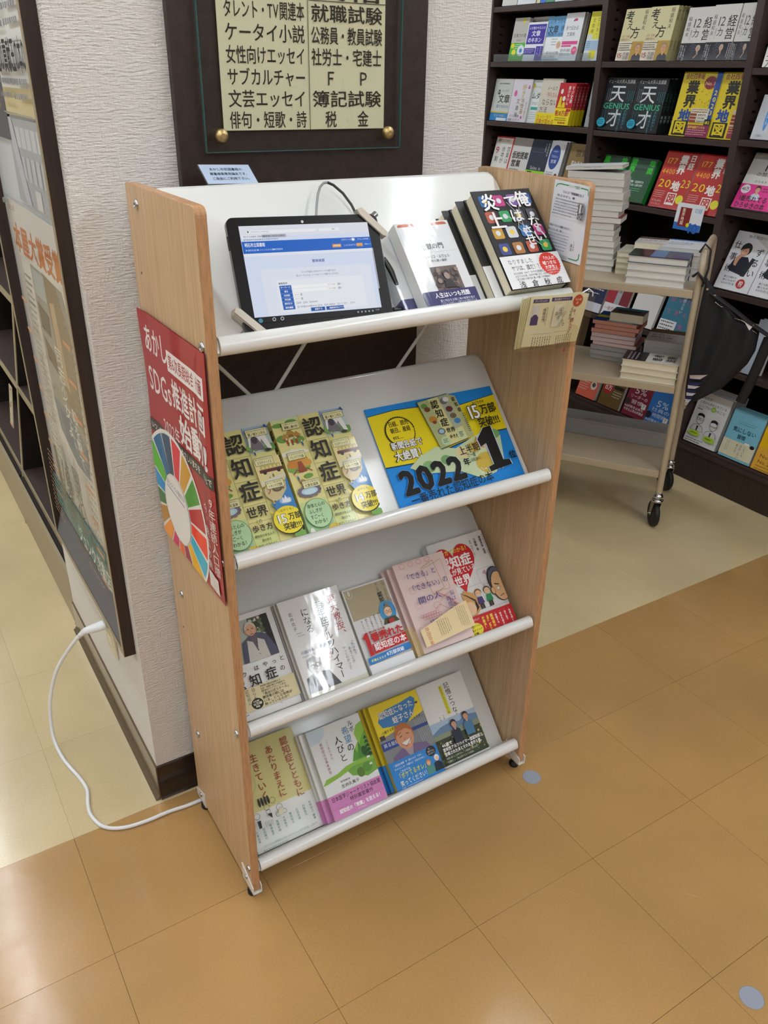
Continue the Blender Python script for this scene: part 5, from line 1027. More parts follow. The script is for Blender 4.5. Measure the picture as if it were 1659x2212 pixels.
# ================================================================ LEFT BOOKCASE BEYOND THE PILLAR
LB = thing('left_bookcase', 'dark bookcase with taupe edges beyond the poster case, far left', 'bookcase', Matrix.Translation((0, 0, 0)))
def leftcase():
    xf = lambda z: -.072+.127*max(0, z-.03); xb = .30
    for y in (1.105, 1.845, 2.60, 3.35):
        b = MB(); b.prism([(xf(0.02)+.003, .0), (xf(1.2)+.003, 1.2), (xf(1.2)+.003, 2.0), (xb, 2.0), (xb, 0)], y, y+.022, 1); b.build('side_panel', M['case_in'], LB)
        b = MB(); b.prism([(xf(.02), .0), (xf(1.2), 1.2), (xf(1.2), 2.0), (xf(1.2)+.003, 2.0), (xf(1.2)+.003, 1.2), (xf(.02)+.003, 0)], y, y+.022, 1); b.build('front_strip', M['taupe'], LB)
        s = MB()
        for k in range(34): s.box(xf(.3+k*.03)+.05, y-.0008, .27+k*.03, xf(.3+k*.03)+.075, y-.0001, .276+k*.03)
        o = s.build('pin_slots', M['black'], LB); o['kind'] = 'stuff'
    box('back_panel', xb, 1.105, 0, xb+.012, 3.372, 2.0, M['case_in'], LB)
    for y0, y1 in ((1.127, 1.845), (1.867, 2.60), (2.622, 3.35)):
        for z in (.205, .505, .79, 1.08, 1.4):
            x = xf(z)
            box('shelf_board', x+.006, y0+.001, z-.018, xb-.001, y1-.001, z, M['case'], LB)
            box('shelf_edge', x+.002, y0+.001, z-.020, x+.0055, y1-.001, z+.004, M['taupe'], LB)
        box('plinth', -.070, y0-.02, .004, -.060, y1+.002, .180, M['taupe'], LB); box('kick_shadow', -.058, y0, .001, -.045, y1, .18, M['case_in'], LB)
leftcase()
def slim(name, label, x, y, z, w, h, t, c, tilt=6, cat='magazine', art=None, n=0, g=None):
    return card(name, label, cat, fX((x+t, y, z), tilt), w, h, t, art or (lambda a: (a.R(0, 0, 100, a.H*.4, c), a.lines(8, 12, 80, 5, 9, 'e8e8e0', 4))), c, 'prg', g)
slim('magazine', 'blue magazine lying tilted on the far left shelf under a picture book', .030, 2.085, .520, .20, .085, .012, '2244a8', 55)
slim('magazine', 'black and yellow striped magazine behind the blue one, far left', .080, 2.085, .560, .20, .07, .012, 'c8b84a', 50)
slim('picture_book', 'yellow and blue picture book standing at the far left edge', .10, 1.985, .575, .10, .15, .01, '3f8fc8', 6, 'book', lambda a: (a.R(0, 0, 100, a.H*.35, 'b8b4a8'), a.R(0, a.H*.35, 100, a.H*.62, '2f86c0'), a.R(0, a.H*.62, 100, a.H, 'ded23a'), a.C(60, a.H*.8, 20, '3a8ab0', 14), a.C(30, a.H*.5, 12, '24508a', 10)))
slim('white_carton', 'white carton on the lower shelf at the far left edge', .02, 2.13, .210, .085, .17, .05, 'b9bcc4', 2, 'box', lambda a: a.R(20, 10, 70, 24, '8a8d90'))
slim('black_pen_pack', 'thin black pen pack with maroon and yellow foot, far left shelf', -.015, 1.955, .210, .018, .19, .012, '1c1c1e', 2, 'pen pack', lambda a: (a.R(0, 0, 100, 120, '8a8a6a'), a.R(0, 700, 100, 780, 'd8c030'), a.R(0, 780, 100, 980, '8a2a4a'), a.R(0, 980, 100, a.H, 'd8c030'), a.R(55, 180, 75, 520, 'c8ccd0')))
slim('flower_card', 'pale floral card hanging from the taupe post, far left', -.055, 1.835, .385, .05, .14, .002, 'c9c4a8', 8, 'card', lambda a: (a.R(0, 0, 100, a.H, 'c9c4a8'), [a.C(20+random.random()*60, 20+random.random()*200, 10, random.choice(('a8744a', '8fae6a', 'd8d0b8', 'b05a4a')), n=8) for k in range(22)], a.R(0, a.H-20, 100, a.H-8, 'c04a5a')))
slim('yellow_green_magazine', 'yellow green magazine on the bottom shelf behind the poster case', .10, 1.40, .210, .21, .28, .008, '7f8a3a', 12)

# ================================================================ RIGHT BOOKCASE
BX = 2.322
RB = thing('dark_bookcase', 'large dark brown bookcase with tilted face-out books, back right', 'bookcase', Matrix.Translation((0, 0, 0)))
BAYS = [(2.405, 3.10), (1.697, 2.375), (.997, 1.667), (.297, .967), (-.403, .267)]
def rightcase():
    xb = BX+.31
    for y in (-.433, .267, .967, 1.667, 2.375, 3.10):
        box('divider', BX, y, 0, xb, y+.03, 2.3, M['case'], RB, .0008)
        for side in (0, 1):
            s = MB()
            for k in range(56):
                z = .30+k*.033
                yy = y-.0009 if side == 0 else y+.0301
                s.box(BX+.045, yy, z, BX+.062, yy+.0008, z+.008)
            o = s.build('pin_slots', M['black'], RB); o['kind'] = 'stuff'
    box('back_panel', xb, -.433, 0, xb+.015, 3.13, 2.3, M['case_in'], RB)
    ZS = {0: (1.728, 1.513, 1.27, 1.0, .765, .54), 1: (1.728, 1.513, 1.270, 1.010, .765, .54), 2: (1.765, 1.512, 1.266, 1.008, .54), 3: (1.74, 1.491, 1.273, 1.047, .765, .487), 4: (1.74, 1.49, 1.27, 1.04, .765, .49)}
    for i, (y0, y1) in enumerate(BAYS):
        for z in ZS[i]: box('shelf_board', BX+.002, y0+.0005, z-.020, xb-.0005, y1-.0005, z, M['case'], RB, .001)
        box('base_deck', BX+.001, y0+.0005, .135, xb-.0005, y1-.0005, .150, M['case'], RB); box('deck_nosing', BX-.006, y0-.015, .124, BX+.0005, y1+.015, .138, M['case'], RB)
        box('plinth', BX-.002, y0-.015, .002, BX+.006, y1+.015, .1235, M['darkwood'], RB)
rightcase()
ac = thing('acrylic_guard', 'clear acrylic guard strip along the upper left bookcase shelf', 'guard', fX((BX+.0012, 2.350, 1.514)))
box('strip', 0, 0, 0, .620, .030, .002, M['clear'], ac); box('strip_foot', 0, 0, -.02, .620, .0015, 0, M['clear'], ac)

def shb(name, label, yl, w, z, h, tilt, t, cover, art=None, n=1, xo=.012, spine=None, pages='pagew', group=None, gloss='pr', hard=False, band=None, sp=None, nlab=None, side='L', lift=0):
    tl = math.radians(tilt); xf = BX+xo
    for k in range(n-1, -1, -1):
        o = (xf+t*math.cos(tl)+k*(t+.0006)/math.cos(tl), yl, z+.0006+lift)
        lab = label if k == 0 else '%s copy behind the %s' % (('', 'first', 'second', 'third', 'fourth', 'fifth')[k], ' '.join(label.split(',')[0].split()[:11]))
        r = book(name, lab, fX(o, tilt), w, h, t, cover, spine, pages, art if k == 0 else None, gloss, hard, group, band, spine_side=side)
        if sp: a = Art(t-.001, h, 0); sp(a); q = a.out('spine_print', M['pr'], r); q.matrix_basis = Matrix(((0, 0, 1, w+.0004), (0, 1, 0, 0), (-1, 0, 0, t-.0005), (0, 0, 0, 1)))
    return r
def A(bg, *ops):
    def f(a):
        for o in ops:
            if o[0] == 'D': a.design(o[1])
        a.R(0, 0, 100, a.H, bg)
        for o in ops:
            k = o[0]
            if k == 'D': continue
            k = o[0]; kw = o[-1] if isinstance(o[-1], dict) else {}; ar = o[1:-1] if kw else o[1:]
            {'T': a.T, 'R': a.R, 'C': a.C, 'L': a.lines, 'B': a.bust, 'S': a.star, 'P': a.poly, 'G': a.ring}[k](*ar, **kw)
    return f
V = dict(v=True); GB = 'face-out books in the dark bookcase'
def nth(k): return ('nearest', 'second', 'third', 'fourth', 'fifth', 'sixth')[k]
Z1, Z2, Z3 = 1.513, 1.270, 1.010
# bay 1, upper shelf
shb('paperback_book', 'grey and green writing book with yellow dot, left end of the acrylic guarded shelf', 2.262, .098, Z1, .170, 10, .018, 'b9b7ae', A('b9b7ae', ('C', 66, 12, 8, 'e0cc30', 12), ('T', '文章力の書', 8, 62, 17, '33332f', dict(W=88)), ('T', '前田安正', 34, 86, 8, '44443f'), ('R', 0, 100, 100, 180, '4fae3a'), ('C', 16, 112, 12, 'e6cf2a', 10), ('C', 30, 138, 14, 'e6d840', 12), ('L', 30, 106, 60, 3, 8, 'e8f4e0', 3), ('C', 78, 132, 24, 'dfe8f0', 22), ('C', 78, 132, 10, '4a8ac8', 9)), group=GB)
shb('paperback_book', 'taller pale grey book behind the purple labelled one', 2.180, .130, Z1, .172, 10, .016, 'bab6ae', A('bab6ae', ('G', 50, 12, 0.1, .1, '77736c'), ('R', 10, 8, 86, 9, '77736c'), ('R', 10, 18, 86, 19, '77736c'), ('L', 14, 11, 66, 1, 6, '77736c', 3)), xo=.044, group=GB)
shb('paperback_book', 'white book with big purple label about moving people with writing', 2.170, .128, Z1, .150, 10, .016, 'e6e8ee', A('e6e8ee', ('D', 142), ('R', 8, 8, 96, 80, '3c2f9a'), ('T', '人を動かせる人の', 12, 15, 12, 'f0f0f8', dict(W=80)), ('T', '文章', 28, 30, 22, 'f4f4fa', dict(b=.02)), ('T', 'のキホン', 14, 55, 20, 'f4f4fa', dict(b=.02, W=70)), ('R', 0, 94, 62, 118, '3c2f9a'), ('L', 6, 98, 50, 3, 6, 'c8c4e8', 2.4), ('R', 66, 88, 100, 140, '3c2f9a'), ('T', '伝わる人', 86, 90, 9, 'e0dcf4', V), ('T', 'いつも', 72, 92, 9, 'e0dcf4', V)), group=GB)
shb('paperback_book', 'sky blue and white book about unbeatable writing, guarded shelf', 2.048, .117, Z1, .168, 10, .014, '7fb0d8', A('f0f2f2', ('R', 0, 0, 100, 66, '6fa8d6'), ('T', '心をつかむ', 14, 8, 15, '26282c', dict(W=84)), ('T', '文章', 10, 28, 27, '26282c', dict(b=.02)), ('T', '術', 76, 28, 22, '26282c'), ('T', '無敵の法則', 12, 52, 12, '26282c', dict(W=84)), ('C', 80, 92, 11, 'd8b090', 12), ('L', 40, 72, 30, 3, 9, '55585c', 2), ('T', '「一発で伝わる文章」', 6, 112, 11, '2c2e32', dict(W=90)), ('T', 'にはコツがある！', 10, 124, 11, '2c2e32', dict(W=70)), ('R', 0, 136, 100, 142, 'b0c8dc')), group=GB, xo=.016)
shb('paperback_book', 'white glossy book with pink band about writing in seconds', 1.935, .105, Z1, .176, 10, .015, 'e8eaee', A('e8eaee', ('C', 60, 24, 8, 'c83c7a', 5), ('P', [(44, 28), (54, 18), (52, 30)], '4a3a44'), ('T', '秒で伝わる', 12, 44, 17, '36363c', dict(W=70)), ('T', '文章術', 22, 66, 16, '36363c', dict(W=46)), ('R', 4, 98, 92, 110, 'd8408a'), ('R', 4, 112, 60, 118, 'd8408a'), ('T', '読み手の脳に', 4, 124, 12, '5a4a54', dict(W=60)), ('T', '負担をかけない', 4, 138, 12, '5a4a54', dict(W=62)), ('C', 82, 132, 15, 'd8307a', 15), ('T', '12万', 72, 124, 10, 'f6e6ee', dict(W=20)), ('R', 0, 154, 100, 160, 'f0e0e8')), n=2, group=GB, gloss='prg', spine='a8a49e', pages='greyp')
shb('paperback_book', 'yellow and pale blue business writing book beside the first divider', 1.790, .088, Z1, .176, 10, .014, 'e4dc50', A('d8dde0', ('R', 0, 0, 100, 92, 'e9e04a'), ('T', '戦略的', 74, 22, 19, '5a5a30', dict(v=True, sp=1.15)), ('T', 'ビジネス', 46, 22, 19, '5a5a30', dict(v=True, sp=1.15)), ('T', '文章術', 16, 26, 19, '5a5a30', dict(v=True, sp=1.15)), ('R', 34, 92, 76, 112, 'e9e04a'), ('R', 0, 118, 100, 158, 'a8c4dc'), ('R', 34, 158, 76, 190, 'e4d83c'), ('L', 10, 120, 20, 4, 8, '6a8aa0', 3)), group=GB)
# bay 1, middle shelf
shb('paperback_book', 'grey and blue writing workbook, left end of the second visible shelf', 2.368, .128, Z2, .176, 10, .014, 'd0d2cc', A('cdd0ca', ('R', 0, 108, 100, 140, '2f86c8'), ('T', '文章', 30, 50, 30, '26282a', dict(b=.02, W=66)), ('C', 30, 44, 8, '33363a', 8), ('T', '書き', 23, 39, 8, 'e0e0da'), ('T', 'おとなの', 44, 34, 9, '3a6a9a', dict(W=40)), ('T', '書き方BOOK', 28, 84, 12, '2f74b0', dict(W=68)), ('L', 26, 14, 66, 1, 8, '5a5c58', 4), ('R', 0, 108, 100, 112, 'd8c03a'), ('T', '今こそ、学び直し！', 24, 116, 9, 'f0e8a0', dict(W=70)), ('R', 40, 128, 96, 138, 'd8e4ec')), group=GB)
shb('paperback_book', 'white book with pink and yellow vertical title on second shelf', 2.238, .128, Z2, .176, 10, .014, 'd8d4e0', A('dcd9e2', ('T', '好きらせる', 54, 16, 20, 'b8a02a', dict(v=True, b=.02, sp=.95)), ('T', 'らせる', 62, 60, 17, '2c2a32', dict(v=True)), ('T', '文章術', 34, 62, 18, '2c2a32', dict(v=True, sp=1.2)), ('C', 22, 46, 8, 'd862a8', 10), ('P', [(82, 30), (88, 16), (94, 30)], 'c84a9a'), ('T', '思わず動かす', 84, 72, 9, '8a7a1a', V), ('T', 'さらに効果', 8, 114, 9, '36343c', dict(W=54)), ('T', '効果バツグン！', 4, 126, 10, '36343c', dict(W=70)), ('C', 74, 122, 5, 'd862a8')), group=GB)
shb('paperback_book', 'pale green and white minute-miss book on second shelf', 2.110, .118, Z2, .174, 10, .012, 'd4dcd4', A('dde4e2', ('R', 0, 60, 100, 140, 'e8eeee'), ('C', 4, 20, 8, 'd8c83a'), ('T', 'メール・チャット', 10, 18, 10, '33373a', dict(W=80)), ('T', 'ムダミス', 2, 42, 24, '26292c', dict(W=92, b=.02)), ('T', 'がなくなる', 10, 74, 12, '33373a'), ('R', 8, 92, 90, 102, '3aa8a0'), ('L', 8, 110, 80, 4, 7, '9aa8a8', 2)), xo=.022, group=GB)
shb('paperback_book', 'cream and yellow e-mail manners book on second shelf', 2.045, .130, Z2, .180, 10, .014, 'd9d0bf', A('dcd5c6', ('R', 0, 104, 100, 142, 'f2dc20'), ('T', 'メールで', 30, 22, 14, '4a4440', dict(W=50)), ('T', '「失礼な人」', 26, 40, 17, 'b8483a', dict(W=70)), ('T', 'ならない', 16, 60, 22, '3a3632', dict(W=76)), ('T', '方法', 10, 84, 20, '3a3632', dict(W=40)), ('T', 'たった一言で', 8, 110, 12, 'b8702a', dict(W=70)), ('T', '印象が変わる', 6, 122, 18, 'b04a3a', dict(W=88, b=.01))), group=GB)
def sp_maji(a): a.R(0, 0, 100, a.H, 'd8d2c8'); a.R(0, 0, 100, a.H*.62, 'b8202c'); a.R(0, a.H*.62, 100, a.H, 'ecd620'); a.T('マジ文章書けない', 20, 60, 62, 'f0e0d0', V)
shb('paperback_book', 'red and yellow book with cartoon figures about not being able to write, second shelf', 1.930, .098, Z2, .164, 10, .019, 'c2202c', A('c2202c', ('R', 0, 100, 100, 170, 'f4e020'), ('T', 'マジ文章', 78, 12, 17, 'f4f0e8', dict(v=True, b=.02)), ('T', '書けないん', 58, 12, 15, 'f4f0e8', dict(v=True, b=.02)), ('C', 22, 34, 8, 'f4f0e8', 10), ('C', 42, 62, 9, 'f4f0e8', 10), ('P', [(10, 98), (18, 54), (28, 54), (34, 98)], 'ecd620'), ('P', [(34, 98), (40, 76), (52, 76), (58, 98)], 'ecd620'), ('T', '祝10万部!', 4, 108, 24, 'b8202c', dict(W=88, b=.04)), ('R', 70, 102, 98, 112, 'b8202c'), ('L', 10, 138, 80, 2, 8, '5a4a20', 3), ('C', 40, 158, 4, 'b8202c'), ('C', 52, 158, 4, 'b8202c'), ('C', 64, 158, 4, 'b8202c'), ('C', 76, 158, 4, 'b8202c')), n=4, pages='greyp', group=GB, sp=sp_maji, side='R')
shb('paperback_book', 'pale grey book with blue foot stripes against the first divider, second shelf', 1.772, .052, Z2, .172, 8, .014, 'b4b6b8', A('b8babc', ('R', 30, 200, 90, 210, '3a6ab0'), ('R', 30, 215, 90, 225, '3a6ab0'), ('R', 30, 230, 90, 240, '3a6ab0'), ('R', 30, 245, 90, 255, '3a6ab0')), group=GB, xo=.05)
# bay 1, lower shelf
shb('paperback_book', 'red edged white sales script book, left on third shelf', 2.352, .130, Z3, .196, 15, .018, 'c02630', A('e8e6e2', ('R', 0, 0, 100, 5, 'c02630'), ('R', 93, 0, 100, 160, 'c02630'), ('R', 0, 5, 93, 22, 'e8dcd0'), ('T', '図解でよくわかる！', 10, 8, 11, '3a3028', dict(W=74, b=.02)), ('T', '営業は', 70, 32, 20, '2a2826', dict(v=True)), ('T', '台本が', 42, 32, 20, '2a2826', dict(v=True)), ('T', '9', 8, 30, 34, 'c02630', dict(sx=1.2)), ('T', '割', 12, 68, 20, '2a2826'), ('T', 'これぞ！', 6, 122, 14, 'c02630'), ('R', 20, 108, 60, 109, '55504c')), group=GB)
shb('paperback_book', 'grey book with bold black sales proposal title on third shelf', 2.222, .128, Z3, .198, 15, .016, 'd2d0cc', A('d8d8d6', ('R', 0, 0, 100, 28, 'a8a29c'), ('T', '仮説提案', 8, 46, 26, '2c2a2a', dict(W=86, b=.04)), ('T', '営業', 10, 74, 26, '2c2a2a', dict(b=.04)), ('T', '実践講座', 8, 104, 13, '44444a'), ('R', 0, 120, 100, 150, '2c3466'), ('R', 14, 124, 100, 128, 'd8a82a'), ('R', 8, 133, 96, 142, 'c8ccd8')), group=GB)
shb('paperback_book', 'navy book with Sales is lettering and lime green band on third shelf', 2.094, .128, Z3, .196, 15, .018, '2c3244', A('2c3346', ('T', 'Sales is', 20, 84, 17, 'd8dae0', dict(W=56)), ('T', '営業の科学', 84, 8, 9, 'c8ccd4', V), ('T', '今井晶也', 72, 10, 7, 'c8ccd4', V), ('R', 14, 40, 70, 40.6, '8a90a0'), ('R', 0, 102, 100, 156, '8fd42a'), ('T', '本物の営業', 8, 118, 16, '26301a', dict(W=64, b=.03)), ('R', 10, 106, 34, 114, '26301a'), ('B', 84, 124, 9, 'd8a884', '1e1c1c', 'b8303a')), n=2, group=GB)
shb('paperback_book', 'white book with big blue circle about sales on third shelf', 1.966, .092, Z3, .200, 15, .016, 'e6e8ee', A('e8eaf0', ('C', 42, 74, 36, '34509a', 56), ('T', '「されたい」', 14, 64, 13, 'e8ecf4', dict(W=56)), ('T', '営業', 22, 84, 18, 'f0f2f8', dict(W=40)), ('T', 'お客様が', 26, 44, 8, 'd0d8ec'), ('T', '教えてくれた', 88, 14, 6, '55565c', V), ('C', 80, 158, 10, '3a2c2a', 12), ('C', 80, 162, 7, 'd8a884', 8), ('C', 40, 178, 10, '3f7ac0', 7), ('L', 10, 142, 50, 3, 9, '44485a', 3)), n=3, pages='greyp', group=GB)
shb('paperback_book', 'gold brown sales book with white lettering beside the first divider, third shelf', 1.840, .118, Z3, .196, 15, .018, '9a7f4e', A('8c7446', ('T', '営業', 30, 18, 26, '2c2820', dict(W=62)), ('T', '変わるもの', 20, 58, 15, 'e8e4dc', dict(W=76, b=.02)), ('T', '変わらないもの', 4, 76, 15, 'e8e4dc', dict(W=92, b=.02)), ('R', 0, 122, 100, 160, 'e6d4d0'), ('T', '変わること', 8, 128, 14, 'b04a48', dict(W=80))), group=GB)
# bay 2, upper shelf
def kanga(a):
    a.design(152)
    a.R(0, 0, 100, a.H, 'd9d2a4'); a.T('考', 4, 4, 34, '2f2c26', b=.02); a.T('え', 16, 34, 28, '2f2c26', b=.01); a.T('方', 38, 52, 36, '2f2c26', b=.015); a.T('稲盛和夫', 76, 4, 14, '3a362e', v=True, sp=1.08); a.T('人生・仕事の', 6, 76, 8, '9a4a34', W=34); a.T('結果が変わる', 6, 86, 8, '9a4a34', W=34)
    a.R(0, 96, 100, a.H, 'e4dccb'); a.R(54, 96, 100, a.H, 'b8923e'); a.bust(82, 116, 13, 'd8a478', '8a8078', '26262c', 1); a.lines(4, 100, 54, 4, 6.4, '4a443c', 2.6); a.T('15', 2, 126, 20, 'a82430', W=24); a.T('万部', 28, 127, 14, '2c2a26', W=26); a.T('突破!', 30, 140, 10, '2c2a26', W=24)
def sp_kanga(a): a.R(0, 0, 100, a.H, 'b8b080'); a.T('考え方', 15, 60, 70, '3a362c', V); a.T('稲盛和夫', 25, a.H*.62, 50, '3a362c', V)
shb('hardcover_book', 'cream philosophy book with brush title, left end of bay two top shelf', 1.606, .126, 1.512, .176, 10, .018, 'd9d2a4', kanga, n=1, group=GB, hard=True)
shb('hardcover_book', 'cream philosophy book with brush title, right of its twin', 1.482, .128, 1.512, .178, 10, .018, 'd9d2a4', kanga, n=4, group=GB, hard=True, sp=sp_kanga, side='R', pages='greyp')
def ichi(a):
    a.design(152)
    a.R(0, 0, 100, a.H, 'd6d4cf'); a.T('12', 22, 26, 36, '4a4a4e', W=34); a.T('ヵ条', 34, 60, 4, '4a4a4e'); a.T('カ', 30, 62, 26, '4a4a4e', b=.01); a.T('経営', 62, 28, 34, '2c2c2e', v=True, b=.01); a.T('稲盛和夫', 6, 26, 13, '36363a', v=True, sp=1.15); a.T('経営者として', 24, 64, 5, '4a6a9a', V)
    a.R(0, 102, 100, a.H, '24222a'); a.T('条', 30, 102, 34, '4a4a58'); a.bust(64, 118, 9, 'c8a088', 'b8b4b0', '1c1c22', 1); a.L([(56, 146), (68, 132)], 2.4, 'c8a088'); a.C(66, 130, 2.4, '8a8a90'); a.T('「これさえ守れば', 16, 106, 6, 'e4e4e8', V); a.T('会社や事業は', 8, 108, 6, 'e4e4e8', V); a.T('必ずうまくいく」', 1, 106, 6, 'e4e4e8', V); a.lines(96, 106, 46, 2, 6, 'c0c0c8', 2.4, True)
for k, (y, lab) in enumerate(((1.307, 'white book of twelve business articles, left of three alike'), (1.192, 'white book of twelve business articles, middle of three alike'), (1.079, 'white book of twelve business articles, right of three alike against the divider'))):
    shb('hardcover_book', lab, y, (.128, .110, .080)[k], 1.512, .168+(k > 0)*.003, 10, .016, 'd6d4cf', (lambda a, kk=k: ichi(a)), group=GB, hard=True, xo=(.018, .012, .014)[k])
# bay 2, middle shelf
def tensai(a):
    a.design(147)
    a.R(0, 0, 100, a.H, '232629'); a.T('イェール大学人気講義', 4, 4, 12, 'd8dadc', W=88); a.T('天', 18, 17, 52, 'e6e8ea', b=.01); a.T('才', 26, 86, 52, 'e6e8ea', b=.015, W=46); a.R(0, 69, 100, 85, '232629'); a.T('GENIUS', 5, 66, 23, '3fb890', W=88, b=.02); a.lines(22, 30, 40, 3, 6, '8a8e92', 2, True); a.lines(96, 36, 30, 4, 6, '3a8a90', 2, True)
    for k in range(10): a.lines(10+k*9, 92, 42, 1, 5, '2f6a78', 2, True)
    a.T('それはギフト', 82, 88, 9, '58a8b8', V); a.T('でもあり呪いでもある。', 70, 90, 6, '58a8b8', V); a.C(14, 126, 14, '28a8c8', 13); a.lines(5, 119, 18, 3, 5, '0c3a48', 2)
def sp_ten(a): a.R(0, 0, 100, a.H, '1c1e20'); a.T('GENIUS', 30, 260, 60, '2f8a70', V); a.T('天才', 15, 700, 74, 'd8dadc', V)
shb('hardcover_book', 'black genius book with white and green lettering, left of the pair', 1.660, .162, 1.266, .190, 10, .020, '232629', tensai, n=1, group=GB, hard=True, spine='1c1e20')
shb('hardcover_book', 'black genius book with white and green lettering, right of the pair', 1.496, .150, 1.266, .190, 10, .019, '232629', tensai, n=5, group=GB, hard=True, sp=sp_ten, side='R', spine='1c1e20')
def gyo(a):
    a.design(148)
    a.R(0, 0, 100, a.H, 'e2cb1c'); a.T('会社四季報', 6, 3, 14, '8a2a22', W=48, b=.03); a.T('業界', 16, 19, 31, '1e1c14', v=True, b=.05, sp=1.02); a.T('地', 12, 84, 31, '1f4a9c', b=.05); a.R(6, 112, 42, 146, '1e1c14'); a.T('図', 8, 112, 31, 'e2cb1c', b=.04)
    for k in range(24): a.C(46+random.random()*40, 34+random.random()*44, .8+random.random()*1.4, 'b89f1c', n=6)
    a.star(72, 24, 16, '8a2038', 20, .84); a.T('No.1', 60, 19, 12, 'e8d8b0', W=24); a.poly([(84, 0), (98, 0), (98, 108), (84, 108)], '1f4a9c'); a.T('2023', 85, 38, 15, 'ecd83a', v=True, sp=1.0, b=.02)
    a.R(44, 82, 88, 112, 'dcd6c0'); a.lines(46, 84, 40, 2, 5, '8a5a4a', 2.4)
    for k in range(3): a.R(44, 94+k*7.4, 60, 99+k*7.4, '9a3a2a'); a.R(62, 94+k*7.4, 88, 99+k*7.4, 'f0ead8'); a.lines(64, 95.4+k*7.4, 22, 1, 5, '2a2a26', 2.6)
    a.R(84, 106, 100, 122, '1e1c14'); a.T('182', 85, 109, 9, 'ecd83a', W=13, b=.03); a.R(44, 120, 100, a.H, '8a2858'); a.T('業界地図デジタル', 46, 122, 7, 'ecc83a', W=44, b=.03); a.lines(46, 131, 50, 3, 5, 'e0b0a0', 2)
def gyo2(a):
    a.design(240)
    a.R(0, 0, 100, a.H, 'e2cb1c'); a.T('会社四季報', 6, 5, 22, '8a2a22', W=90, b=.03); a.T('業界', 22, 30, 50, '1e1c14', v=True, b=.05, sp=1.02); a.T('地', 12, 132, 48, '1f4a9c', b=.05); a.R(6, 180, 64, 236, '1e1c14'); a.T('図', 10, 182, 48, 'e2cb1c', b=.04)
    a.R(72, 132, 100, a.H-8, 'dcc8a0')
    for k in range(3): a.R(72, 150+k*13, 96, 160+k*13, '9a3a2a')
    a.R(72, 192, 100, a.H-4, '9a3a48'); a.lines(74, 196, 24, 3, 9, 'ecc88a', 3)
shb('paperback_magazine', 'yellow industry map magazine, left one of two', 1.284, .176, 1.266, .214, 10, .012, 'e2cb1c', gyo, group=GB, gloss='prw')
shb('paperback_magazine', 'yellow industry map magazine, right one against the second divider', 1.107, .109, 1.266, .214, 10, .012, 'e2cb1c', gyo2, group=GB, gloss='prg')
# bay 2, third shelf: flat-tilted annuals
def midori(a):
    a.design(145); a.R(0, 0, 100, a.H, '2f5a3c'); a.R(22, 0, 100, 40, '35403a'); a.R(24, 8, 96, 34, '3a5a48'); a.T('業界', 2, 4, 24, '38c43a', v=True, b=.05); a.T('地図', 72, 4, 22, '38c43a', v=True, b=.05, sp=1.1); a.T('激動・混迷時代を', 24, 74, 9, 'e0ece0', W=54, b=.02); a.T('勝ち抜く企業を探せ', 24, 85, 9, 'e0ece0', W=54, b=.02); a.T('会社', 2, 66, 20, '38c43a', v=True, b=.05); a.lines(24, 100, 50, 2, 7, '7ac48a', 2.4); a.T('2023年', 10, 124, 13, '38c43a', W=40, b=.04)
Z3b = 1.008
for k, (y, h_) in enumerate(((1.648, .200), (1.498, .200))):
    shb('paperback_book', ('green and dark grey company atlas, left one of two behind the tall stack', 'green and dark grey company atlas, right one of two')[k], y, (.136, .134)[k], Z3b, .170, 22, .022, '244a30', midori, group=GB, spine='1f8a34', side='R')
def nikkei(a, nar=False):
    a.design(142); a.R(0, 0, 100, a.H, 'b81c1c'); a.poly([(0, 0), (34, 0), (44, 56), (0, 70)], 'c8281e'); a.T('177', 6, 14, 20, 'f0c020', W=34); a.T('4400', 4, 42, 17, 'f0c020', W=40); a.T('業界', 46, 8, 24, 'f4ece4', v=True, b=.05); a.T('日経', 74, 6, 18, 'f4ece4', v=True, b=.03, sp=1.05); a.T('20', 6, 66, 28, 'f4d820', W=40); a.T('地図', 47, 72, 26, 'f4ece4', v=True, b=.05, sp=1.15); a.T('23', 74, 62, 28, 'f4d820', W=28) if not nar else None
    a.R(46, 102, 74, 132, 'f4ece4'); a.T('図', 47.5, 103, 25, 'b81c1c', b=.04); a.C(86, 116, 11, 'e8e02a', 11) if not nar else None; a.lines(6, 100, 30, 4, 5, 'e8c8c0', 1.6); a.T('デフレから', 6, 122, 7, 'f4e8e0', W=30); a.T('インフレへ', 6, 130, 7, 'f4e8e0', W=30)
shb('paperback_magazine', 'red industry map magazine with yellow figures, left one of two', 1.330, .158, Z3b, .212, 20, .012, 'b81c1c', nikkei, group=GB, gloss='prw')
shb('paperback_magazine', 'red industry map magazine with yellow figures, right one at the divider', 1.168, .158, Z3b, .212, 20, .012, 'b81c1c', nikkei, group=GB, gloss='prg')
def flyer(a): a.R(0, 0, 100, a.H, 'eceef2'); a.R(0, a.H-20, 100, a.H, '3a72c0'); a.R(14, 12, 56, 66, '8a2a28'); a.T('業界地図', 22, 14, 12, 'f0d8c0', v=True, b=.03); a.C(52, 60, 6, 'e8e02a'); a.T('10', 50, 46, 40, '2f62b4', W=44, b=.03); a.T('日経', 66, 10, 14, '2f8ac8', W=28)
card('shelf_flyer', 'white and blue flyer with large 10 hanging under the red magazines', 'flyer', frame((BX-.004, 1.178, .950), (0, -1, 0), (.12, 0, 1)), .125, .095, .0006, flyer, 'eceef2', 'prg')
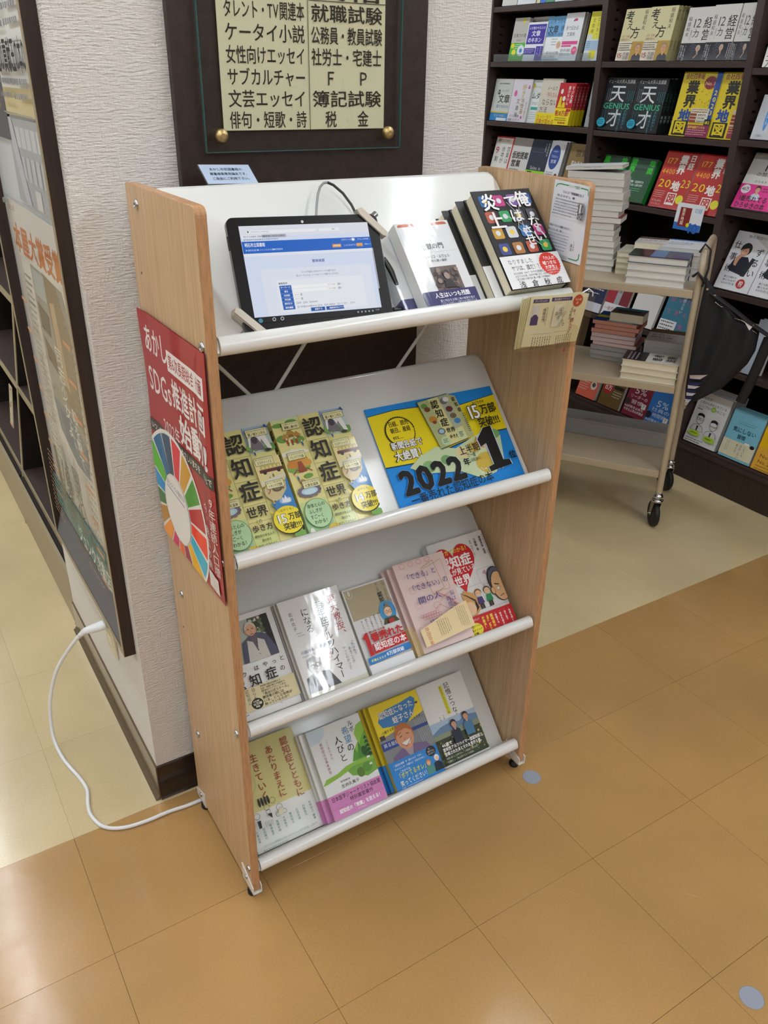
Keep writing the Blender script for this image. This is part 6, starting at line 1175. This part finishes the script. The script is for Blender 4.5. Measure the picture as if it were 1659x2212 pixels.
# bay 2, fourth shelf (z .54)
def hada(a):
    a.R(0, 0, 100, a.H, '3a7a94'); a.R(0, 0, 100, a.H*.32, '2f5a68')
    for i in range(4):
        for j in range(4): a.T('気はてづいあるひと'[(i*3+j) % 9], 8+i*24, 8+j*30, 14, 'd05a9a')
    a.T('頑張らない', 44, 30, 9, 'e8f0f4', V); a.R(0, a.H*.74, 50, a.H, 'eceef0'); a.lines(4, a.H*.77, 40, 4, 8, '4a4a52', 3); a.R(52, a.H*.9, 76, a.H, 'e8e8ee')
shb('hardcover_book', 'teal book with scattered pink characters on the shelf behind the trolley', 1.188, .166, .54, .215, 20, .014, '3a7a94', hada, group=GB)
shb('paperback_book', 'beige book with three black title lines behind the trolley stacks', 1.345, .132, .54, .205, 20, .014, '9a8f80', A('988c7e', ('T', '目標を超えて', 8, 8, 12, '2a2826', dict(W=70, b=.02)), ('T', 'リーダーの', 8, 22, 12, '2a2826', dict(W=62)), ('T', '行動術', 8, 36, 12, '2a2826'), ('R', 0, 52, 100, 160, 'e6e4e2')), group=GB)
shb('paperback_book', 'dark red and white striped book behind the trolley stacks', 1.500, .128, .54, .200, 20, .014, '8a2430', A('7c2430', ('R', 0, 40, 40, 112, 'a8283a'), ('P', [(42, 0), (64, 0), (60, 124), (38, 124)], 'a8aab0'), ('T', '勉強の度', 44, 14, 15, '4a4a50', V), ('T', '自己投資', 74, 12, 12, 'd8c8c0', V), ('R', 0, 112, 100, 170, 'e4e6ec'), ('T', '一番売れてる', 6, 122, 15, 'a8283a', dict(W=84)), ('T', 'ビジネススキル', 6, 140, 13, '2a2a30', dict(W=84))), n=1, group=GB)
shb('paperback_book', 'navy speckled book at the far left behind the trolley stacks', 1.640, .130, .54, .195, 20, .014, '23284a', A('262b4e', ('L', 10, 60, 80, 3, 14, 'd8d8e4', 4), ('R', 0, 120, 100, 160, 'd8dae4')), group=GB)
# bay 2, base deck
Zb = .150
shb('paperback_book', 'salmon orange banded book on the base deck under the trolley', 1.585, .118, Zb, .19, 18, .02, 'd86a54', A('d8d4d0', ('R', 0, 84, 100, 170, 'e26a54'), ('C', 76, 108, 15, 'e8e0dc', 17), ('C', 76, 106, 9, '5a4a4c', 9), ('L', 6, 94, 50, 5, 9, 'f4d0c4', 3)), group=GB)
def five(bg, l1, l2, c2):
    return A(bg, ('T', '5%', 26, 44, 30, 'dcdce0', dict(W=54)), ('T', l1, 14, 74, 14, 'dcdce0', dict(W=76)), ('T', l2, 24, 92, 15, 'dcdce0', dict(W=54)), ('T', 'AIが突き止めた', 4, 114, 10, 'e4e4e8', dict(W=84, b=.02)), ('T', 'できる上司の共通点', 4, 126, 10, 'e4e4e8', dict(W=88, b=.02)), ('C', 10, 104, 12, c2, 12), ('R', 74, 96, 92, 114, 'e4e4de'), ('T', '7', 78, 96, 16, '44444a'))
shb('paperback_book', 'brown gold book with red 15 seal on the base deck under the trolley', 1.445, .126, Zb, .19, 18, .016, '6f562a', A('6b5228', ('T', '5%', 30, 22, 26, 'd0ccc0', dict(W=44)), ('T', '社員の習慣', 14, 50, 15, 'd0ccc0', dict(W=74)), ('C', 26, 86, 22, 'b0201c', 22), ('T', '15万', 9, 76, 20, 'f0ece8', dict(W=34, b=.03)), ('R', 52, 72, 96, 84, '1e1a14'), ('L', 54, 92, 40, 3, 9, 'd0c8b8', 3)), group=GB)
shb('paperback_book', 'crimson 5 percent book on the base deck under the trolley', 1.300, .126, Zb, .19, 18, .016, '7a1f30', five('7c1f32', 'リーダーの', '習慣', '3a2a2c'), group=GB)
shb('paperback_book', 'blue 5 percent time book on the base deck beside the second divider', 1.172, .126, Zb, .17, 18, .016, '2f72c0', five('2f74c4', '社員の', '時間術', '1c2026'), group=GB, n=1)
shb('paperback_book', 'dark book with white katakana top behind the blue time book', 1.150, .130, Zb, .198, 18, .014, '2c2c2c', A('33322f', ('T', 'トップ', 8, 6, 26, 'd0d0c8', dict(W=80))), group=GB, xo=.038)
# bay 3
shb('paperback_book', 'pale green edged book at the right frame edge, top row of bay three', .940, .128, 1.491, .170, 10, .014, 'd8dac8', A('dcdecf', ('R', 0, 60, 100, 150, 'e8e6e0'), ('T', '努力', 4, 84, 26, '2a2a28', dict(v=True)), ('L', 4, 138, 80, 1, 6, '8a3a3a', 3)), group=GB)
shb('paperback_book', 'grey white book with blue vertical dash, second row of bay three', .930, .135, 1.273, .140, 14, .016, 'c8ccd0', A('c4c8ce', ('C', 30, 50, 6, '3f86d0', 34), ('T', '人生は話し方', 26, 22, 8, 'dfe8f2', V), ('L', 60, 20, 70, 2, 10, '5a5a60', 3, True), ('T', '文響社', 12, 92, 6, '8a8a84')), group=GB, lift=0)
shb('hardcover_book', 'dark cover book leaning behind the grey white one', .920, .140, 1.273, .200, 10, .016, '1e2b2b', group=GB, xo=.05)
def pct(a): a.design(150); a.R(0, 0, 100, a.H, 'dcdad4'); a.T('1%', 38, 24, 26, '26262a', W=42); a.T('の努力', 28, 50, 12, '26262a', W=44); a.T('ひろゆき', 32, 72, 8, '3a3a3e', W=34); a.R(0, 84, 100, a.H, 'e0308c'); a.C(18, 98, 13, 'ece6ea', 12); a.T('40万', 8, 92, 11, '33333a', W=20, b=.03); a.bust(52, 96, 9, 'd8a888', '3a2c28', 'c8d0dc'); a.T('1番売れてる', 10, 114, 17, '1e1c20', W=80, b=.02); a.T('ひろゆきの本', 6, 132, 17, '1e1c20', W=84, b=.02); a.lines(66, 92, 30, 2, 7, '6a1a44', 3)
shb('paperback_book', 'white and hot pink one percent book, left copy on bay three third shelf', .952, .145, 1.047, .196, 26, .016, 'dcdad4', pct, group=GB, gloss='prg')
shb('paperback_book', 'white and hot pink one percent book, right copy cut by the frame', .805, .145, 1.047, .196, 26, .016, 'dcdad4', pct, group=GB)
def shigoto(a):
    a.R(0, 0, 100, a.H, 'e8e9ee'); a.poly([(34, 0), (100, 0), (100, 34)], 'cfccc8'); a.T('佐久間宣行の', 34, 6, 8, '33333a', W=62, rot=0); a.T('仕事術', 6, 24, 20, '232326', v=True, sp=1.5, b=.01); a.T('ずるい', 72, 34, 22, '232326', v=True, sp=1.18, b=.01)
    a.poly([(16, 92), (22, 72), (36, 62), (58, 60), (70, 76), (70, 108), (22, 100)], '20222e'); a.C(44, 42, 15, '221e1e', 16); a.C(42, 48, 11, 'd8a284', 13); a.poly([(28, 46), (30, 34), (46, 30), (58, 36), (57, 50), (50, 38)], '221e1e'); a.poly([(26, 84), (24, 66), (34, 56), (42, 58), (36, 70), (34, 86)], 'd8a284'); a.L([(35, 52), (43, 54)], 1.4, 'f0e8e4'); a.C(36, 46, 1.2, '2a1c18'); a.C(45, 47, 1.2, '2a1c18')
    a.poly([(70, 60), (80, 62), (70, 108), (58, 108)], '26262a'); a.C(70, 126, 12, 'b82a2e', 12); a.T('10', 63, 117, 13, 'f0e8e8', b=.04, W=14); a.T('万部', 64, 128, 6, 'f0e8e8', W=12)
    for k, t in enumerate(('誰とも戦わず', '誰ともめず', '62の方法')): a.T(t, 16, 112+k*8, 6, '4a4a50', W=38)
for k, (y, tl_) in enumerate(((.985, 24), (.838, 24), (.691, 24))):
    y_ = (.957, .808, .659)[k]
    shb('paperback_book', ('white book with young man resting his chin, left copy on bay three fourth shelf', 'white book with young man resting his chin, second copy from the divider', 'white book with young man resting his chin, third copy from the divider')[k], y_, .146, .765, .214, 24, .014, 'e8e9ee', shigoto, group=GB)
shb('paperback_book', 'colourful small book behind the hanging umbrella, fifth row', .880, .110, .487, .18, 14, .016, 'd8c83a', A('e4e4e2', ('R', 30, 60, 70, 120, 'c0322a'), ('R', 50, 80, 100, 150, 'ecd62a'), ('C', 40, 120, 14, '2a2c44')), group=GB)
shb('paperback_book', 'pale grey blue book right of the umbrella strap, fifth row', .765, .060, .487, .20, 14, .02, 'aab4c4', n=2, group=GB)
shb('paperback_book', 'crimson book at the right frame edge, fifth row', .640, .12, .487, .16, 14, .016, 'c02a40', group=GB)
def omoi(a): a.R(0, 0, 100, a.H, 'dedcd6'); a.C(30, 30, 9, 'd87a2a', 9); a.T('チームの', 40, 26, 14, '4a4a48', W=50); a.C(40, 66, 22, 'b8b8b4', 26); a.C(46, 58, 14, '262626', 12); a.C(20, 112, 18, 'd88228', 16); a.C(50, 116, 12, 'd88228', 12)
shb('paperback_book', 'white book with orange blobs half hidden behind the trolley post, base deck', .962, .100, Zb, .186, 12, .012, 'dedcd6', omoi, group=GB, xo=.055)
def futari(a):
    a.design(147); a.R(0, 0, 100, a.H, 'dddee0')
    for k, t in enumerate(('あなたが', '上司から求められている', 'シンプルな50のこと')): a.T(t, 8, 12+k*12, 9, '33363c', W=(34, 84, 84)[k], b=.01)
    a.C(55, 40, 7.4, '8fc03a', 7.4); a.T('50', 50, 36, 8, 'e8f0d0', W=10); a.R(8, 48, 24, 50, '3a3a3e')
    for x, y, g in ((28, 76, 1), (74, 82, 0)):
        a.ring(x, y, 11, 1.1, '26282c', 14); a.C(x, y-10, 11, '1c1e22', 7); a.C(x, y-4, 9.6, 'dddee0', 5); a.poly([(x-20, y+34), (x-14, y+20), (x, y+15), (x+14, y+20), (x+20, y+34)], 'd2d3d4'); a.L([(x-20, y+34), (x-14, y+20), (x, y+15), (x+14, y+20), (x+20, y+34)], 1, '26282c'); a.poly([(x-3, y+20), (x+3, y+20), (x+2, y+34), (x-2, y+34)], '2a2c30')
        if g: a.ring(x-5, y, 4, .8, '26282c'); a.ring(x+5, y, 4, .8, '26282c')
    a.C(27, 118, 18, 'a9cc3a', 8); a.C(76, 122, 18, 'a9cc3a', 8); a.lines(16, 116, 22, 1, 5, '4a5a1a', 3); a.lines(65, 120, 22, 1, 5, '4a5a1a', 3); a.lines(8, 134, 60, 2, 6, '44464c', 2.6)
shb('paperback_book', 'white book with two line drawn men in ties on the base deck', .956, .152, Zb, .206, 16, .018, 'dddee0', futari, n=5, pages='greyp', group=GB)
def kini(a): a.R(0, 0, 100, a.H, '7cbfd8'); a.lines(24, 28, 60, 2, 5, '5a8a9a', 1.4); a.T('気にしない', 16, 44, 14, '2a5a68', W=72, b=.02); a.T('習慣', 36, 62, 13, '2a5a68', b=.02); a.R(0, 82, 100, 126, 'd8d4b8'); a.T('いちいち', 66, 86, 8, '4a4a40', V); a.T('反応しない', 54, 86, 8, '4a4a40', V); a.T('考え方', 42, 88, 8, '4a4a40', V); a.lines(20, 88, 26, 2, 6, '8a8a78', 1.6, True); a.C(90, 84, 7, '1e1e20', 5); a.R(66, 78, 80, 83, 'ece8dc')
shb('paperback_book', 'sky blue book with cream band on the base deck, right of the two men cover', .786, .142, Zb, .188, 16, .016, '7cbfd8', kini, n=3, pages='greyp', group=GB)
shb('paperback_book', 'bright yellow book at the right frame edge on the base deck', .636, .140, Zb, .192, 16, .016, 'e8b80c', A('e8b80c', ('R', 0, 76, 100, 160, 'dca83a'), ('T', 'No.1営業', 12, 90, 14, '5a4420', dict(W=76)), ('T', 'No.2の話', 12, 106, 14, '5a4420', dict(W=70)), ('L', 10, 124, 60, 2, 8, '8a6a2a', 3), ('C', 60, 60, 26, 'f4f4ee', 20)), group=GB)
# row zero: feet of the books on the shelf above the frame
for k, (y, w, c) in enumerate(((2.330, .10, 'd0d0cc'), (2.225, .118, 'e0e4e8'), (2.10, .02, 'cfd8a0'), (2.075, .03, '2f6ad0'), (2.04, .05, '3a8a6a'), (1.985, .10, 'd8e4ea'), (1.88, .12, 'e2e2da'))):
    shb('paperback_book', '%s book from the left on the topmost shelf, only its foot in view' % ('first', 'second', 'third', 'fourth', 'fifth', 'sixth', 'seventh')[k], y, w, 1.728, .18, 8, .02, c, A(c, ('T', '成功', 10, 118, 20, '33363c', dict(W=60))) if w > .09 else None, group=GB)

# ================================================================ BOOK TROLLEY
DT = math.radians(33.6)
TM = Matrix.Translation((1.885, .680, 0)) @ Matrix(((-math.sin(DT), math.cos(DT), 0, 0), (math.cos(DT), math.sin(DT), 0, 0), (0, 0, 1, 0), (0, 0, 0, 1)))
# local axes: x along the shelves, y depth, z up is mirrored, so use x reversed instead
TM = Matrix.Translation((1.885, .680, 0)) @ Matrix(((math.sin(DT), math.cos(DT), 0, 0), (-math.cos(DT), math.sin(DT), 0, 0), (0, 0, 1, 0), (0, 0, 0, 1)))
TR = thing('book_trolley', 'beige three shelf book trolley on black casters, right of the rack', 'trolley', TM)
def trolley():
    L, Dp = .78, .33
    for x in (0, -L):
        for y in (0, Dp):
            if x: pts = [(x, y, .135), (x, y, .92)]
            else: pts = [(x, y, .135), (x, y, .90), (x, y+(.006 if y == 0 else -.006), .945), (x, y+(.03 if y == 0 else -.03), .975)]
            b = MB(); b.tube(pts, .0115, 12); b.build('post', M['trolley'], TR)
        if x == 0: b = MB(); b.tube([(0, .03, .975), (0, .06, .982), (0, Dp-.06, .982), (0, Dp-.03, .975)], .0115, 12); b.build('handle_bar', M['trolley'], TR)
    for z in (.858, .537, .223):
        b = MB(); b.box(-L+.012, -.004, z-.0262, -.0118, Dp+.004, z, 0, .002); b.build('shelf', M['trolley'], TR)
    for x in (0, -L):
        for y in (0, Dp):
            b = MB(); b.lathe([(.010, .118), (.017, .120), (.019, .126), (.017, .131), (.014, .134), (.013, .140)], 16, (x, y, 0)); b.lathe([(.016, .104), (.021, .107), (.021, .113), (.013, .118)], 16, (x, y, 0)); b.build('caster_swivel', M['chrome'], TR)
            ang = (-1.15, -.9, .3, -.5)[(x != 0)*2+(y != 0)]
            R_ = Matrix.Translation((x, y, 0)) @ Matrix.Rotation(ang, 4, 'Z')
            def bb(name, m, fn): b = MB(); fn(b); b.v = [tuple(R_ @ Vector(v)) for v in b.v]; b.build(name, m, TR)
            bb('caster_fork', M['chrome'], lambda b: [b.prism([(-.018, .105), (.012, .105), (-.006, .046), (-.022, .040), (-.026, .050)], s*.0125, s*.0145, 1) for s in (-1, 1)])
            bb('wheel', M['rubber'], lambda b: b.lathe([(.036, -.0105), (.046, -.009), (.0492, -.004), (.0492, .004), (.046, .009), (.036, .0105)], 28, (-.014, 0, .0495), 1))
            bb('axle', M['chrome'], lambda b: b.lathe([(.005, -.021), (.005, .021)], 10, (-.014, 0, .0495), 1))
trolley()
def tp_(x, y, z, rz=0): return TM @ Matrix.Translation((x, y, z)) @ Matrix.Rotation(math.radians(rz), 4, 'Z')
def lay(name, label, x, y, z, w, h, t, c, rz=0, pages='pagew', art=None, hard=False, group=None, side='L', spine=None, gloss='pr', band=None):
    # lying flat: local y of the book points along -x or +y of the trolley by rz
    return book(name, label, tp_(x, y, z, rz), w, h, t, c, spine, pages, art, gloss, hard, group, band, spine_side=side)
rnd = random.Random(3)
# tall stack at the left of the top shelf: fore edges face the camera
z = .8585; g = 'books in the tall stack on the trolley'
tall = [(.020, 'd8d6ce', '20242a'), (.020, 'e0e0dc', '222'), (.018, 'd4d2ca', '2a'), (.021, 'c8c6c0', '33'), (.019, 'd8d4c8', ''), (.017, 'c9c0b0', ''), (.018, 'c4bca8', ''), (.022, 'd6d8d4', ''), (.018, 'a83a3a', ''), (.020, 'cfe0dc', ''), (.018, 'e4e4e0', ''), (.018, 'dcdcd4', ''), (.021, 'e6e6e2', ''), (.018, 'e2e2dc', ''), (.021, 'e4e4e0', ''), (.020, 'e8e8e4', '')]
for k, (t, c, _) in enumerate(tall):
    dx = rnd.uniform(-.004, .004)+(.012 if k in (8,) else 0)+(-.008 if 4 <= k <= 7 else 0)+(.008 if k > 9 else 0)
    lab = 'book %s from the bottom of the tall stack on the trolley top' % ('first second third fourth fifth sixth seventh eighth ninth tenth eleventh twelfth thirteenth fourteenth fifteenth sixteenth'.split()[k])
    if k == 8: lab = 'red covered book sticking out of the tall trolley stack'
    lay('stacked_book', lab, -.298-.188+dx-.0008*k, .152+rnd.uniform(-.003, .003), z, .188, .130, t, c if c != 'a83a3a' else c, rnd.uniform(-1.4, 1.4), 'pagew' if k > 3 else 'pagew', hard=k < 4, group=g, spine=c, side='R' if k in (1, 2) else 'L'); z += t+.0006
b9 = lay('stacked_book', 'white book with lifted cover crowning the tall stack on the trolley', -.500, .152, z, .188, .130, .010, 'e4e6e8', 1.5, 'pagew', lambda a: (a.R(0, 0, 100, a.H, 'e2e6ea'), a.T('宣言', 36, 90, 18, '6a6e74'), a.lines(20, 114, 60, 1, 6, '8a8e94', 3)), group=g)
b9.matrix_world = tp_(-.500, .152, z+.0002, 1.0) @ Matrix.Rotation(math.radians(-4), 4, 'Y')
# front stack of four
z = .8585; g = 'books in the front stack on the trolley top'
def blk(a): a.R(0, 0, 100, a.H, '16406e'); a.R(0, 0, 100, a.H*.36, '1c2226'); a.R(0, a.H*.36, 100, a.H*.6, '3a80b8')
for k, (t, c) in enumerate(((.0225, 'e2e0dc'), (.021, 'e6e6e4'), (.022, 'dddcd4'), (.023, 'e0dfda'))):
    lab = ('bottom', 'second', 'third', 'top')[k]+' thick white edged book of the front stack, trolley top'+(', blue and black cover' if k == 3 else '')
    # long side along the shelf edge
    m = tp_(-.043, .003+rnd.uniform(-.001, .002), z, 90)
    book('stacked_book', lab, m, .130, .188, t, '1c3a5c' if k == 3 else c, '24303a' if k < 3 else '1c3a5c', 'pagew', blk if k == 3 else None, 'prg', True, g, spine_side='R'); z += t+.0006
# three cream books between the two stacks
z = .8585; g = 'cream books between the stacks'
for k in range(4):
    lay('stacked_book', ('bottom', 'second', 'third', 'top')[k]+' cream edged book between the tall stack and the front stack', -.288, .135, z, .128, .128 if 0 else .150, .0185, ('d8cfae', 'd4caa6', 'd8d0b0', 'd8d4c4')[k], rnd.uniform(-2, 2), 'cream', hard=True, group=g); z += .0191
# white stack at the right back
z = .8585; g = 'books in the rear right stack on the trolley top'
for k in range(5):
    lay('stacked_book', ('bottom', 'second', 'third', 'fourth', 'top')[k]+' white book of the rear right trolley stack'+(', blue upper edge' if k == 4 else ''), -.150+rnd.uniform(-.002, .002), .145, z, .130, .182, .0195, 'e4e6ea', rnd.uniform(-1, 1), 'pagew', (lambda a: (a.R(0, 0, 100, a.H, 'e4e8ec'), a.R(0, 0, 100, 16, '3f8fd8'), a.T('ウェルビーイング', 8, 2, 10, 'dfeaf4', W=80), a.T('幸せの経営', 10, 40, 18, '4a90cc', W=62), a.lines(10, 70, 60, 2, 9, '6a7078', 3))) if k == 4 else None, group=g); z += .0201
# white titled book lying on the rear of the front pair, and the grey one behind
z4 = .8585+.0197*4
lay('stacked_book', 'white book with bold black title lying behind the front stack', -.243, .190, z4, .100, .130, .022, 'e6e6e4', 0, 'cream', lambda a: (a.R(0, 0, 100, a.H, 'e2e2e0'), a.R(0, 0, 100, 40, '3a2428'), a.T('ワンシン', 6, 6, 18, 'c8c0b8', W=84), a.T('シャドウ', 6, 56, 22, '26262a', W=60, b=.03), a.T('図解', 72, 58, 14, '33333a', W=24)), group='loose books on the trolley top')
# middle shelf: tall pinkish stack
z = .5375; g = 'books in the pile on the trolley middle shelf'
pile = [(.017, '3f6a4a', 'greyp'), (.017, 'a8a8a0', 'greyp'), (.018, '3a6a46', 'greyp'), (.013, 'a04038', 'lilacp'), (.015, 'b8b0b0', 'lilacp'), (.016, '8a3430', 'lilacp'), (.015, '27407c', 'pinkp'), (.015, 'b04a3c', 'pinkp'), (.014, '24408a', 'pinkp')]
for k, (t, c, p) in enumerate(pile):
    dx = (0 if k < 3 else -.004)+(.012 if k in (3, 7) else 0)
    lay('stacked_book', 'book %s from the bottom of the pink edged pile on the trolley middle shelf' % 'first second third fourth fifth sixth seventh eighth ninth'.split()[k], -.345+dx+rnd.uniform(-.002, .002), .188+rnd.uniform(-.003, .003), z, .158, .145, t, c, rnd.uniform(-1.6, 1.6)-3, p, (lambda a: (a.R(0, 0, 100, a.H, '2a4a8c'), a.R(0, 40, 60, 60, 'e4d83a'), a.C(60, 84, 30, 'a8a49a', 18))) if k == 8 else None, group=g, gloss='prg'); z += t+.0005
bk = book('stacked_book', 'small thick book with sky blue top edge crowning the pile on the middle shelf', tp_(-.292, .196, z, -4), .118, .09, .030, '3f98cc', '3f98cc', 'cream', lambda a: (a.R(0, 0, 100, a.H, '6f6e58'), a.R(0, 0, 100, 22, '3f9fd4'), a.R(14, 30, 86, 54, '3a3648'), a.lines(10, 62, 80, 1, 8, '3a3a34', 4)), 'prg', False, g)
# middle shelf: three black and white books in front right
z = .5375; g = 'black and white books on the trolley middle shelf'
def bwart(a): a.R(0, 0, 100, a.H, 'e8e6dc'); a.R(0, 0, 100, 62, '1e1c24'); a.lines(10, 10, 80, 3, 14, 'c8c4cc', 5); a.T('記憶', 44, 74, 40, '26262a', b=.02); a.lines(8, 130, 84, 1, 8, '3a3a3e', 3)
for k in range(3):
    m = tp_(-.013, .004+rnd.uniform(-.001, .001), z, 90)
    book('stacked_book', ('bottom', 'middle', 'top')[k]+' black and cream book at the front of the trolley middle shelf', m, .110, .188, .0225, 'ece8d4' if k < 3 else '', '1e1c24', 'cream', (lambda a: (a.R(0, 0, 100, a.H, 'e9e7de'), a.R(0, 0, 100, 70, '1e1c24'), a.lines(10, 14, 80, 3, 12, 'b8b4bc', 5), [a.T(c_, 20+(i % 2)*36, 86+(i//2)*40, 32, '26262a', b=.02) for i, c_ in enumerate('思考法則')])) if k == 2 else None, 'prg', True, g, spine_side='R'); z += .0231
z = .5375
for k in range(5):
    lay('stacked_book', ('bottom', 'second', 'third', 'fourth', 'top')[k]+' grey white book behind the black and cream books, middle shelf', -.150, .128, z, .132, .170, .0215, 'b8b4b0', 0, 'greyp', (lambda a: (a.R(0, 0, 100, a.H, 'a8a5a2'), a.R(0, 0, 100, 40, '5a4428'), a.T('言語化の', 8, 52, 17, '4a484a', W=70), a.T('教科書', 8, 78, 17, '4a484a', W=60), a.lines(10, 108, 60, 1, 8, '6a686a', 3))) if k == 4 else None, group='grey white books at the back of the middle shelf'); z += .0220
# grey carton on the lower shelf
gb = thing('long_carton', 'long low grey cardboard box on the trolley bottom shelf', 'box', tp_(-.56, .215, .2235))
box('carton', 0, 0, 0, .535, .105, .060, M['greybox'], gb, .001); box('lid_seam', .02, -.0008, .052, .515, -.0001, .0528, cmat('7c7a78'), gb); box('hand_slot', .22, .018, .0602, .28, .022, .0606, cmat('6a6866'), gb)
shp = thing('folded_paper', 'folded white and violet paper at the left of the trolley bottom shelf', 'paper', tp_(-.50, .04, .2240, 12)); box('sheet', 0, 0, 0, .12, .09, .010, cmat('b8b4c4'), shp); box('violet_strip', 0, -.0006, .004, .12, -.0001, .009, cmat('3a2f6a'), shp)

# ================================================================ UMBRELLA HANGING ON THE TROLLEY POST
UM = thing('folded_umbrella', 'black folded umbrella hanging by its strap from the near trolley post', 'umbrella', TM)
def umbrella():
    def pl(pts, t):
        L = [0]
        for a, b in zip(pts, pts[1:]): L.append(L[-1]+math.dist(a, b))
        s = t*L[-1]
        for i in range(len(pts)-1):
            if s <= L[i+1]+1e-9:
                u = (s-L[i])/max(1e-9, L[i+1]-L[i]); return [pts[i][k]+(pts[i+1][k]-pts[i][k])*u for k in range(len(pts[0]))]
        return pts[-1]
    left = [(.030, .481), (.021, .545), (.019, .62), (.016, .75), (.019, .905)]
    right = [(.034, .480), (.135, .560), (.193, .650), (.207, .695), (.206, .757)]
    N, K = 22, 36
    for side, nm in ((0, 'canopy'), (1, 'inner_canopy')):
        b = MB(); vs = []
        for j in range(N+1):
            t = j/N; l = pl(left, t); r = pl(right, t)
            for i in range(K+1):
                u = i/K; x = l[0]+(r[0]-l[0])*u; z = l[1]+(r[1]-l[1])*u-(.026*math.sin(math.pi*u)*t**3)
                puff = (.016*math.sin(math.pi*u)**.7)*(t**.5)*(1 if side == 0 else -.5)
                fold = .008*math.sin(u*math.pi*5+.6*t)*t**.6
                y = -.016-puff-fold if side == 0 else -.008+puff*-1*.6+fold*.4
                vs.append((x, y, z))
        fs = [(j*(K+1)+i, j*(K+1)+i+1, (j+1)*(K+1)+i+1, (j+1)*(K+1)+i) for j in range(N) for i in range(K)]
        b.add(vs, fs, sm=True); o = b.build(nm, M['blackcloth'], UM); md = o.modifiers.new('thickness', 'SOLIDIFY'); md.thickness = .0015
    # trim stripes near the tip
    b = MB()
    for k, (z, w_, c) in enumerate(((.590, .050, 'b8a8a4'), (.568, .040, '242a50'), (.556, .034, 'c8c0c4'), (.541, .030, '242a50'), (.531, .026, 'd0ccd0'), (.518, .020, '242a50'), (.508, .016, 'd0ccd0'), (.497, .010, 'b8b0b4'))):
        b.add([(.030, -.034, z-.008), (.032+w_*.6, -.041, z-.004), (.032+w_, -.040, z+.014 if k == 0 else z+.006), (.028, -.034, z+.003)], [(0, 1, 2, 3)], 0, lin(c))
    o = b.build('wave_trim', M['pr'], UM); md = o.modifiers.new('thickness', 'SOLIDIFY'); md.thickness = .0006
    b = MB(); b.tube([(.030, -.020, .474), (.031, -.022, .500)], .006, 10); b.build('ferrule', M['steel'], UM)
    b = MB(); b.tube([(.036, -.013, .84), (.020, -.014, .90)], .0045, 8); b.build('shaft', M['steel'], UM)
    b = MB()
    b.tube([(-.020, -.016, .905), (-.008, -.020, .918), (.012, -.018, .897), (.030, -.014, .880), (.060, -.016, .842)], .011, 8, flat=.4); b.build('gathered_collar', M['blackcloth'], UM)
    b = MB(); pts = [(.012, -.014, .875), (.020, -.006, .93), (.016, .006, .985), (-.004, .012, 1.000), (-.016, .002, .975)]
    b.tube(pts, .0035, 8, flat=.5); b.build('wrist_strap', M['blackcloth'], UM)
    b = MB(); b.tube([(.040, -.022, .862), (.10, -.030, .830), (.17, -.026, .785), (.228, -.018, .752), (.262, -.010, .735)], .015, 8, flat=.35); b.build('closing_band', M['blackcloth'], UM)
    b = MB(); b.tube([(.238, -.014, .740), (.226, -.010, .66), (.212, -.004, .58), (.198, .004, .515)], .016, 8, flat=.35); b.build('hanging_band', M['blackcloth'], UM)
    for p in ((.030, -.030, .873), (.055, -.034, .856)):
        b = MB(); b.lathe([(.004, -.002), (.004, .002)], 10, p, 1); b.build('press_stud', M['chrome'], UM)
    for (x0, z0), (x1, z1) in (((.06, .845), (.10, .835)), ((.10, .820), (.145, .800)), ((.17, .79), (.20, .765))):
        b = MB(); b.tube([(x0, -.026, z0-.01), ((x0+x1)/2, -.030, (z0+z1)/2-.016), (x1, -.026, z1-.012)], .0010, 6); b.build('rib_end', M['chrome'], UM)
    b = MB(); b.prism([(.158, .785), (.186, .780), (.176, .762)], -.036, -.034, 1); b.build('care_label', M['white_plastic'], UM)
umbrella()
sl = thing('plastic_sleeve', 'shiny clear plastic sleeve crumpled round the top of the near trolley post', 'sleeve', TM)
b = MB(); b.tube([(0, 0, .895), (.001, 0, .915), (-.001, .003, .94), (.002, .012, .962), (.001, .026, .978)], [.0135, .0150, .0160, .0145, .0135], 10, cap=False); b.build('sleeve_film', M['film'], sl)
